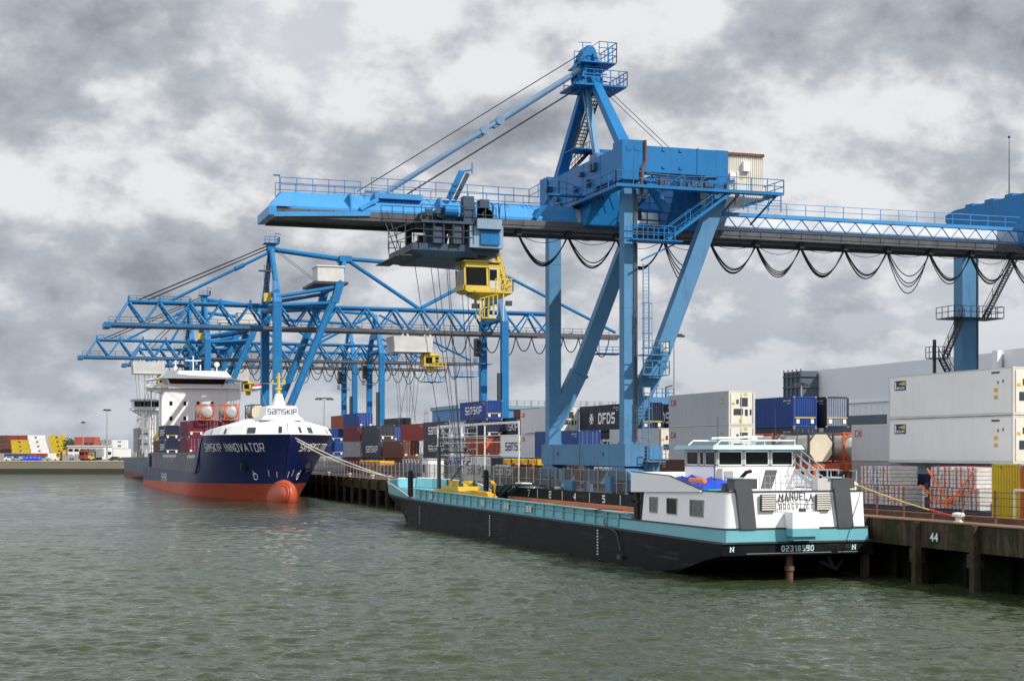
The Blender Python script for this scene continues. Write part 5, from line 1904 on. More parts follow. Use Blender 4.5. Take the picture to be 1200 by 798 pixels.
    for x in (113, 119):
        m.beam((x, yc - bw - 1, Z0 - 3.8), (x, yc - bw - 1, Z0 - .5), .15, .15)
    m.build('rear_platform', pipe_blue, cr)
    # trolley
    x0 = txx
    m = MB()
    m.hexa([(x0, yc - 3, 26.4), (x0 + 7.4, yc - 3, 26.4), (x0 + 7.4, yc + 3, 26.4), (x0, yc + 3, 26.4)], [(x0 - .3, yc - 3.2, 29.0), (x0 + 7.6, yc - 3.2, 29.0), (x0 + 7.6, yc + 3.2, 29.0), (x0 - .3, yc + 3.2, 29.0)])
    for xx in (x0 + 1.5, x0 + 6):
        m.beam((xx, yc - 2.6, 29), (xx + .6, yc - 2.6, 30.8), .3, .3)
        m.beam((xx + 1.2, yc - 2.6, 29), (xx + .6, yc - 2.6, 30.8), .3, .3)
        m.beam((xx, yc + 2.6, 29), (xx + .6, yc + 2.6, 30.8), .3, .3)
    m.box(x0 - .1, x0 + 7.5, yc - 3.05, yc + 3.05, 26.0, 26.4)
    t = m.build('trolley', light_grey, cr)
    m = MB()
    m.box(x0 + 6.0, x0 + 9.0, yc - 2.4, yc + .6, 23.6, 25.4)
    m.hexa([(x0 + 5.8, yc - 2.6, 25.4), (x0 + 9.2, yc - 2.6, 25.4), (x0 + 9.2, yc + .8, 25.4), (x0 + 5.8, yc + .8, 25.4)], [(x0 + 6.4, yc - 2, 25.9), (x0 + 8.7, yc - 2, 25.9), (x0 + 8.7, yc + .4, 25.9), (x0 + 6.4, yc + .4, 25.9)])
    m.box(x0 + 5.7, x0 + 10.2, yc - 2.9, yc + 1.0, 23.3, 23.5)
    m.railing([(x0 + 8, yc - 2.9, 23.5), (x0 + 10.2, yc - 2.9, 23.5)], 1.0, .7, .06)
    m.box(x0 + 7.0, x0 + 8.1, yc - 2, yc, 22.2, 23.3)
    cab = m.build('operator_cab', yellow_paint, cr)
    m = MB(); m.box(x0 + 6.3, x0 + 7.6, yc - 2.45, yc - 2.41, 23.9, 25.1); m.box(x0 + 8.2, x0 + 8.9, yc - 2.45, yc - 2.41, 23.9, 25.1); m.build('window', glass, cab)
    m = MB()
    for dx, bx in ((.6, -1.0), (1.4, -.6), (2.6, 0), (3.6, .3), (4.8, .6), (6.0, .9), (3.0, 3.5), (4.2, -3)):
        m.path([(x0 + dx, yc - 2 + (bx % 2) * 2, 26.2), (x0 + 3.2 + bx * .9, yc + (bx % 1.3), 5.5)], .045, 4)
    m.build('hoist_rope', cable_grey, t)
    return cr


build_truss_crane(290.0, 'blue tubular truss crane with grey trolley over the containers, nearest of the truss cranes', txx=71.2)
build_truss_crane(392.0, 'blue truss crane whose grey trolley hangs out over the white ship bridge', txx=30.3)
build_truss_crane(424.0, 'blue truss crane farthest along the quay, mostly hidden behind the other two truss cranes', tip=31.0, txx=56)
# ------------------------------------------------------------------ container ship with the white whaleback bow
SX, SB = 36.25, 8.85
STERN = 327.0


def ship_stem(z):
    return 211.5 - 0.78 * max(z, -1) * (1 + .0 * z)


def ship_hb(t, z):
    """half breadth: t metres behind the stem, at height z"""
    k = min(1, max(0, (z + .6) / 9.8))
    Le = 40 - 21.5 * k
    p = 1.55 + .95 * k
    s = min(1, t / Le)
    return SB * (1 - (1 - s) ** p)


def ship_top(y):
    if y <= 225:
        return 9.2
    if y >= 236:
        return 3.7
    t = (y - 225) / 11
    return 9.2 - 5.5 * (t * t * (3 - 2 * t))


shp = thing('container_ship', (SX, 270, 0), 'dark blue and red container ship with white bow cover, moored at the quay', 'ship')
m = MB()
ts = [0, .25, .8, 1.6, 2.6, 4, 6, 8.5, 11, 14, 17, 20, 23, 26, 29, 33, 38, 45, 60, 80, 100, 118, 127]
fr = [0, .12, .25, .4, .55, .7, .85, 1.0]
rings = []
for t in ts:
    rg = []
    ytop = ship_stem(9.2) + t
    zt = ship_top(ytop + max(0, 0))
    bd = 2.45 - 1.5 * min(1, t / 115)           # boot topping falls slightly towards the stern
    zs = [-.8, .0, bd * .5, bd, bd + .02] + [bd + .02 + (zt - bd - .02) * f for f in fr[1:]]
    half = []
    for z in zs:
        y = ship_stem(z) + t * (STERN - ship_stem(z)) / (STERN - ship_stem(9.2) - 7.2)
        y = min(y, STERN)
        hb = max(.04, ship_hb(t * 1.0, z))
        half.append((hb, y, z))
    rings.append([(SX - h, y, z) for h, y, z in half[::-1]] + [(SX + h, y, z) for h, y, z in half])
nz = len(rings[0]) // 2


def hull_mat(i, j):
    jj = j if j < nz else 2 * nz - 2 - j
    # strips counted from the deck: the last three are below the boot line
    return 1 if jj >= nz - 4 else 0


m.loft(rings, matf=hull_mat)
m.face(rings[-1])
m.loft([[r[0], r[-1]] for r in rings])
hull = m.build('hull', [navy_hull, ship_red], shp, smooth=True, recalc=True)
m = MB()
rg = []
for y, r, zc in ((205.0, .1, 1.0), (205.06, .45, 1.0), (205.25, .85, 1.0), (205.65, 1.25, .98), (206.3, 1.58, .94), (207.3, 1.83, .9), (209, 2.0, .82), (211, 2.0, .7), (213.5, 1.8, .5), (217, 1.3, .2), (221, .6, 0)):
    rg.append([(SX + r * .86 * math.cos(2 * PI * k / 20), y, zc + r * 1.12 * math.sin(2 * PI * k / 20)) for k in range(20)])
m.loft(rg, True, True)
m.build('bulbous_bow', ship_red, shp, smooth=True)
# side lines, hatch coaming with stanchions
m = MB()
for sg in (-1, 1):
    x = SX + sg * (SB + .0)
    m.beam((x, 238, 3.62), (x, STERN - 1, 3.62), .16, .2)
    m.beam((x - sg * .1, 236, 6.55), (x - sg * .1, 310, 6.55), .2, .25)
    m.box(x - .06 - sg * .9, x + .06 - sg * .9, 238, 310, 3.7, 6.5)
    # rounded shoulder of the bow dropping to the side deck
    m.build('side_coaming', navy_hull, shp) if sg == 1 else None
st0 = None
for k in range(26):
    y = 238 + k * 2.75
    if st0 is None:
        m = MB(); m.beam((SX - SB + .1, y, 3.7), (SX - SB + .1, y, 6.45), .28, .42, (0, 1, 0))
        st0 = m.build('side_stanchion', galv, shp)
    else:
        c = st0.copy(); COL.objects.link(c); c.location = (0, k * 2.75, 0)
m = MB()
m.box(SX - SB + .5, SX + SB - .5, 233, 310, 6.0, 6.5)
m.build('hatch_cover', dull_red, shp)

# white whaleback over the forecastle
m = MB()
tsb = [0, .25, .8, 1.6, 2.6, 4, 6, 8.5, 11, 14, 17, 20, 22.5]
ys9 = ship_stem(9.2)
r0, r1, r2 = [], [], []
for sg, seq in ((-1, tsb[::-1]), (1, tsb[1:])):
    for t in seq:
        hb = max(.02, ship_hb(t, 9.2))
        y = ys9 + t
        f = min(1, t / 4)
        r0.append((SX + sg * hb, y, 9.2))
        r1.append((SX + sg * max(.02, hb - .55), y + 1.0 * (1 - t / 30), 10.75 - .04 * t))
        r2.append((SX + sg * hb * .36, 211.0 + t * .5, 11.55))
m.loft([r0, r1]); m.loft([r1, r2])
m.face(r2)
m.face([r0[0], r1[0], r2[0], r2[-1], r1[-1], r0[-1]])
# foot of the sign house
m.hexa([(SX - 2.9, 209.7, 11.2), (SX + 2.9, 209.7, 11.2), (SX + 3.2, 219, 11.2), (SX - 3.2, 219, 11.2)], [(SX - 2.4, 210.3, 11.75), (SX + 2.4, 210.3, 11.75), (SX + 2.5, 217, 11.7), (SX - 2.5, 217, 11.7)])
m.prism_y([(SX - 2.25, 11.6), (SX + 2.25, 11.6), (SX + 2.1, 12.95), (SX + 1.9, 13.15), (SX - 1.9, 13.15), (SX - 2.1, 12.95)], 210.35, 216)
m.hexa([(SX - .8, 212, 13.1), (SX + .8, 212, 13.1), (SX + .8, 214.5, 13.1), (SX - .8, 214.5, 13.1)], [(SX - .38, 212.6, 14.9), (SX + .38, 212.6, 14.9), (SX + .38, 213.8, 14.9), (SX - .38, 213.8, 14.9)])
m.build('bow_cover', ship_white, shp, recalc=True)
m = MB()
strokes(m, 'samskip', (SX - 1.95, 210.35 - .02, 11.98), (1, 0, 0), (0, 0, 1), .75, w=.40, t=.12, gap=.22, fit=3.9)
m.build('bow_sign', letter_navy, shp)
# window ports in the bow cover: dark slots following the sloping side
m = MB()


def on_cover(t, sg, f):
    hb = ship_hb(t, 9.2); y = ys9 + t
    a = Vector((SX + sg * hb, y, 9.2)); b = Vector((SX + sg * max(.02, hb - .55), y + 1.0 * (1 - t / 30), 10.75 - .04 * t))
    return a.lerp(b, f)


for sg in (-1, 1):
    for t, w in ((1.7, .42), (3.5, .9), (8.5, .35), (12, .3)) if sg > 0 else ((1.0, .35), (4.6, 1.2), (9.5, .4), (14.5, .3)):
        a, b = t - w / 2, t + w / 2
        pts = [on_cover(a, sg, .12), on_cover(b, sg, .12), on_cover(b + .15, sg, .68), on_cover(a + .15, sg, .68)]
        n = (pts[1] - pts[0]).cross(pts[3] - pts[0]).normalized()
        if n.x * sg < 0 and abs(n.x) > .1 or n.y > .5:
            n = -n
        if n.y > 0:
            n = -n if abs(n.x) < .3 else n
        m.hexa([p - n * .05 for p in pts], [p + n * .06 for p in pts])
m.build('bow_port', dark_steel, shp, recalc=True)
# foremast
m = MB()
m.tube((SX, 213.2, 14.9), (SX, 213.2, 17.8), .28, .2, n=8)
m.beam((SX - .9, 213.2, 16.3), (SX + .9, 213.2, 16.3), .16, .16)
for x in (-.85, .85):
    m.tube((SX + x, 213.2, 16.3), (SX + x, 213.2, 16.8), .12)
m.box(SX - .45, SX + .45, 212.9, 213.5, 15.5, 15.7); m.box(SX - .35, SX + .35, 213, 213.4, 17.1, 17.25)
m.build('foremast', yellow_paint, shp)


# name along both bows, laid on the flare
def hull_pt(t, z, sg):
    y = ship_stem(z) + t * (STERN - ship_stem(z)) / (STERN - ship_stem(9.2) - 7.2)
    return Vector((SX + sg * (max(.04, ship_hb(t, z)) + .05), y, z))


m = MB()


def hull_text(text, sg, ta, tb, zbase, h):
    wd = [(.45 if c in 'I ' else max(x for p in GL[c] for x, y in p)) for c in text]
    tot = sum(wd) + .55 * (len(text) - 1)
    cur = 0.0
    # letters keep an even spacing along the curved plating, not along the keel
    K_ = 60
    arc = [0.0]
    for q in range(K_):
        arc.append(arc[-1] + (hull_pt(ta + (tb - ta) * (q + 1) / K_, zbase, sg) - hull_pt(ta + (tb - ta) * q / K_, zbase, sg)).length)

    def at_arc(f):
        v = f * arc[-1]
        for q in range(K_):
            if arc[q + 1] >= v:
                return ta + (tb - ta) * (q + (v - arc[q]) / (arc[q + 1] - arc[q])) / K_
        return tb
    for i, c in enumerate(text):
        t0 = at_arc(cur / tot)
        t1 = at_arc((cur + wd[i]) / tot)
        cur += wd[i] + .55
        if c == ' ':
            continue
        for pl in GL[c]:
            mx = max(x for p in GL[c] for x, y in p) or 1
            for (x0, y0), (x1, y1) in zip(pl[:-1], pl[1:]):
                q = []
                for x, y in ((x0, y0), (x1, y1)):
                    fx = x / mx if mx > .01 else .5
                    if c == 'I':
                        fx = .5
                    q.append((t0 + (t1 - t0) * fx, zbase + y * h))
                a, b = hull_pt(q[0][0], q[0][1], sg), hull_pt(q[1][0], q[1][1], sg)
                nrm = (hull_pt(q[0][0] + .3, q[0][1], sg) - hull_pt(q[0][0] - .3, q[0][1], sg)).cross(hull_pt(q[0][0], q[0][1] + .3, sg) - hull_pt(q[0][0], q[0][1] - .3, sg)).normalized()
                m.beam(a, b, .14, .06, nrm)


hull_text('SAMSKIP INNOVATOR', -1, 18.0, 3.2, 6.9, 1.05)
m.build('ship_name', letter_white, shp)
m = MB()
hull_text('SAMSKIP INNOVATOR', 1, 2.5, 16.5, 6.95, .95)
m.build('ship_name', letter_white, shp)
m = MB()
for sg in (-1, 1):
    for t, z in ((1.2, 3.3), (2.8, 3.5), (6.0, 3.4)):
        a = hull_pt(t, z, sg); b = hull_pt(t + .15, z + .8, sg)
        m.beam(a, b, .1, .05, (sg, -1, 0))
    m.build('draught_mark', letter_white, shp)
    m = MB()
    for k in range(8):
        p = hull_pt(5.8 + .5 * math.cos(k * PI / 4), 3.4 + .45 * math.sin(k * PI / 4), sg); q = hull_pt(5.8 + .5 * math.cos((k + 1) * PI / 4), 3.4 + .45 * math.sin((k + 1) * PI / 4), sg)
        m.beam(p, q, .12, .05, (sg, -1, 0))
    m.build('thruster_mark', letter_white, shp)
    m = MB()
m = MB()
strokes(m, 'SAMSKIP'[:5], (SX - SB - .06, 287, 1.6), (0, -1, 0), (0, 0, 1), 1.4, fit=9)
m.build('side_lettering', letter_white, shp)
for sg in (-1, 1):
    m = MB()
    p = hull_pt(8.0, 4.9, sg)
    m.box(p.x - .35, p.x + .35, p.y - .5, p.y + .5, 4.5, 5.3)
    m.box(p.x - .3, p.x + .3, p.y - .3, p.y + .2, 4.1, 4.5)
    m.build('anchor', black_rubber, shp)
m = MB()
for sg in (-1,):
    pts = [Vector((SX + sg * (SB + .03), 226 + k * .8, ship_top(226 + k * .8) - .1)) for k in range(14)]
    m.path(pts, .14)
m.build('shoulder_rail', navy_hull, shp)

# accommodation block and bridge
AY = 311.0
m = MB()
m.box(SX - 6.6, SX + 6.2, AY, AY + 6, 6.0, 19.3)
m.box(SX - 6.0, SX + 5.8, AY + 6, AY + 11, 5.0, 13)
m.prism_y([(SX - 6.65, 18.4), (SX - 9.4, 19.0), (SX - 9.4, 19.35), (SX - 6.65, 19.35)], AY - .2, AY + 3)
m.prism_y([(SX + 6.25, 16.9), (SX + 8.8, 17.3), (SX + 8.8, 19.35), (SX + 6.25, 19.35)], AY - .2, AY + 4)
m.box(SX - 9.6, SX + 8.8, AY - .6, AY + 4.2, 19.36, 19.9)
m.box(SX - 9.6, SX - 5.6, AY - .7, AY - .6, 19.4, 20.1); m.box(SX + 5.4, SX + 8.8, AY - .7, AY - .6, 19.4, 20.5)
m.build('accommodation', ship_white, shp)
m = MB()
m.hexa([(SX - 5.4, AY - .6, 19.91), (SX + 4.9, AY - .6, 19.91), (SX + 4.9, AY + 5, 19.91), (SX - 5.4, AY + 7, 19.91)], [(SX - 6.0, AY - 1.0, 21.3), (SX + 6.4, AY - 1.0, 21.3), (SX + 6.4, AY + 7, 21.3), (SX - 6.0, AY + 7, 21.3)])
m.hexa([(SX - 6.9, AY - 1.6, 21.31), (SX + 7.3, AY - 1.6, 21.31), (SX + 7.3, AY + 8, 21.31), (SX - 6.9, AY + 8, 21.31)], [(SX - 5.6, AY - .4, 22.9), (SX + 6.0, AY - .4, 22.9), (SX + 6.0, AY + 7, 22.9), (SX - 5.6, AY + 7, 22.9)])
m.hexa([(SX - 9.9, AY - .8, 20.9), (SX - 6.0, AY - 1.2, 21.3), (SX - 6.0, AY + 5, 21.3), (SX - 9.9, AY + 4, 20.9)], [(SX - 9.9, AY - .8, 21.05), (SX - 6.0, AY - 1.2, 21.6), (SX - 6.0, AY + 5, 21.6), (SX - 9.9, AY + 4, 21.05)])
m.hexa([(SX + 6.4, AY - 1.2, 21.3), (SX + 9.4, AY - .8, 20.9), (SX + 9.4, AY + 4, 20.9), (SX + 6.4, AY + 5, 21.3)], [(SX + 6.4, AY - 1.2, 21.6), (SX + 9.4, AY - .8, 21.05), (SX + 9.4, AY + 4, 21.05), (SX + 6.4, AY + 5, 21.6)])
br = m.build('bridge', ship_white, shp)
m = MB()
m.hexa([(SX - 5.0, AY - .75, 20.25), (SX + 5.5, AY - .75, 20.25), (SX + 5.5, AY - .6, 20.25), (SX - 5.0, AY - .6, 20.25)], [(SX - 5.5, AY - 1.05, 21.25), (SX + 5.9, AY - 1.05, 21.25), (SX + 5.9, AY - .9, 21.25), (SX - 5.5, AY - .9, 21.25)])
m.build('bridge_window', glass, br)
m = MB()
for x, y, h in ((-3.6, 3, 2.2), (0, 4, 3.2), (1.2, 2, 1.4), (4.6, 3, 1.6)):
    m.tube((SX + x, AY + y, 22.9), (SX + x, AY + y, 22.9 + h), .12, n=6)
m.ball((SX + 4.6, AY + 3, 24.4), .55); m.ball((SX - 3.6, AY + 3, 23.6), .4)
m.beam((SX - 1.6, AY + 4, 25.2), (SX + 1.6, AY + 4, 25.2), .2, .2)
m.build('radar_mast', white_paint, br)
m = MB()
for z in (16.4, 13.4, 10.5):
    for x in (-4.8, -2.1, .5, 3.3):
        if (z < 14 and x > -2) or (z < 11 and x > -4):
            continue
        m.box(SX + x - .28, SX + x + .28, AY - .06, AY - .004, z - .4, z + .4)
m.build('cabin_window', glass, shp)
m = MB()
m.railing([(SX - 9.5, AY - .6, 19.9), (SX - 5.6, AY - .6, 19.9)], .9, 1, .03)
for x in (SX - 8.6,):
    m.tube((x, AY + .2, 6.0), (x, AY + .2, 19), .07); m.tube((x + 1.8, AY + .2, 6), (x + 1.8, AY + .2, 17.6), .07)
m.build('bridge_wing_post', grey_paint, shp)
m = MB(); m.box(SX - 8.0, SX + 8.0, AY + 11.1, STERN - .6, 3.6, 6.5); m.build('stern_house', navy_hull, shp)
# flags
for nm, x, z, mats, lab in (('flag', SX - 4.2, 17.0, None, 'small red, white and blue flag flying beside the yellow foremast'),):
    t = thing(nm, (SX - 1.8, 213.6, 16.6), lab, 'flag')
    m = MB()
    for i, mt in enumerate((1, 0, 2)):
        rows = []
        for k in range(7):
            xx = SX - 2.3 - k * .22
            rows.append([(xx, 213.6 + .12 * math.sin(k * 1.1), 16.0 - i * .28 + .05 * k * -.5), (xx, 213.6 + .12 * math.sin(k * 1.1), 16.28 - i * .28 + .05 * k * -.5)])
        m.use((2, 0, 1)[i]); m.loft(rows)
    m.build('cloth', [letter_white, flag_blue, flag_red], t)
    m = MB(); m.path([(SX - .9, 213.3, 16.3), (SX - 2.3, 213.6, 16.35), (SX - 2.3, 213.6, 15.0), (SX - 1.6, 213.8, 13.1)], .03, 4); m.build('halyard', galv, t)

# ropes from the bow to the quay
bp = bol2.location
rope('mooring_rope', (SX + .9, 205.2, 8.7), (bp.x, bp.y, QZ + .4), .35, .075, rope_white, 'upper of the two pale ropes from the ship bow to the quay')
rope('mooring_rope', (SX + 1.2, 205.6, 8.3), (bp.x + .2, bp.y - 1.2, QZ + .38), .7, .075, rope_white, 'lower of the two pale ropes from the ship bow to the quay')

# ------------------------------------------------------------------ the second ship, moored behind
S2, S2B = 39.4, 7.6
s2 = thing('coaster', (S2, 400, 0), 'grey blue cargo ship with white bridge moored behind the big container ship', 'ship')
m = MB()
m.use(1).hexa([(S2 - S2B * .8, 358, -.5), (S2 + S2B * .8, 358, -.5), (S2 + S2B, 440, -.5), (S2 - S2B, 440, -.5)], [(S2 - S2B, 356, 1.5), (S2 + S2B, 356, 1.5), (S2 + S2B, 440, 1.5), (S2 - S2B, 440, 1.5)])
m.use(0).hexa([(S2 - S2B, 356, 1.5), (S2 + S2B, 356, 1.5), (S2 + S2B, 440, 1.5), (S2 - S2B, 440, 1.5)], [(S2 - S2B - .3, 354, 5.6), (S2 + S2B, 354, 5.6), (S2 + S2B, 440, 5.2), (S2 - S2B - .3, 440, 5.2)])
m.build('hull', [grey_hull, dull_red], s2, recalc=True)
m = MB()
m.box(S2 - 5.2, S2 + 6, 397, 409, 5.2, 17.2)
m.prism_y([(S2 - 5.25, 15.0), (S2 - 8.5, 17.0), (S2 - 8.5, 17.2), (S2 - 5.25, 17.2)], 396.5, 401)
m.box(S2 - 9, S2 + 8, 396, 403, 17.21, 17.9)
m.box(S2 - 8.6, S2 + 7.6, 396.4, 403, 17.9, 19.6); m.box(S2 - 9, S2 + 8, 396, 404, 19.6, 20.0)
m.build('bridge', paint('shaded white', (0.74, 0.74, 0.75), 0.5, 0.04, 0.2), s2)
m = MB(); m.box(S2 - 8.3, S2 + 7.4, 396.3, 396.38, 18.1, 19.4)
for x in (-1, 1.4, 3.6):
    for z in (13.6, 11, 8.6):
        m.box(S2 + x, S2 + x + .7, 396.93, 396.99, z, z + .8)
m.build('window', glass, s2)
m = MB()
for x, h in ((-4, 2.5), (-1, 4), (3, 6)):
    m.tube((S2 + x, 400, 20), (S2 + x, 400, 20 + h), .12, n=6)
m.build('radar_mast', grey_paint, s2)
m = MB()
for x in (S2 - 8.2, S2 - 5.5):
    for y in (374, 388.5):
        m.beam((x, y, 5.2), (x, y, 15.6), .35, .35)
for z in (7.5, 9.8, 12.2, 14.6):
    m.beam((S2 - 8.2, 374, z), (S2 - 5.5, 374, z), .25, .25)
    m.beam((S2 - 8.2, 374, z), (S2 - 8.2, 388.5, z), .25, .25)
m.build('cell_guide', galv, s2)
m = MB()
for y in range(355, 400, 3):
    m.box(S2 - S2B - .2, S2 - S2B + .1, y, y + 1.4, 5.5, 6.9)
m.build('deck_stanchion', light_grey, s2)
# ------------------------------------------------------------------ containers
CCOL = {
    'navy': (0.014, 0.026, 0.065), 'slate': (0.045, 0.055, 0.075), 'blue': (0.010, 0.055, 0.25), 'orange': (0.42, 0.10, 0.035), 'dark red': (0.17, 0.022, 0.020),
    'red': (0.27, 0.035, 0.026), 'brown': (0.13, 0.045, 0.028), 'grey': (0.30, 0.31, 0.32), 'dark grey': (0.085, 0.09, 0.095), 'white': (0.78, 0.78, 0.77),
    'maroon': (0.14, 0.012, 0.035), 'orange red': (0.50, 0.10, 0.035), 'yellow': (0.55, 0.40, 0.015), 'ink': (0.010, 0.014, 0.026), 'pale blue': (0.24, 0.28, 0.36), 'cream': (0.62, 0.60, 0.53), 'reefer grey': (0.50, 0.515, 0.54),
}


def cmat(c):
    if c in ('white', 'cream', 'reefer grey'):
        return paint('container ' + c, CCOL[c], 0.5, 0.035, 0.5, (0.45, 0.40, 0.34), -0.1)
    return paint('container ' + c, CCOL[c], 0.5, 0.14, 0.5, RUST if c != 'grey' else (0.28, 0.20, 0.13), 0.22, spots=RUST, spots_amt=0.45, spots_map=(2.5, 2.5, 1.2))


_proto = {}


def corrugated(m, L, H, x, sg, y0, y1, z0, z1, step=0.28, dep=0.045):
    n = max(2, round((y1 - y0) / step))
    s = (y1 - y0) / n
    prof = []
    for k in range(n):
        a = y0 + k * s
        prof += [(x, a), (x, a + s * .3), (x - sg * dep, a + s * .45), (x - sg * dep, a + s * .85)]
    prof.append((x, y1))
    m.loft([[(px, y, z0) for px, y in prof], [(px, y, z1) for px, y in prof]])


def make_container(col, L, H, end, text):
    t = thing('shipping_container', (0, 0, 0), 'x', 'container')
    w = 1.22
    body = cmat(col)
    flat = end == 'reefer'
    m = MB()
    for sg in (-1, 1):
        if flat:
            m.box(sg * (w - .03) - .012, sg * (w - .03) + .012, -L / 2 + .1, L / 2 - .1, .16, H - .1)
            k = -L / 2 + .7
            while k < L / 2 - .3:
                m.box(sg * (w - .016) - .006, sg * (w - .016) + .006, k - .03, k + .03, .2, H - .14)
                k += 1.1
        else:
            corrugated(m, L, H, sg * (w - .015), sg, -L / 2 + .12, L / 2 - .12, .15, H - .1)
    m.box(-w + .05, w - .05, -L / 2 + .1, L / 2 - .1, H - .05, H - .02)
    m.box(-w + .05, w - .05, -L / 2 + .1, L / 2 - .1, .1, .14)
    m.box(-w + .08, w - .08, L / 2 - .08, L / 2 - .03, .15, H - .1)
    m.build('body', body, t)
    m = MB()
    for sx in (-1, 1):
        for sy in (-1, 1):
            m.box(sx * (w - .07) - .07, sx * (w - .07) + .07, sy * (L / 2 - .07) - .07, sy * (L / 2 - .07) + .07, .12, H - .12)
        m.box(sx * (w - .04) - .04, sx * (w - .04) + .04, -L / 2 + .14, L / 2 - .14, .01, .15)
        m.box(sx * (w - .04) - .035, sx * (w - .04) + .035, -L / 2 + .14, L / 2 - .14, H - .1, H - .012)
    for sy in (-1, 1):
        m.box(-w + .14, w - .14, sy * (L / 2 - .06) - .05, sy * (L / 2 - .06) + .05, .01, .15)
        m.box(-w + .14, w - .14, sy * (L / 2 - .06) - .05, sy * (L / 2 - .06) + .05, H - .12, H - .012)
    m.build('frame', cmat(col) if end != 'reefer' else paint('reefer frame', (0.60, 0.58, 0.53), 0.5, 0.1, 0.8, RUST, 0.15), t)
    m = MB()
    for sx in (-1, 1):
        for sy in (-1, 1):
            for z in (0, H - .118):
                m.box(sx * (w - .085) - .089, sx * (w - .085) + .089, sy * (L / 2 - .085) - .089, sy * (L / 2 - .085) + .089, z, z + .118)
    m.build('corner_casting', grey_paint if end != 'reefer' else light_grey, t)
    yn = -L / 2
    if end == 'reefer':
        m = MB()
        m.box(-w + .15, w - .15, yn + .02, yn + .12, .16, H - .13)
        u = m.build('reefer_unit', cream, t)
        m = MB()
        m.box(-.15, .55, yn - .005, yn + .018, H * .55, H * .80)
        m.box(-.75, .1, yn - .006, yn + .018, H * .30, H * .48); m.box(.3, .55, yn - .007, yn + .018, H * .28, H * .46); m.box(.75, .9, yn - .008, yn + .018, H * .3, H * .46)
        m.box(-.5, -.3, yn - .007, yn + .018, H * .62, H * .75)
        m.build('grille', dark_steel, u)
        m = MB()
        m.box(-.25, .05, yn - .004, yn + .018, H * .08, H * .18); m.box(.2, .5, yn - .004, yn + .018, H * .86, H * .94); m.box(-.9, -.65, yn - .004, yn + .018, H * .60, H * .66)
        m.build('warning_label', yellow_paint, u)
        m = MB()
        for x in (-w + .2, w - .2, -.05):
            m.beam((x, yn - .01, .2), (x, yn - .01, H - .2), .04, .04)
        m.build('edge_post', light_grey, u)
    elif end == 'door':
        for sg in (-1, 1):
            m = MB()
            xa, xb = (-w + .145, -.01) if sg < 0 else (.01, w - .145)
            for k in range(4):
                z = .17 + k * (H - .32) / 4
                m.box(xa, xb, yn + .03, yn + .07, z, z + (H - .32) / 4 - .05)
            m.box(xa, xb, yn + .05, yn + .09, .17, H - .14)
            d = m.build('door', cmat({'slate': 'navy', 'navy': 'blue'}.get(col, col)) if text != 'ink' else body, t)
            m = MB()
            for x in (xa + (xb - xa) * .28, xa + (xb - xa) * .72):
                m.tube((x, yn - .005, .14), (x, yn - .005, H - .13), .022, n=6)
                m.box(x - .05, x + .12, yn - .03, yn + .0, .95, 1.0)
            m.build('lock_rod', galv, d)
        m = MB()
        m.box(-w + .2, -w + .55, yn - .001, yn + .028, .3, .62); m.box(w - .55, w - .2, yn - .001, yn + .028, .3, .62)
        m.build('marking_plate', white_paint, t)
    else:           # ribbed end wall, with a yellow band on the pallet wide ones
        m = MB()
        n = 9
        pr = []
        for k in range(n):
            a = -w + .14 + (2 * w - .28) * k / n
            s = (2 * w - .28) / n
            pr += [(a, yn + .03), (a + s * .45, yn + .03), (a + s * .55, yn + .09), (a + s * .9, yn + .09)]
        pr += [(w - .14, yn + .03)]
        m.loft([[(x, y, .15) for x, y in pr], [(x, y, H - .12) for x, y in pr]])
        m.build('end_wall', cmat('pale blue') if end == 'silver' else body, t)
        if end in ('rib', 'silver'):
            m = MB(); m.box(-w + .14, w - .14, yn - .01, yn + .025, H * .29, H * .33); m.build('band', yellow_paint, t)
            m = MB()
            m.box(-w + .3, -w + .62, yn - .015, yn + .025, .35, .75); m.box(w - .62, w - .3, yn - .015, yn + .025, .35, .75)
            m.build('marking_plate', white_paint, t)
    if not flat:
        m = MB()
        for k in range(9):
            if k != 4:
                m.box(-w - .012, -w - .004, yn + .55 + k * .17, yn + .66 + k * .17, H * .84, H * .89)
        for k in range(3):
            m.box(-w - .012, -w - .004, yn + .55 + k * .25, yn + .72 + k * .25, H * .76, H * .79)
        m.build('code_marking', light_grey, t)
    x = -w
    if text == 'samskip':
        m = MB(); strokes(m, 'samskip', (x, 3.9, H * .30), (0, -1, 0), (0, 0, 1), H * .42, w=.8, t=.2, gap=.42, fit=8.2); m.build('lettering', letter_white, t)
    elif text == 'samskip dark':
        m = MB(); strokes(m, 'samskip', (x, 3.8, H * .28), (0, -1, 0), (0, 0, 1), H * .40, w=.8, t=.2, gap=.42, fit=8.0); m.build('lettering', letter_navy, t)
    elif text == 'DFDS':
        m = MB()
        strokes(m, 'DFDS', (x, .2, H * .28), (0, -1, 0), (0, 0, 1), H * .42, t=.24, fit=4.6)
        c = Vector((x - .006, 2.4, H * .49))
        for k in range(4):
            a = k * PI / 2
            p = lambda r, d: c + Vector((0, r * math.cos(a) - d * math.sin(a), r * math.sin(a) + d * math.cos(a)))
            m.face([p(.05, -.05), p(.05, .05), p(.62, .36), p(.5, 0), p(.62, -.36)])
        m.build('lettering', letter_white, t)
        m = MB()
        for o in (0, 2.6):
            for k in range(8):
                a = k / 8; b = a + .07
                m.face([(x - .003, 3.4 - o - a * .9, .15 + a * (H - .3)), (x - .003, 3.34 - o - a * .9, .15 + a * (H - .3)), (x - .003, 3.34 - o - b * .9, .15 + b * (H - .3)), (x - .003, 3.4 - o - b * .9, .15 + b * (H - .3))])
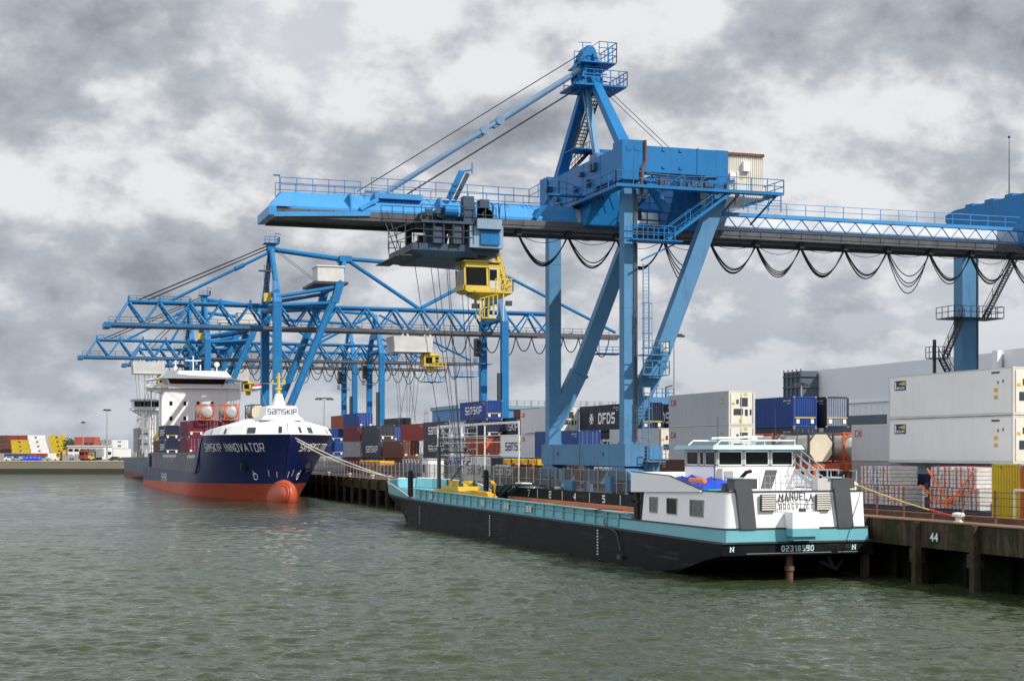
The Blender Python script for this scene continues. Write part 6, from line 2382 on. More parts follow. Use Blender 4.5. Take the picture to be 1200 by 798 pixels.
        m.build('dash_line', paint('pale dash paint', (0.35, 0.36, 0.38), 0.6, 0.2, 1), t)
    elif text == 'CAI':
        m = MB(); strokes(m, 'CAI', (x - .01, L / 2 - .55, H * .66), (0, -1, 0), (0, 0, 1), .55, t=.09, fit=.95); m.build('lettering', letter_red, t)
        m = MB()
        for k, z in enumerate((.8, .66)):
            m.box(x - .014, x - .008, -L / 2 + 1.0, -L / 2 + 1.25, H * z - .15, H * z); m.box(x - .014, x - .008, -L / 2 + 1.4, -L / 2 + 1.55, H * z - .15, H * z)
        m.build('marking', yellow_paint, t)
    elif text == 'BEACON':
        m = MB()
        a, b = L / 2 - .75, L / 2 - 2.1
        m.box(x - .014, x - .004, b, a, H * .66, H * .88)
        lg = m.build('logo_panel', letter_navy, t)
        m = MB(); m.face([(x - .018, a - .45, H * .80), (x - .018, b + .04, H * .76), (x - .018, b + .04, H * .87), (x - .018, a - .45, H * .81)]); m.build('logo_beam', yellow_paint, lg)
        m = MB(); strokes(m, 'BEACON', (x - .014, a - .3, H * .685), (0, -1, 0), (0, 0, 1), .16, t=.035, fit=.9); m.box(x - .018, x - .0145, a - .2, a - .08, H * .68, H * .86); m.build('lettering', letter_white, lg)
        m = MB()
        for q in range(2):
            m.box(x - .012, x - .006, -L / 2 + 1.5, -L / 2 + 1.85, H * (.35 + .15 * q), H * (.42 + .15 * q))
        m.build('warning_label', orange_yellow, t)
        m = MB()
        for k in range(7):
            m.box(x - .012, x - .006, -L / 2 + 1.3 + k * .12, -L / 2 + 1.38 + k * .12, H * .88, H * .92)
        m.box(x - .012, x - .006, -L / 2 + 1.4, -L / 2 + 1.5, H * .66, H * .72); m.box(x - .012, x - .006, -L / 2 + .9, -L / 2 + 1.0, H * .68, H * .74)
        m.build('marking', letter_black, t)
    elif text == 'plate':
        m = MB(); m.box(x - .012, x - .004, -1.0, 3.2, H * .40, H * .56); m.build('lettering', paint('dull lettering', (0.30, 0.34, 0.40), 0.6, 0.3, 3), t)
    return t


def container(label, px, x, z, L, H, col, end='door', text=None, y=None, group='containers stacked on the terminal', rot=0.0):
    """x is the face towards the water, px the photo column of its near edge (or y that edge's place along the quay)"""
    key = (col, L, H, end, text)
    if key in _proto:
        t = copy_tree(_proto[key])
    else:
        t = make_container(col, L, H, end, text)
        _proto[key] = t
    y0 = along(px, x) if y is None else y
    t.location = (x + 1.22, y0 + L / 2, z)
    t.rotation_euler = (0, 0, rot)
    tag(t, label, 'container', group)
    return t


T1, T2, T3, T4 = 3.30, 5.92, 8.54, 11.16
h8 = 2.6
# block beyond the ship's bow
container('grey container with faint lettering under the dark red one', 422, 57.5, T2, 13.7, h8, 'grey', 'door', 'plate')
container('dark red container under the orange brown one, right of the ship bow', 422, 57.5, T3, 13.7, h8, 'dark red', 'door')
container('slate container with pale lettering beside the grey one', 446.5, 57.5, T2, 13.7, h8, 'slate', 'rib', 'samskip')
container('plain slate container with blue end on the lettered slate one', 445.5, 57.5, T3, 13.7, h8, 'slate', 'rib')
container('brown container with sunlit orange brown end, under the red one', 473, 57.5, T2, 13.7, h8, 'brown', 'door')
container('red container on the brown one, left of two lettered navy ones', 496, 60.1, T3, 13.7, h8, 'red', 'door')
container('upper navy container with white lettering behind the scaffold', 526, 58.5, T3, 13.7, h8, 'slate', 'silver', 'samskip')
container('lower navy container with white lettering behind the scaffold', 526, 58.5, T2, 13.7, h8, 'slate', 'silver', 'samskip')
container('upper of two blue containers right beside the ship bow', 388, 58.6, T3, 13.7, h8, 'blue', 'rib')
container('lower of two blue containers right beside the ship bow', 388, 58.6, T2, 13.7, h8, 'blue', 'rib')
container('orange brown container topmost near the ship bow', 405, 61.1, T4, 13.7, h8, 'orange', 'door')
container('blue container at the top beside the orange brown one', 421, 60.1, T4, 13.7, h8, 'blue', 'door')
container('blue container right behind the plain slate one', 461, 62.8, T3, 13.7, h8, 'blue', 'door')
container('slate container peeking over the red one', 468, 77, T4, 13.7, h8, 'slate', 'rib')
for px, col, lab in ((425, 'dark red', 'dark red container at ground level behind the wire fence'), (452, 'dark grey', 'dark grey container at ground level below the lettered slate one'), (478, 'brown', 'brown container at ground level below the brown one with orange end'), (527, 'navy', 'navy container at ground level behind the scaffold foot')):
    container(lab, px, 57.8, T1, 13.7, h8, col, 'door')
# the tall stack in the middle
g2 = 2.75
container('bright blue container with white lettering at the top of the middle stack', 570, 66.8, 11.6, 13.7, g2, 'blue', 'rib', 'samskip')
container('dark navy container second from the top in the middle stack', 570, 66.8, 8.83, 13.7, g2, 'navy', 'rib')
container('orange red container third from the top in the middle stack', 570, 66.8, 6.06, 13.7, g2, 'orange red', 'door')
container('dark container at the foot of the middle stack', 570, 66.8, T1, 13.7, g2, 'dark grey', 'door')
# ground row by the fence
container('white container with dark lettering at ground level right of the scaffold', 575, 54.9, T1, 12.19, 2.9, 'white', 'door', 'samskip dark')
container('navy container with white lettering next to the white one at ground level', 613, 54.9, T1, 12.19, 2.9, 'navy', 'rib', 'samskip')
container('white container with dark lettering one level up, beside the small red marked grey ones', 620, 65, 6.2, 12.19, 2.9, 'white', 'door', 'samskip dark')
container('navy container with white lettering on the upper white one', 611, 70, 9.1, 12.19, 2.7, 'navy', 'rib', 'samskip')
hc = 2.9
container('upper grey reefer with red letters left of the far crane leg', 655, 60, 9.12, 13.7, hc, 'reefer grey', 'reefer', 'CAI')
container('lower grey reefer with red letters left of the far crane leg', 655, 60.3, 6.21, 13.7, hc, 'reefer grey', 'reefer', 'CAI')
container('blue container with a pale stripe of lettering behind the far crane leg', 678, 56, 6.21, 13.7, hc, 'blue', 'door', 'plate')
container('brown container at ground level behind the far crane leg', 678, 56, T1, 13.7, hc, 'brown', 'door')
container('rust brown container peeking over the grey reefers', 634, 80, 11.2, 13.7, h8, 'dark red', 'door')
container('upper black container with big white letters and cross between the crane legs', 727, 62.5, 9.12, 12.19, hc, 'ink', 'door', 'DFDS')
container('lower black container with white letters and cross, half hidden by the sill beam', 727, 62.5, 6.21, 12.19, hc, 'ink', 'door', 'DFDS')
container('navy container with white lettering behind the crane wheels', 742, 56.5, T1, 12.19, hc, 'navy', 'rib', 'samskip')
# right of the near crane leg
container('navy container with a yellow band right of the near crane leg', 752, 62.5, 9.12, 12.19, hc, 'navy', 'rib')
container('navy container below the banded one right of the near crane leg', 752, 62.5, 6.21, 12.19, hc, 'navy', 'door')
container('black container whose last white letters show beside the grey reefers', 792, 68, 9.12, 12.19, hc, 'ink', 'door', 'DFDS')
container('reefer with cream machinery end left of the lower big grey one', 772, 57.6, 6.21, 12.19, hc, 'reefer grey', 'reefer')
container('upper grey reefer with red letters and cream end above the wheelhouse', 854, 57.5, 9.12, 12.19, hc, 'reefer grey', 'reefer', 'CAI')
container('lower grey reefer with red letters behind the wheelhouse roof', 854, 57.5, 6.21, 12.19, hc, 'reefer grey', 'reefer', 'CAI')
container('brown red container at ground level behind the wheelhouse', 850, 57.6, T1, 13.7, hc, 'brown', 'door')
container('brown red container at ground level just right of the near crane leg', 783, 57.6, T1, 12.19, hc, 'brown', 'door')
container('blue container with a ribbed bright blue end above the tank containers', 930, 70.2, 9.2, 12.19, hc, 'blue', 'rib')
container('dark container with a ribbed pale blue end above the tank containers', 968, 73.6, 9.2, 12.19, hc, 'ink', 'silver')
container('dark container under the blue one with the bright ribbed end', 930, 70.2, 6.25, 12.19, hc, 'slate', 'door')
container('grey reefer with red letters left of the two big pale reefers', None, 66, 6.21, 12.19, hc, 'reefer grey', 'reefer', 'CAI', y=98.7)
container('grey container at ground level under the grey reefer beside the big pale ones', None, 66, T1, 12.19, hc, 'grey', 'door', y=98.7)
container('upper of two big pale reefers with small blue and yellow signs', 1187, 57.3, 9.14, 13.6, hc, 'white', 'reefer', 'BEACON')
container('lower of two big pale reefers with small blue and yellow signs', 1187, 57.3, 6.22, 13.6, hc, 'white', 'reefer', 'BEACON')
container('white container at ground level under the two big pale reefers', 1187, 58.2, T1, 13.6, hc, 'pale blue', 'door')
yy = along(1178.5, 51)
c = container('yellow container with its short end facing the water, right edge of the quay', None, 51, T1, 6.06, 3.0, 'yellow', 'plain', y=yy - 3.03, rot=-PI / 2)
c.location.x = 51 + 3.03
c = container('orange red container beside the yellow one at the right edge', None, 51, T1, 6.06, 2.95, 'orange red', 'plain', y=yy - 2.5 - 3.03, rot=-PI / 2)
c.location.x = 51 + 3.03

# on the ship
gs = 'containers on the ship deck'
for k, (c1, c2) in enumerate((('maroon', 'maroon'), ('dark red', 'maroon'), ('brown', 'maroon'), ('maroon', 'dark red'), ('navy', 'maroon'), ('brown', 'maroon'))):
    w_ = ('outermost', 'second from the water side', 'third from the water side', 'fourth from the water side', 'fifth from the water side', 'innermost')[k]
    container(f'{c1} container, lower tier just behind the ship bow, {w_}', None, 27.6 + 2.5 * k, 6.55, 12.19, h8, c1, 'door', y=246, group=gs)
    container(f'{c2} container, upper tier just behind the ship bow, {w_}', None, 27.6 + 2.5 * k, 9.17, 12.19, h8, c2, 'rib' if k == 0 else 'door', y=246, group=gs)
for k, (c1, c2, la, lb) in enumerate((('navy', 'navy', 'outermost navy container with white lettering, lower tier amidships on the ship', 'outermost navy container with white lettering, upper tier amidships on the ship'),
                                      ('navy', 'blue', 'navy container inboard in the lower tier amidships on the ship', 'blue container with yellow band in the upper tier amidships on the ship'),
                                      ('brown', 'orange', 'brown container in the lower tier amidships on the ship', 'orange container in the upper tier amidships on the ship'))):
    container(la, None, 27.8 + 2.5 * k, 6.3, 12.19, 2.65, c1, 'rib', 'samskip' if k == 0 else None, y=285, group=gs)
    container(lb, None, 27.8 + 2.5 * k, 8.97, 12.19, 2.65, c2, 'rib' if k < 2 else 'door', 'samskip' if k == 0 else None, y=285, group=gs)
container('dark brown container low behind the navy pair on the ship', None, 28.0, 6.3, 12.19, 2.65, 'brown', 'door', y=297.4, group=gs)
container('pale grey container standing in the guides of the second ship', None, 30.1, 6.6, 12.19, 2.9, 'grey', 'door', y=375, group='containers on the second ship')
container('grey container on top of the pale one in the guides of the second ship', None, 30.1, 9.53, 12.19, 2.9, 'grey', 'door', y=375, group='containers on the second ship')


def tank_container(label, x, y, z, frame, shell, end_mat, group):
    t = thing('tank_container', (x + 1.22, y + 3.03, z), label, 'tank container', group)
    cx, w, L, H = x + 1.22, 1.22, 6.06, 2.59
    m = MB()
    for yy in (y + .07, y + L - .07):
        for sx in (-1, 1):
            m.box(cx + sx * (w - .08) - .08, cx + sx * (w - .08) + .08, yy - .07, yy + .07, z, z + H)
            m.beam((cx + sx * (w - .16), yy, z + .75), (cx + sx * .5, yy, z + .05), .12, .1)
            m.beam((cx + sx * (w - .16), yy, z + H - .75), (cx + sx * .5, yy, z + H - .05), .12, .1)
        m.box(cx - w + .16, cx + w - .16, yy - .06, yy + .06, z + .02, z + .16); m.box(cx - w + .16, cx + w - .16, yy - .06, yy + .06, z + H - .16, z + H - .02)
    for sx in (-1, 1):
        m.box(cx + sx * (w - .06) - .05, cx + sx * (w - .06) + .05, y + .14, y + L - .14, z + .02, z + .14); m.box(cx + sx * (w - .06) - .04, cx + sx * (w - .06) + .04, y + .14, y + L - .14, z + H - .13, z + H - .04)
    m.build('frame', frame, t)
    rg = []
    for yy, r in ((y + .12, .2), (y + .16, .75), (y + .3, 1.0), (y + .5, 1.11), (y + L - .5, 1.11), (y + L - .3, 1.0), (y + L - .12, .3)):
        rg.append([(cx + r * math.cos(2 * PI * k / 24), yy, z + 1.32 + r * math.sin(2 * PI * k / 24)) for k in range(24)])
    m = MB()
    m.loft(rg, True, True, matf=lambda i, j: 1 if i < 3 else 0)
    for yy in (y + 1.5, y + 3, y + 4.5):
        for k in range(24):
            a, b = 2 * PI * k / 24, 2 * PI * (k + 1) / 24
            m.use(0).beam((cx + 1.12 * math.cos(a), yy, z + 1.32 + 1.12 * math.sin(a)), (cx + 1.12 * math.cos(b), yy, z + 1.32 + 1.12 * math.sin(b)), .08, .03)
    m.build('tank', [shell, end_mat], t, smooth=True)
    if end_mat is tank_cream:
        m = MB()
        oc = [(cx + 1.02 * sx_, z + 1.3 + 1.2 * sz_) for sx_, sz_ in ((-.45, -1), (.45, -1), (1, -.5), (1, .55), (.6, 1), (-.6, 1), (-1, .55), (-1, -.5))]
        m.prism_y(oc, y + .04, y + .1)
        m.build('end_panel', tank_cream, t)
    m = MB()
    m.box(cx - .35, cx + .35, y + .4, y + L - .4, z + H - .1, z + H - .06)
    m.build('catwalk', galv, t)
    return t


tg = 'tank containers behind the barge wheelhouse'
t_ = tank_container('cream ended tank container in a dark frame right of the wheelhouse', 62.6, along(947, 62.6), 5.95, dark_steel, tank_steel, tank_cream, tg)
tank_container('steel tank container in an orange frame beside the cream ended tank', 66.0, along(988, 66.0), 5.95, orange_frame, tank_steel, tank_steel, tg)
tank_container('steel tank container in an orange frame behind the wheelhouse roof', 62.8, along(905, 62.8), 5.95, orange_frame, tank_steel, tank_steel, tg)
tank_container('steel tank container deeper in the stack, left of the orange framed one', 66.0, along(950, 66.0), 5.95, orange_frame, tank_steel, tank_cream, tg)
for nm, x, pxn, lab in (('flat_rack', 62.6, 952, 'orange flat rack under the cream ended tank'), ('flat_rack', 66.0, 992, 'orange flat rack under the steel tank in the orange frame'), ('flat_rack', 62.8, 905, 'orange flat rack under the tank behind the wheelhouse roof')):
    y = along(pxn, x) - .2
    t = thing(nm, (x + 1.22, y + 3.1, T1), lab, 'flat rack', 'orange flat racks')
    m = MB()
    m.box(x, x + 2.44, y, y + 6.2, 5.45, 5.85)
    for k in range(7):
        m.box(x - .03, x + 2.47, y + .2 + k * .95, y + .35 + k * .95, 5.4, 5.9)
    for yy in (y + .1, y + 6.0):
        for xx in (x + .1, x + 2.3):
            m.box(xx - .1, xx + .1, yy - .1, yy + .1, T1, 5.45)
    m.build('deck', orange_frame, t)
container('dark container at ground level under the cream ended tank', 940, 63.2, T1, 6.06, 2.0, 'dark grey', 'door')
container('brown container at ground level behind the barge stern', 985, 66.4, T1, 6.06, 2.0, 'brown', 'door')
ts_ = 'tank containers on the ship'
for k, (x, e, f_) in enumerate(((29.2, tank_steel, orange_frame), (33.0, tank_steel, orange_frame), (37.2, tank_cream, dark_steel), (41.4, tank_cream, orange_frame))):
    tank_container(('red framed tank container outermost on the ship behind the bow', 'red framed tank container second from the water side on the ship', 'dark framed tank container behind the ship sign, cream coloured end', 'cream tank container nearest the quay on the ship')[k], x, 245, 11.8, f_, tank_steel, e, ts_)

# ------------------------------------------------------------------ bundles, racks and gear on the quay
def bundle(x, y, z, w, h, lab, sm):
    t = thing('wrapped_bundle', (x + 1.0, y + w / 2, z), lab, 'bundle', 'wrapped bundles beside the barge stern')
    m = MB()
    nl = 5
    for k in range(nl):
        for q in range(3):
            ya, yb = y + .02 + w * q / 3, y + w * (q + 1) / 3 - .01
            d = random.uniform(-.03, .03)
            m.box(x + d, x + 2.0 + d, ya, yb, z + h * k / nl + .01, z + h * (k + 1) / nl - .015)
    m.build('wrapping', wrap_white, t)
    m = MB()
    for q in (.3, .72):
        yy = y + w * q
        m.box(x - .05, x - .035, yy - .035, yy + .035, z, z + h + .02); m.box(x - .05, x + 2.05, yy - .035, yy + .035, z + h + .02, z + h + .035)
    m.build('strap', sm, t)


bz = QZ + .25
for k in range(4):
    bundle(53.4, 83.7 + k * 1.2, bz, 1.14, 1.25, 'pale wrapped bundle with red and blue straps, bottom row near the barge stern', wrap_blue if k == 2 else wrap_strap)
for k in range(3):
    bundle(53.4, 85.0 + k * 1.2, bz + 1.28, 1.14, 1.2, 'pale wrapped bundle with straps, top row near the barge stern', wrap_blue if k == 1 else wrap_strap)
for k in range(5):
    bundle(53.4, 75.6 + k * 1.18, bz, 1.12, 1.25, 'pale wrapped bundle with red straps, bottom row near the yellow container', wrap_strap)
for k in range(4):
    bundle(53.4, 75.9 + k * 1.18, bz + 1.28, 1.12, 1.2, 'pale wrapped bundle with red straps, top row near the yellow container', wrap_strap)
m = MB()
for a, b in (((53.1, 80.5, 5.9), (53.1, 77.9, 3.7)), ((53.08, 81.2, 4.9), (53.08, 78.3, 3.6)), ((53.1, 75.8, 5.8), (53.1, 78.4, 3.7)), ((53.08, 75.6, 4.8), (53.08, 79, 3.9))):
    m.beam(a, b, .05, .1)
tag(m.build('lashing_net', wrap_orange), 'bright orange lashing straps crossing the bundles left of the yellow container', 'lashing')
for y0, y1, lab, tx in ((81.8, 88.6, 'blue flat trailer behind the bundles next to the barge stern', 'SI'), (74.8, 81.2, 'blue flat trailer behind the bundles left of the yellow container', 'SC')):
    t = thing('flat_trailer', (55, (y0 + y1) / 2, QZ), lab, 'trailer', 'blue flat trailers')
    m = MB()
    m.box(53.2, 56.2, y0 - .6, y1, QZ + .05, QZ + .22)
    m.box(56.21, 56.4, y0 - 1, y1 + .2, QZ + .3, 5.5)
    for yy in (y0 - .8, y0 + 1.4, y1 - .4):
        m.box(55.6, 56.2, yy - .15, yy + .15, QZ + .23, 6.0)
    m.box(53.3, 56.2, y0 - 1.1, y0 - .75, QZ + .23, 5.0)
    m.build('deck', cmat('navy'), t)
    m = MB(); strokes(m, tx, (53.29, y0 - .8, 4.2), (0, -1, 0), (0, 0, 1), .3, fit=.28); strokes(m, tx, (56.2, y0 + 1.0, 4.4), (0, -1, 0), (0, 0, 1), .4, fit=.8); m.build('lettering', letter_white, t)
m = MB(); m.beam((50.3, 60, 4.95), (50.3, 68.2, 4.95), .1, .1); m.beam((50.3, 68.2, 4.95), (50.3, 68.2, QZ), .1, .1); m.beam((50.3, 60, 4.95), (50.3, 60, QZ), .1, .1)
tag(m.build('barrier', white_paint), 'white tubular barrier in front of the yellow and orange containers', 'barrier')

# scaffold with a long railed platform
sf = thing('scaffold', (49.8, 165, QZ), 'white tubular scaffold tower with a long railed platform behind the barge bow', 'scaffold')
m = MB()
ya, yb, yc_ = along(608, 49.4), along(541, 49.4), along(513, 49.4)
for z in (9.9,):
    m.beam((49.4, ya, z), (49.4, yc_, z), .16, .22)
for z in (8.6, 7.9, 6.5):
    m.beam((49.4, ya, z), (49.4, yc_, z), .08, .08)
for y in (ya, along(568, 49.4), yb, yc_):
    m.tube((49.4, y, QZ), (49.4, y, 9.9), .08)
m.build('platform_rail', white_paint, sf)
m = MB()
for x in (49.4, 51.2):
    for y in (yb, (yb + yc_) / 2, yc_):
        m.tube((x, y, QZ), (x, y, 9.9), .07)
    for z in (5.2, 7.2, 9.0):
        m.beam((x, yb, z), (x, yc_, z), .07, .07)
    m.beam((x, yb, 5.2), (x, yc_, 7.2), .06, .06); m.beam((x, yc_, 7.2), (x, yb, 9.0), .06, .06); m.beam((x, yb, 3.4), (x, (yb + yc_) / 2, 5.2), .06, .06)
    for z in (4.2, 6.3, 8.1, 9.6):
        m.beam((x, yb, z), (x, yc_, z), .05, .05)
for y in (yb, (yb + yc_) / 2, yc_):
    for z in (5.2, 7.2, 9.0, 9.8):
        m.beam((49.4, y, z), (51.2, y, z), .06, .06)
for y in (yb + .8, (yb + yc_) / 2 + 1.2):
    m.tube((50.3, y, QZ), (50.3, y, 9.5), .05)
m.stairs((50.3, yc_ - .4, 3.4), (50.3, yb + .6, 5.9), .7, (1, 0, 0))
m.stairs((50.3, yb + .6, 5.98), (50.3, yc_ - .4, 8.4), .7, (1, 0, 0))
m.box(49.4, 51.2, yb, yc_, 5.9, 5.98)
m.box(49.4, 51.2, yb - 4, yc_, 8.4, 8.46)
m.build('tower', galv, sf)
# spare spreaders and huts in the yard
for x, pa, pb, z, lab in ((55.4, 601, 641, 5.6, 'orange yellow spare spreader lying behind the fence by the far crane leg'), (54.5, 430, 453, 5.0, 'orange yellow spare spreader lying behind the fence below the slate containers')):
    t = thing('spare_spreader', (x - 2, along(pb, x), QZ), lab, 'spreader', 'spare spreaders behind the fence')
    x = x - 1.5
    y1, y0 = along(pa, x), along(pb, x)
    m = MB()
    for xx in (x - .9, x + .9):
        m.box(xx - .2, xx + .2, y0, y1, z, z + .45)
    for k in range(5):
        y = y0 + (y1 - y0) * k / 4
        m.box(x - 1.1, x + 1.1, y - .2, y + .2, z - .1, z + .5)
    m.build('beam', orange_yellow, t)
    m = MB()
    for k in (1, 3):
        y = y0 + (y1 - y0) * k / 4
        m.box(x - 1.0, x + 1.0, y - .3, y + .3, QZ, z - .1)
    m.build('trestle', rust_m, t)
hut = thing('site_hut', (50.6, along(497, 50), QZ), 'small white hut with dark window behind the fence near the foremast', 'hut')
yh = along(502, 50)
m = MB(); m.box(50, 52, yh, yh + 3.2, QZ, QZ + 2.6); m.build('wall', white_paint, hut)
m = MB(); m.box(49.9, 52.1, yh - .1, yh + 3.3, QZ + 2.6, QZ + 2.72); m.build('roof', light_grey, hut)
m = MB(); m.box(49.97, 49.995, yh + 1.5, yh + 2.7, QZ + 1.0, QZ + 2.0); m.build('window', glass, hut)
tl = thing('box_trailer', (51.5, along(480, 51), QZ), 'dark blue trailer with pale rails parked behind the fence', 'trailer')
yt = along(492, 51)
m = MB(); m.box(51, 53.4, yt, yt + 9, QZ + .9, QZ + 2.2); m.build('body', cmat('blue'), tl)
m = MB()
for k in range(6):
    m.box(50.9, 50.98, yt + .5 + k * 1.6, yt + .6 + k * 1.6, QZ + .9, QZ + 2.6)
m.box(50.9, 50.98, yt, yt + 9, QZ + 2.5, QZ + 2.6)
m.build('rail', light_grey, tl)
m = MB()
for k in range(2):
    m.tube((51.0, yt + 1.5 + k * 1.3, QZ + .5), (53.4, yt + 1.5 + k * 1.3, QZ + .5), .5, n=12)
    m.tube((51.0, yt + 7 + k * 1.3, QZ + .5), (53.4, yt + 7 + k * 1.3, QZ + .5), .5, n=12)
m.build('wheel', black_rubber, tl)
# ------------------------------------------------------------------ buildings and masts behind the terminal
wh = thing('warehouse', (165, 240, QZ), 'large pale grey warehouse behind the containers with dark corner stair', 'warehouse')
m = MB()
m.box(150, 230, 208, 270, QZ, 22.6)
m.build('wall', clad, wh)
m = MB()
m.box(149.7, 149.99, 207, 270, 15.8, 16.1)
m.box(149.6, 150.4, 207.2, 208.6, QZ, 22.9)
m.build('trim', clad_white, wh)
m = MB()
for k in range(31):
    m.box(149.93, 149.995, 209 + k * 2, 209.06 + k * 2, QZ, 15.8)
m.build('seam', clad, wh)
m = MB()
m.box(151, 260, 196, 207.5, QZ, 23.0)
m.build('front_hall', clad_white, wh)
m = MB()
m.box(146.2, 149.6, 264, 271, QZ, 22.4)
for k in range(9):
    m.box(145.9, 149.65, 263.7, 271.2, 4.5 + k * 2.1, 4.75 + k * 2.1)
for k in range(5):
    m.box(145.95, 146.15, 264 + k * 1.7, 264.2 + k * 1.7, QZ, 22.8)
m.build('stair_tower', clad_dark, wh)
m = MB(); m.box(149.75, 149.99, 240, 262, QZ, 13.5); m.build('annex_front', clad_dark, wh)

bl = thing('blue_hall', (160, 440, QZ), 'long low blue steel hall with a railing on its roof, far behind the containers', 'hall')
m = MB(); m.box(126, 215, 430, 460, QZ, 19.2); m.build('wall', bridge_blue, bl)
m = MB(); m.box(125.5, 215.5, 429.5, 460.5, 19.2, 20.3); m.build('roof_edge', paint('teal trim', (0.16, 0.30, 0.38), 0.5, 0.1, 0.2), bl)
m = MB()
m.railing([(126, 430, 20.3), (215, 430, 20.3)], 1.4, 2.2, .09)
for k in range(20):
    m.box(127 + k * 4.4, 127.5 + k * 4.4, 433, 433.5, 20.3, 22)
m.build('railing', grey_paint, bl)
pf = thing('service_platform', (80.5, 184, QZ), 'blue steel service platform with two brown lamp brackets above the dark containers', 'platform')
m = MB()
m.box(79, 82.2, 182, 186, 13.0, 13.9)
m.railing([(79, 182, 13.9), (82.2, 182, 13.9)], 1.1, .8, .05)
for x in (79.4, 81.8):
    for y in (182.4, 185.6):
        m.box(x - .3, x + .3, y - .3, y + .3, QZ, 13.0)
m.build('deck', bridge_blue, pf)
m = MB()
for x in (79.3, 81.2):
    m.beam((x, 182.3, 13.9), (x, 182.3, 15.2), .16, .16); m.beam((x, 182.3, 15.2), (x + .9, 182.3, 15.4), .16, .2)
m.build('lamp_bracket', rust_m, pf)


def mast(px, d, top, label, head=1.6, z0=QZ, r=.22):
    t_ = (px - 600) / 1800
    X = t_ * d
    x, y = d * SA + X * CA, d * CA - X * SA
    t = thing('light_mast', (x, y, z0), label, 'light mast', 'tall light masts')
    m = MB(); m.tube((x, y, z0), (x, y, top), r, r * .5, n=8); m.build('pole', galv, t)
    m = MB()
    m.beam((x - head, y, top), (x + head, y, top), .18, .18); m.beam((x, y - head, top), (x, y + head, top), .18, .18)
    for q in (-1, -.5, .5, 1):
        m.box(x + q * head - .35, x + q * head + .35, y - .25, y + .25, top - .45, top - .1)
    m.build('lamp_head', dark_steel, t)


mast(790, 255, 26.3, 'tall thin light mast beside the big crane brace, above the grey reefers', 1.5)
mast(380, 360, 19.3, 'light mast between the ship bow and the truss crane braces', 1.8)
mast(939, 250, 17.9, 'light mast left of the dark corner of the warehouse', 1.2)
mast(125.5, 500, 20.4, 'tall light mast on the far bank in front of the white containers', 1.0, 3.7, .32)
mast(97.5, 560, 17.5, 'thin pale mast on the far bank in front of the brown red building', .5, 3.7, .2)

# lattice pylon on the horizon
d, px = 1500, 500
X = (px - 600) / 1800 * d
x, y = d * SA + X * CA, d * CA - X * SA
m = MB()
for sx in (-1, 1):
    for sy in (-1, 1):
        m.beam((x + sx * 5, y + sy * 5, 3.5), (x + sx * .8, y + sy * .8, 48), .5, .5)
for k in range(8):
    f0, f1 = 5 - 4.2 * k / 8, 5 - 4.2 * (k + 1) / 8
    z0, z1 = 3.5 + 44.5 * k / 8, 3.5 + 44.5 * (k + 1) / 8
    m.beam((x - f0, y - f0, z0), (x + f1, y - f1, z1), .3, .3); m.beam((x + f0, y - f0, z0), (x - f1, y - f1, z1), .3, .3)
for z, w in ((30, 10), (37, 13), (44, 9)):
    m.beam((x - w, y, z), (x + w, y, z), .5, .7); m.beam((x - w, y, z), (x, y, z + 2.5), .3, .3); m.beam((x + w, y, z), (x, y, z + 2.5), .3, .3)
tag(m.build('power_pylon', galv), 'lattice power pylon on the horizon behind the navy containers', 'pylon')

# ------------------------------------------------------------------ the far bank
FD = 467.0          # distance of its edge, square to the line of sight


def far(root, px, d, z=0.0, turn=0.0):
    X = (px - 600) / 1800 * d
    root.location = (d * SA + X * CA, d * CA - X * SA, z)
    root.rotation_euler = (0, 0, -HEAD + turn)
    return root


m = MB()
m.box(-900, -92, FD + 1.2, 2600, -1, 3.6)
g = tag(m.build('far_bank', far_conc, loc=(0, 0, 0)), kind='structure'); g.rotation_euler = (0, 0, -HEAD)
m = MB()
m.box(47.7, 2600, 900.1, 2600, -1, QZ)
tag(m.build('hinterland', asphalt), kind='structure')
fw = thing('far_quay_wall', (0, 0, 0), 'long low grey quay wall with a green algae foot across the water', 'quay wall')
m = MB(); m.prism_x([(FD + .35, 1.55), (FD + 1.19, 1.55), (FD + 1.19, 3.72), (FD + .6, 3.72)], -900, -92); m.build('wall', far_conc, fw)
m = MB(); m.prism_x([(FD - 1.2, -.5), (FD + 1.19, -.5), (FD + 1.19, 1.54), (FD + .3, 1.54)], -900, -92); m.build('algae_foot', far_algae, fw)
m = MB(); m.box(-900, -92, FD + .5, FD + 1.3, 3.73, 3.95); m.build('cap', tank_cream, fw)
fw.rotation_euler = (0, 0, -HEAD)
m = MB(); m.box(-900, -92, FD + 6, FD + 30, 3.6, 3.62)
g = tag(m.build('far_road', grass_m, loc=(0, 0, 0)), kind='structure'); g.rotation_euler = (0, 0, -HEAD)

# container stacks, a kilometre off: each box is plain with its end marks
_far = {}


def far_box(label, px0, px1, py0, py1, d, col, shift=0.0):
    w = (px1 - px0) / 1800 * d
    h = (py1 - py0) / 1800 * d
    z0 = EYE - (py1 - 528) / 1800 * d
    key = (round(w, 1), round(h, 1), col)
    if key not in _far:
        t = thing('far_container', (0, 0, 0), 'x', 'container')
        m = MB()
        corrugated(m, w, h, 0, 1, -w / 2, w / 2, 0, h, .9, .12)
        m.v = [Vector((p.y, p.x, p.z)) for p in m.v]
        m.box(-w / 2, w / 2, .13, 2.5, 0, h - .02)
        m.build('body', cmat(col), t)
        m = MB(); m.box(-.8, .8, -.12, -.02, h * .35, h * .72); m.build('emblem', cmat('slate'), t)
        _far[key] = t
    else:
        t = copy_tree(_far[key])
    far(t, (px0 + px1) / 2, d, z0)
    tag(t, label, 'container', 'stacked containers on the far bank')


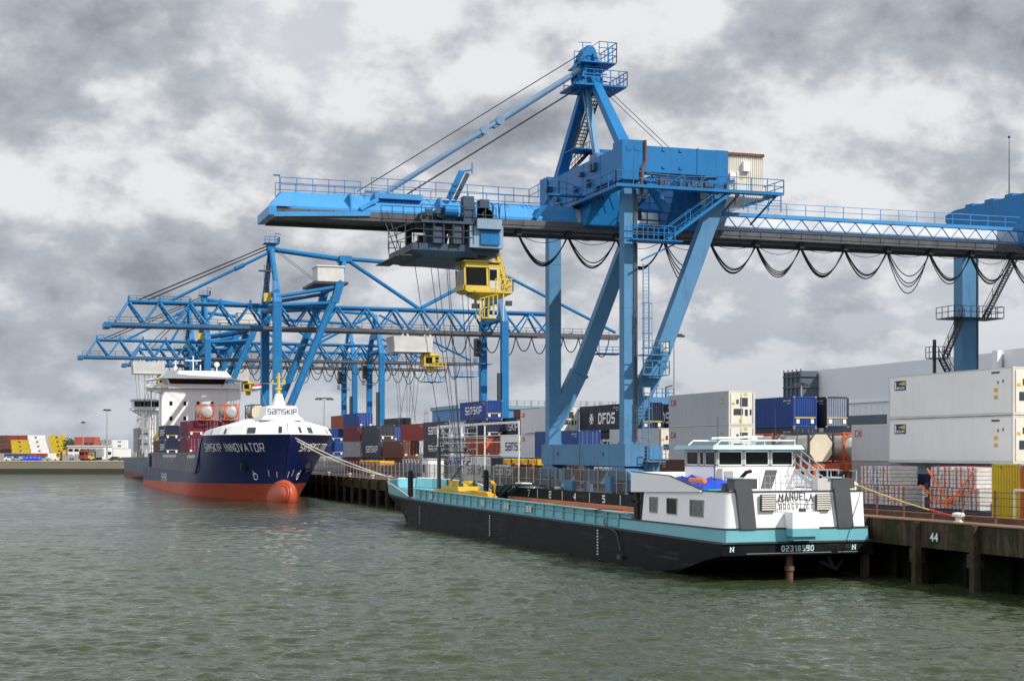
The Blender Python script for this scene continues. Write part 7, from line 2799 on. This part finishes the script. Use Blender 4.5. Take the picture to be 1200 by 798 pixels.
rowname = ('bottom', 'second', 'third', 'top')
d0 = 1100
for r in range(4):
    y1 = 531 - r * 5.25
    c = 'yellow' if r < 3 else 'red'
    far_box(f'{c} container, {rowname[r]} of the left yellow stack on the far bank', 14 - r * .6, 35 - r * 1.0, y1 - 5.2, y1, d0, c)
    far_box(f'white container, {rowname[r]} of the white stack on the far bank', 36 - r * 1.2, 57 - r * 1.8, y1 - 5.2, y1, d0, 'white')
    far_box(f'yellow container, {rowname[r]} of the right yellow stack on the far bank', 59.5 - r * .9, 79 - r * 1.0, y1 - 5.2, y1, d0, 'yellow')
    far_box(f'brown container, {rowname[r]} of the brown stack at the left edge of the far bank', -7, 12.8 - r * .5, y1 - 5.2, y1, d0 + 8, 'brown')
for r, (a, b) in enumerate(((525.2, 520), (519.9, 515.5))):
    far_box(f'white container, {("lower", "upper")[r]} of two beside the second ship', 131, 149, b, a, 820, 'white')
    far_box(f'grey container, {("lower", "upper")[r]} of two beside the white pair on the far bank', 118, 130.5, b, a, 840, 'grey')


def simple_house(label, px0, px1, py0, py1, d, depth, mat, win, roof):
    w = (px1 - px0) / 1800 * d
    z0 = 3.6
    h = EYE - (py0 - 528) / 1800 * d - z0
    t = thing('far_building', (0, 0, 0), label, 'building')
    m = MB(); m.box(-w / 2, w / 2, 0, depth, 0, h); m.build('wall', mat, t)
    m = MB(); m.box(-w / 2 - .4, w / 2 + .4, -.4, depth + .4, h, h + .5); m.build('roof', roof, t)
    n = win
    for k in range(n):
        m = MB()
        x = -w / 2 + w * (k + .5) / n
        m.box(x - w / n * .36, x + w / n * .36, -.12, -.005, h * .62, h * .82)
        m.build('window', glass, t)
        m = MB()
        m.box(x - w / n * .33, x + w / n * .33, -.12, -.005, 0, h * .40)
        m.build('door', grey_paint, t)
    far(t, (px0 + px1) / 2, d, z0)
    return t


simple_house('long low white building with a row of openings on the far bank', 79.5, 121, 523.2, 545, 620, 14, clad_white, 6, light_grey)
t = thing('far_building', (0, 0, 0), 'brown red building with dark openings behind the white one on the far bank', 'building')
m = MB()
m.box(-5, 5, 0, 10, 0, 10.2)
m.box(-5, -1.5, -1, -.01, 0, 6)
m.build('wall', brown_house, t)
m = MB()
for x in (-3.2, .8, 3.4):
    m.box(x - .9, x + .9, -1.2 if x < -2 else -.2, -1.01 if x < -2 else -.01, 3.2, 7.4 if x > -2 else 5.4)
m.build('opening', dark_steel, t)
m = MB(); m.box(-9.5, -5.01, 2, 10, 0, 5.6); m.box(5.01, 10.5, 2, 10, 0, 5.6); m.build('annex', brown_house, t)
far(t, 99, 760, 3.6)
far_box('long rust red container at ground level on the far bank', 33, 69, 531.4, 539.6, 600, 'red')
far_box('grey container at ground level on the far bank beside the red truck', 72, 97, 534, 543, 540, 'grey')
far_box('blue container low behind the parked cars on the far bank', 5, 32, 531.6, 536, 640, 'blue')


def truck(label, px, d, cab_c, body_c, L, turn=0.0):
    t = thing('truck', (0, 0, 0), label, 'truck', 'trucks on the far bank')
    m = MB()
    m.hexa([(-L / 2, -1.2, .6), (-L / 2 + 2.2, -1.2, .6), (-L / 2 + 2.2, 1.2, .6), (-L / 2, 1.2, .6)], [(-L / 2 + .25, -1.15, 3.5), (-L / 2 + 2.2, -1.15, 3.6), (-L / 2 + 2.2, 1.15, 3.6), (-L / 2 + .25, 1.15, 3.5)])
    c = m.build('cab', cab_c, t)
    m = MB(); m.box(-L / 2 + .5, -L / 2 + 1.7, -1.23, -1.21, 2.0, 3.0); m.box(-L / 2 + .02, -L / 2 + .09, -1.0, 1.0, 2.0, 2.9); m.build('window', glass, c)
    m = MB(); m.box(-L / 2 + 2.4, L / 2, -1.25, 1.25, 1.1, 4.0); m.build('box_body', body_c, t)
    m = MB()
    for x in (-L / 2 + 1.1, L / 2 - 1.2, L / 2 - 2.4):
        m.tube((x, -1.15, .5), (x, 1.15, .5), .5, n=12)
    m.build('wheel', black_rubber, t)
    far(t, px, d, 3.62, turn)


truck('red truck with a red cab and dark body on the far bank', 102, 530, cmat('red'), cmat('dark grey'), 6.2, PI / 2 - .35)
truck('white truck with box body on the far bank beside the second ship', 139, 540, white_paint, white_paint, 8.0)
truck('yellow lorry behind the red truck on the far bank', 112, 560, yellow_paint, cmat('grey'), 5.6)


def car(label, px, d, mat_, turn=0.0):
    t = thing('parked_car', (0, 0, 0), label, 'car', 'cars parked on the far bank')
    m = MB()
    m.prism_y([(-2.1, .3), (2.1, .3), (2.1, .8), (1.2, .95), (.6, 1.45), (-1.2, 1.45), (-1.9, .95), (-2.1, .85)], -.85, .85)
    m.build('body', mat_, t)
    m = MB(); m.box(-1.1, .5, -.87, -.855, 1.0, 1.36); m.build('window', glass, t)
    m = MB()
    for x in (-1.3, 1.3):
        m.tube((x, -.87, .32), (x, .87, .32), .32, n=12)
    m.build('wheel', black_rubber, t)
    far(t, px, d, 3.62, turn)


for px, c, lab in ((13, white_paint, 'white car at the left end of the far bank'), (21, galv, 'silver car between two white ones on the far bank'), (27, white_paint, 'white car just left of the blue tarpaulins on the far bank'), (52, galv, 'silver car right of the blue tarpaulins on the far bank'), (136, slate, 'dark car in front of the white truck on the far bank'), (61, white_paint, 'white car below the red container on the far bank')):
    car(lab, px, 500 + (px % 7), c)
for k, px in enumerate((30.5, 35.5, 40.5, 45)):
    m = MB()
    m.ball((0, 0, .75), 1.0, .9, .9, 10, 6)
    m.box(-.95, .95, -.85, .85, 0, .7)
    o = tag(m.build('covered_pallet', tarp_blue, smooth=True, loc=(0, 0, 0)), 'pallet under blue tarpaulin in the row by the water on the far bank', 'pallet', 'blue covered pallets on the far bank')
    far(o, px, 490, 3.62)
sg_ = thing('sign_board', (0, 0, 0), 'white information board on two posts at the edge of the far bank', 'sign')
m = MB(); m.box(-1.3, 1.3, -.05, .05, 1.2, 2.6); m.build('board', white_paint, sg_)
m = MB()
for x in (-1.1, 1.1):
    m.box(x - .06, x + .06, .06, .16, 0, 2.5)
m.build('post', galv, sg_)
far(sg_, 61, 470, 3.62)
for px, d, lab in ((68, 520, 'yellow forklift between the red container and the white building on the far bank'), (108, 525, 'yellow digger right of the red truck on the far bank')):
    t = thing('forklift', (0, 0, 0), lab, 'forklift', 'yellow machines on the far bank')
    m = MB(); m.box(-1.2, 1.0, -.7, .7, .4, 1.4); m.box(-1.2, -.4, -.7, .7, 1.41, 1.7)
    for y in (-.6, .6):
        for x in (-.9, .6):
            m.box(x - .06, x + .06, y - .06, y + .06, 1.4, 2.5)
    m.box(-1.0, .75, -.7, .7, 2.5, 2.6)
    m.build('body', yellow_paint, t)
    m = MB(); m.box(1.05, 1.25, -.5, .5, .1, 3.2); m.box(1.25, 2.2, -.4, .4, .1, .2); m.build('fork_mast', dark_steel, t)
    m = MB()
    for x in (-.8, .7):
        m.tube((x, -.75, .4), (x, .75, .4), .4, n=12)
    m.build('wheel', black_rubber, t)
    far(t, px, d, 3.62)


def tree(label, px, d, h, r):
    t = thing('tree', (0, 0, 0), label, 'tree', 'trees on the far bank')
    m = MB()
    m.tube((0, 0, 0), (0, 0, h * .5), .35, .2, n=6)
    rn = random.Random(px)
    for k in range(5):
        a = k * 1.3
        m.tube((0, 0, h * .35), (r * .6 * math.cos(a), r * .6 * math.sin(a), h * (.6 + .05 * k)), .15, .05, n=5)
    m.build('trunk', bark, t)
    m = MB()
    for k in range(700):
        a, b = rn.uniform(0, 2 * PI), rn.uniform(-1, 1)
        rr = r * rn.uniform(.35, 1) * (1 + .25 * math.sin(3 * a + b * 4))
        c = Vector((rr * math.cos(a) * math.sqrt(1 - b * b), rr * math.sin(a) * math.sqrt(1 - b * b), h * .64 + rr * b * .85))
        n = Vector((rn.gauss(0, 1), rn.gauss(0, 1), rn.gauss(0, 1))).normalized()
        u = n.orthogonal().normalized(); v = n.cross(u)
        s = rn.uniform(.3, .65)
        m.face([c + u * s, c + v * s * .6, c - u * s, c - v * s * .6])
    m.build('crown', leafy, t)
    far(t, px, d, 3.6)


tree('green tree between the yellow stack and the brown red building', 81.5, 900, 11, 4.5)
tree('green tree right of the brown red building, behind the light mast', 120, 900, 9.5, 4.5)
tree('small green tree left of the brown red building', 85.5, 880, 8.5, 3.6)
# pale hut at the far left and the deck crane of the ship
m = MB()
m.beam((28.2, 310.4, 6.5), (28.2, 310.4, 9.5), .5, .5); m.beam((28.2, 310.4, 9.4), (29.8, 309.6, 11.8), .45, .5); m.beam((27.8, 310.4, 8.3), (29.2, 310, 9.0), .5, .6)
m.build('deck_crane', yellow_paint, shp)
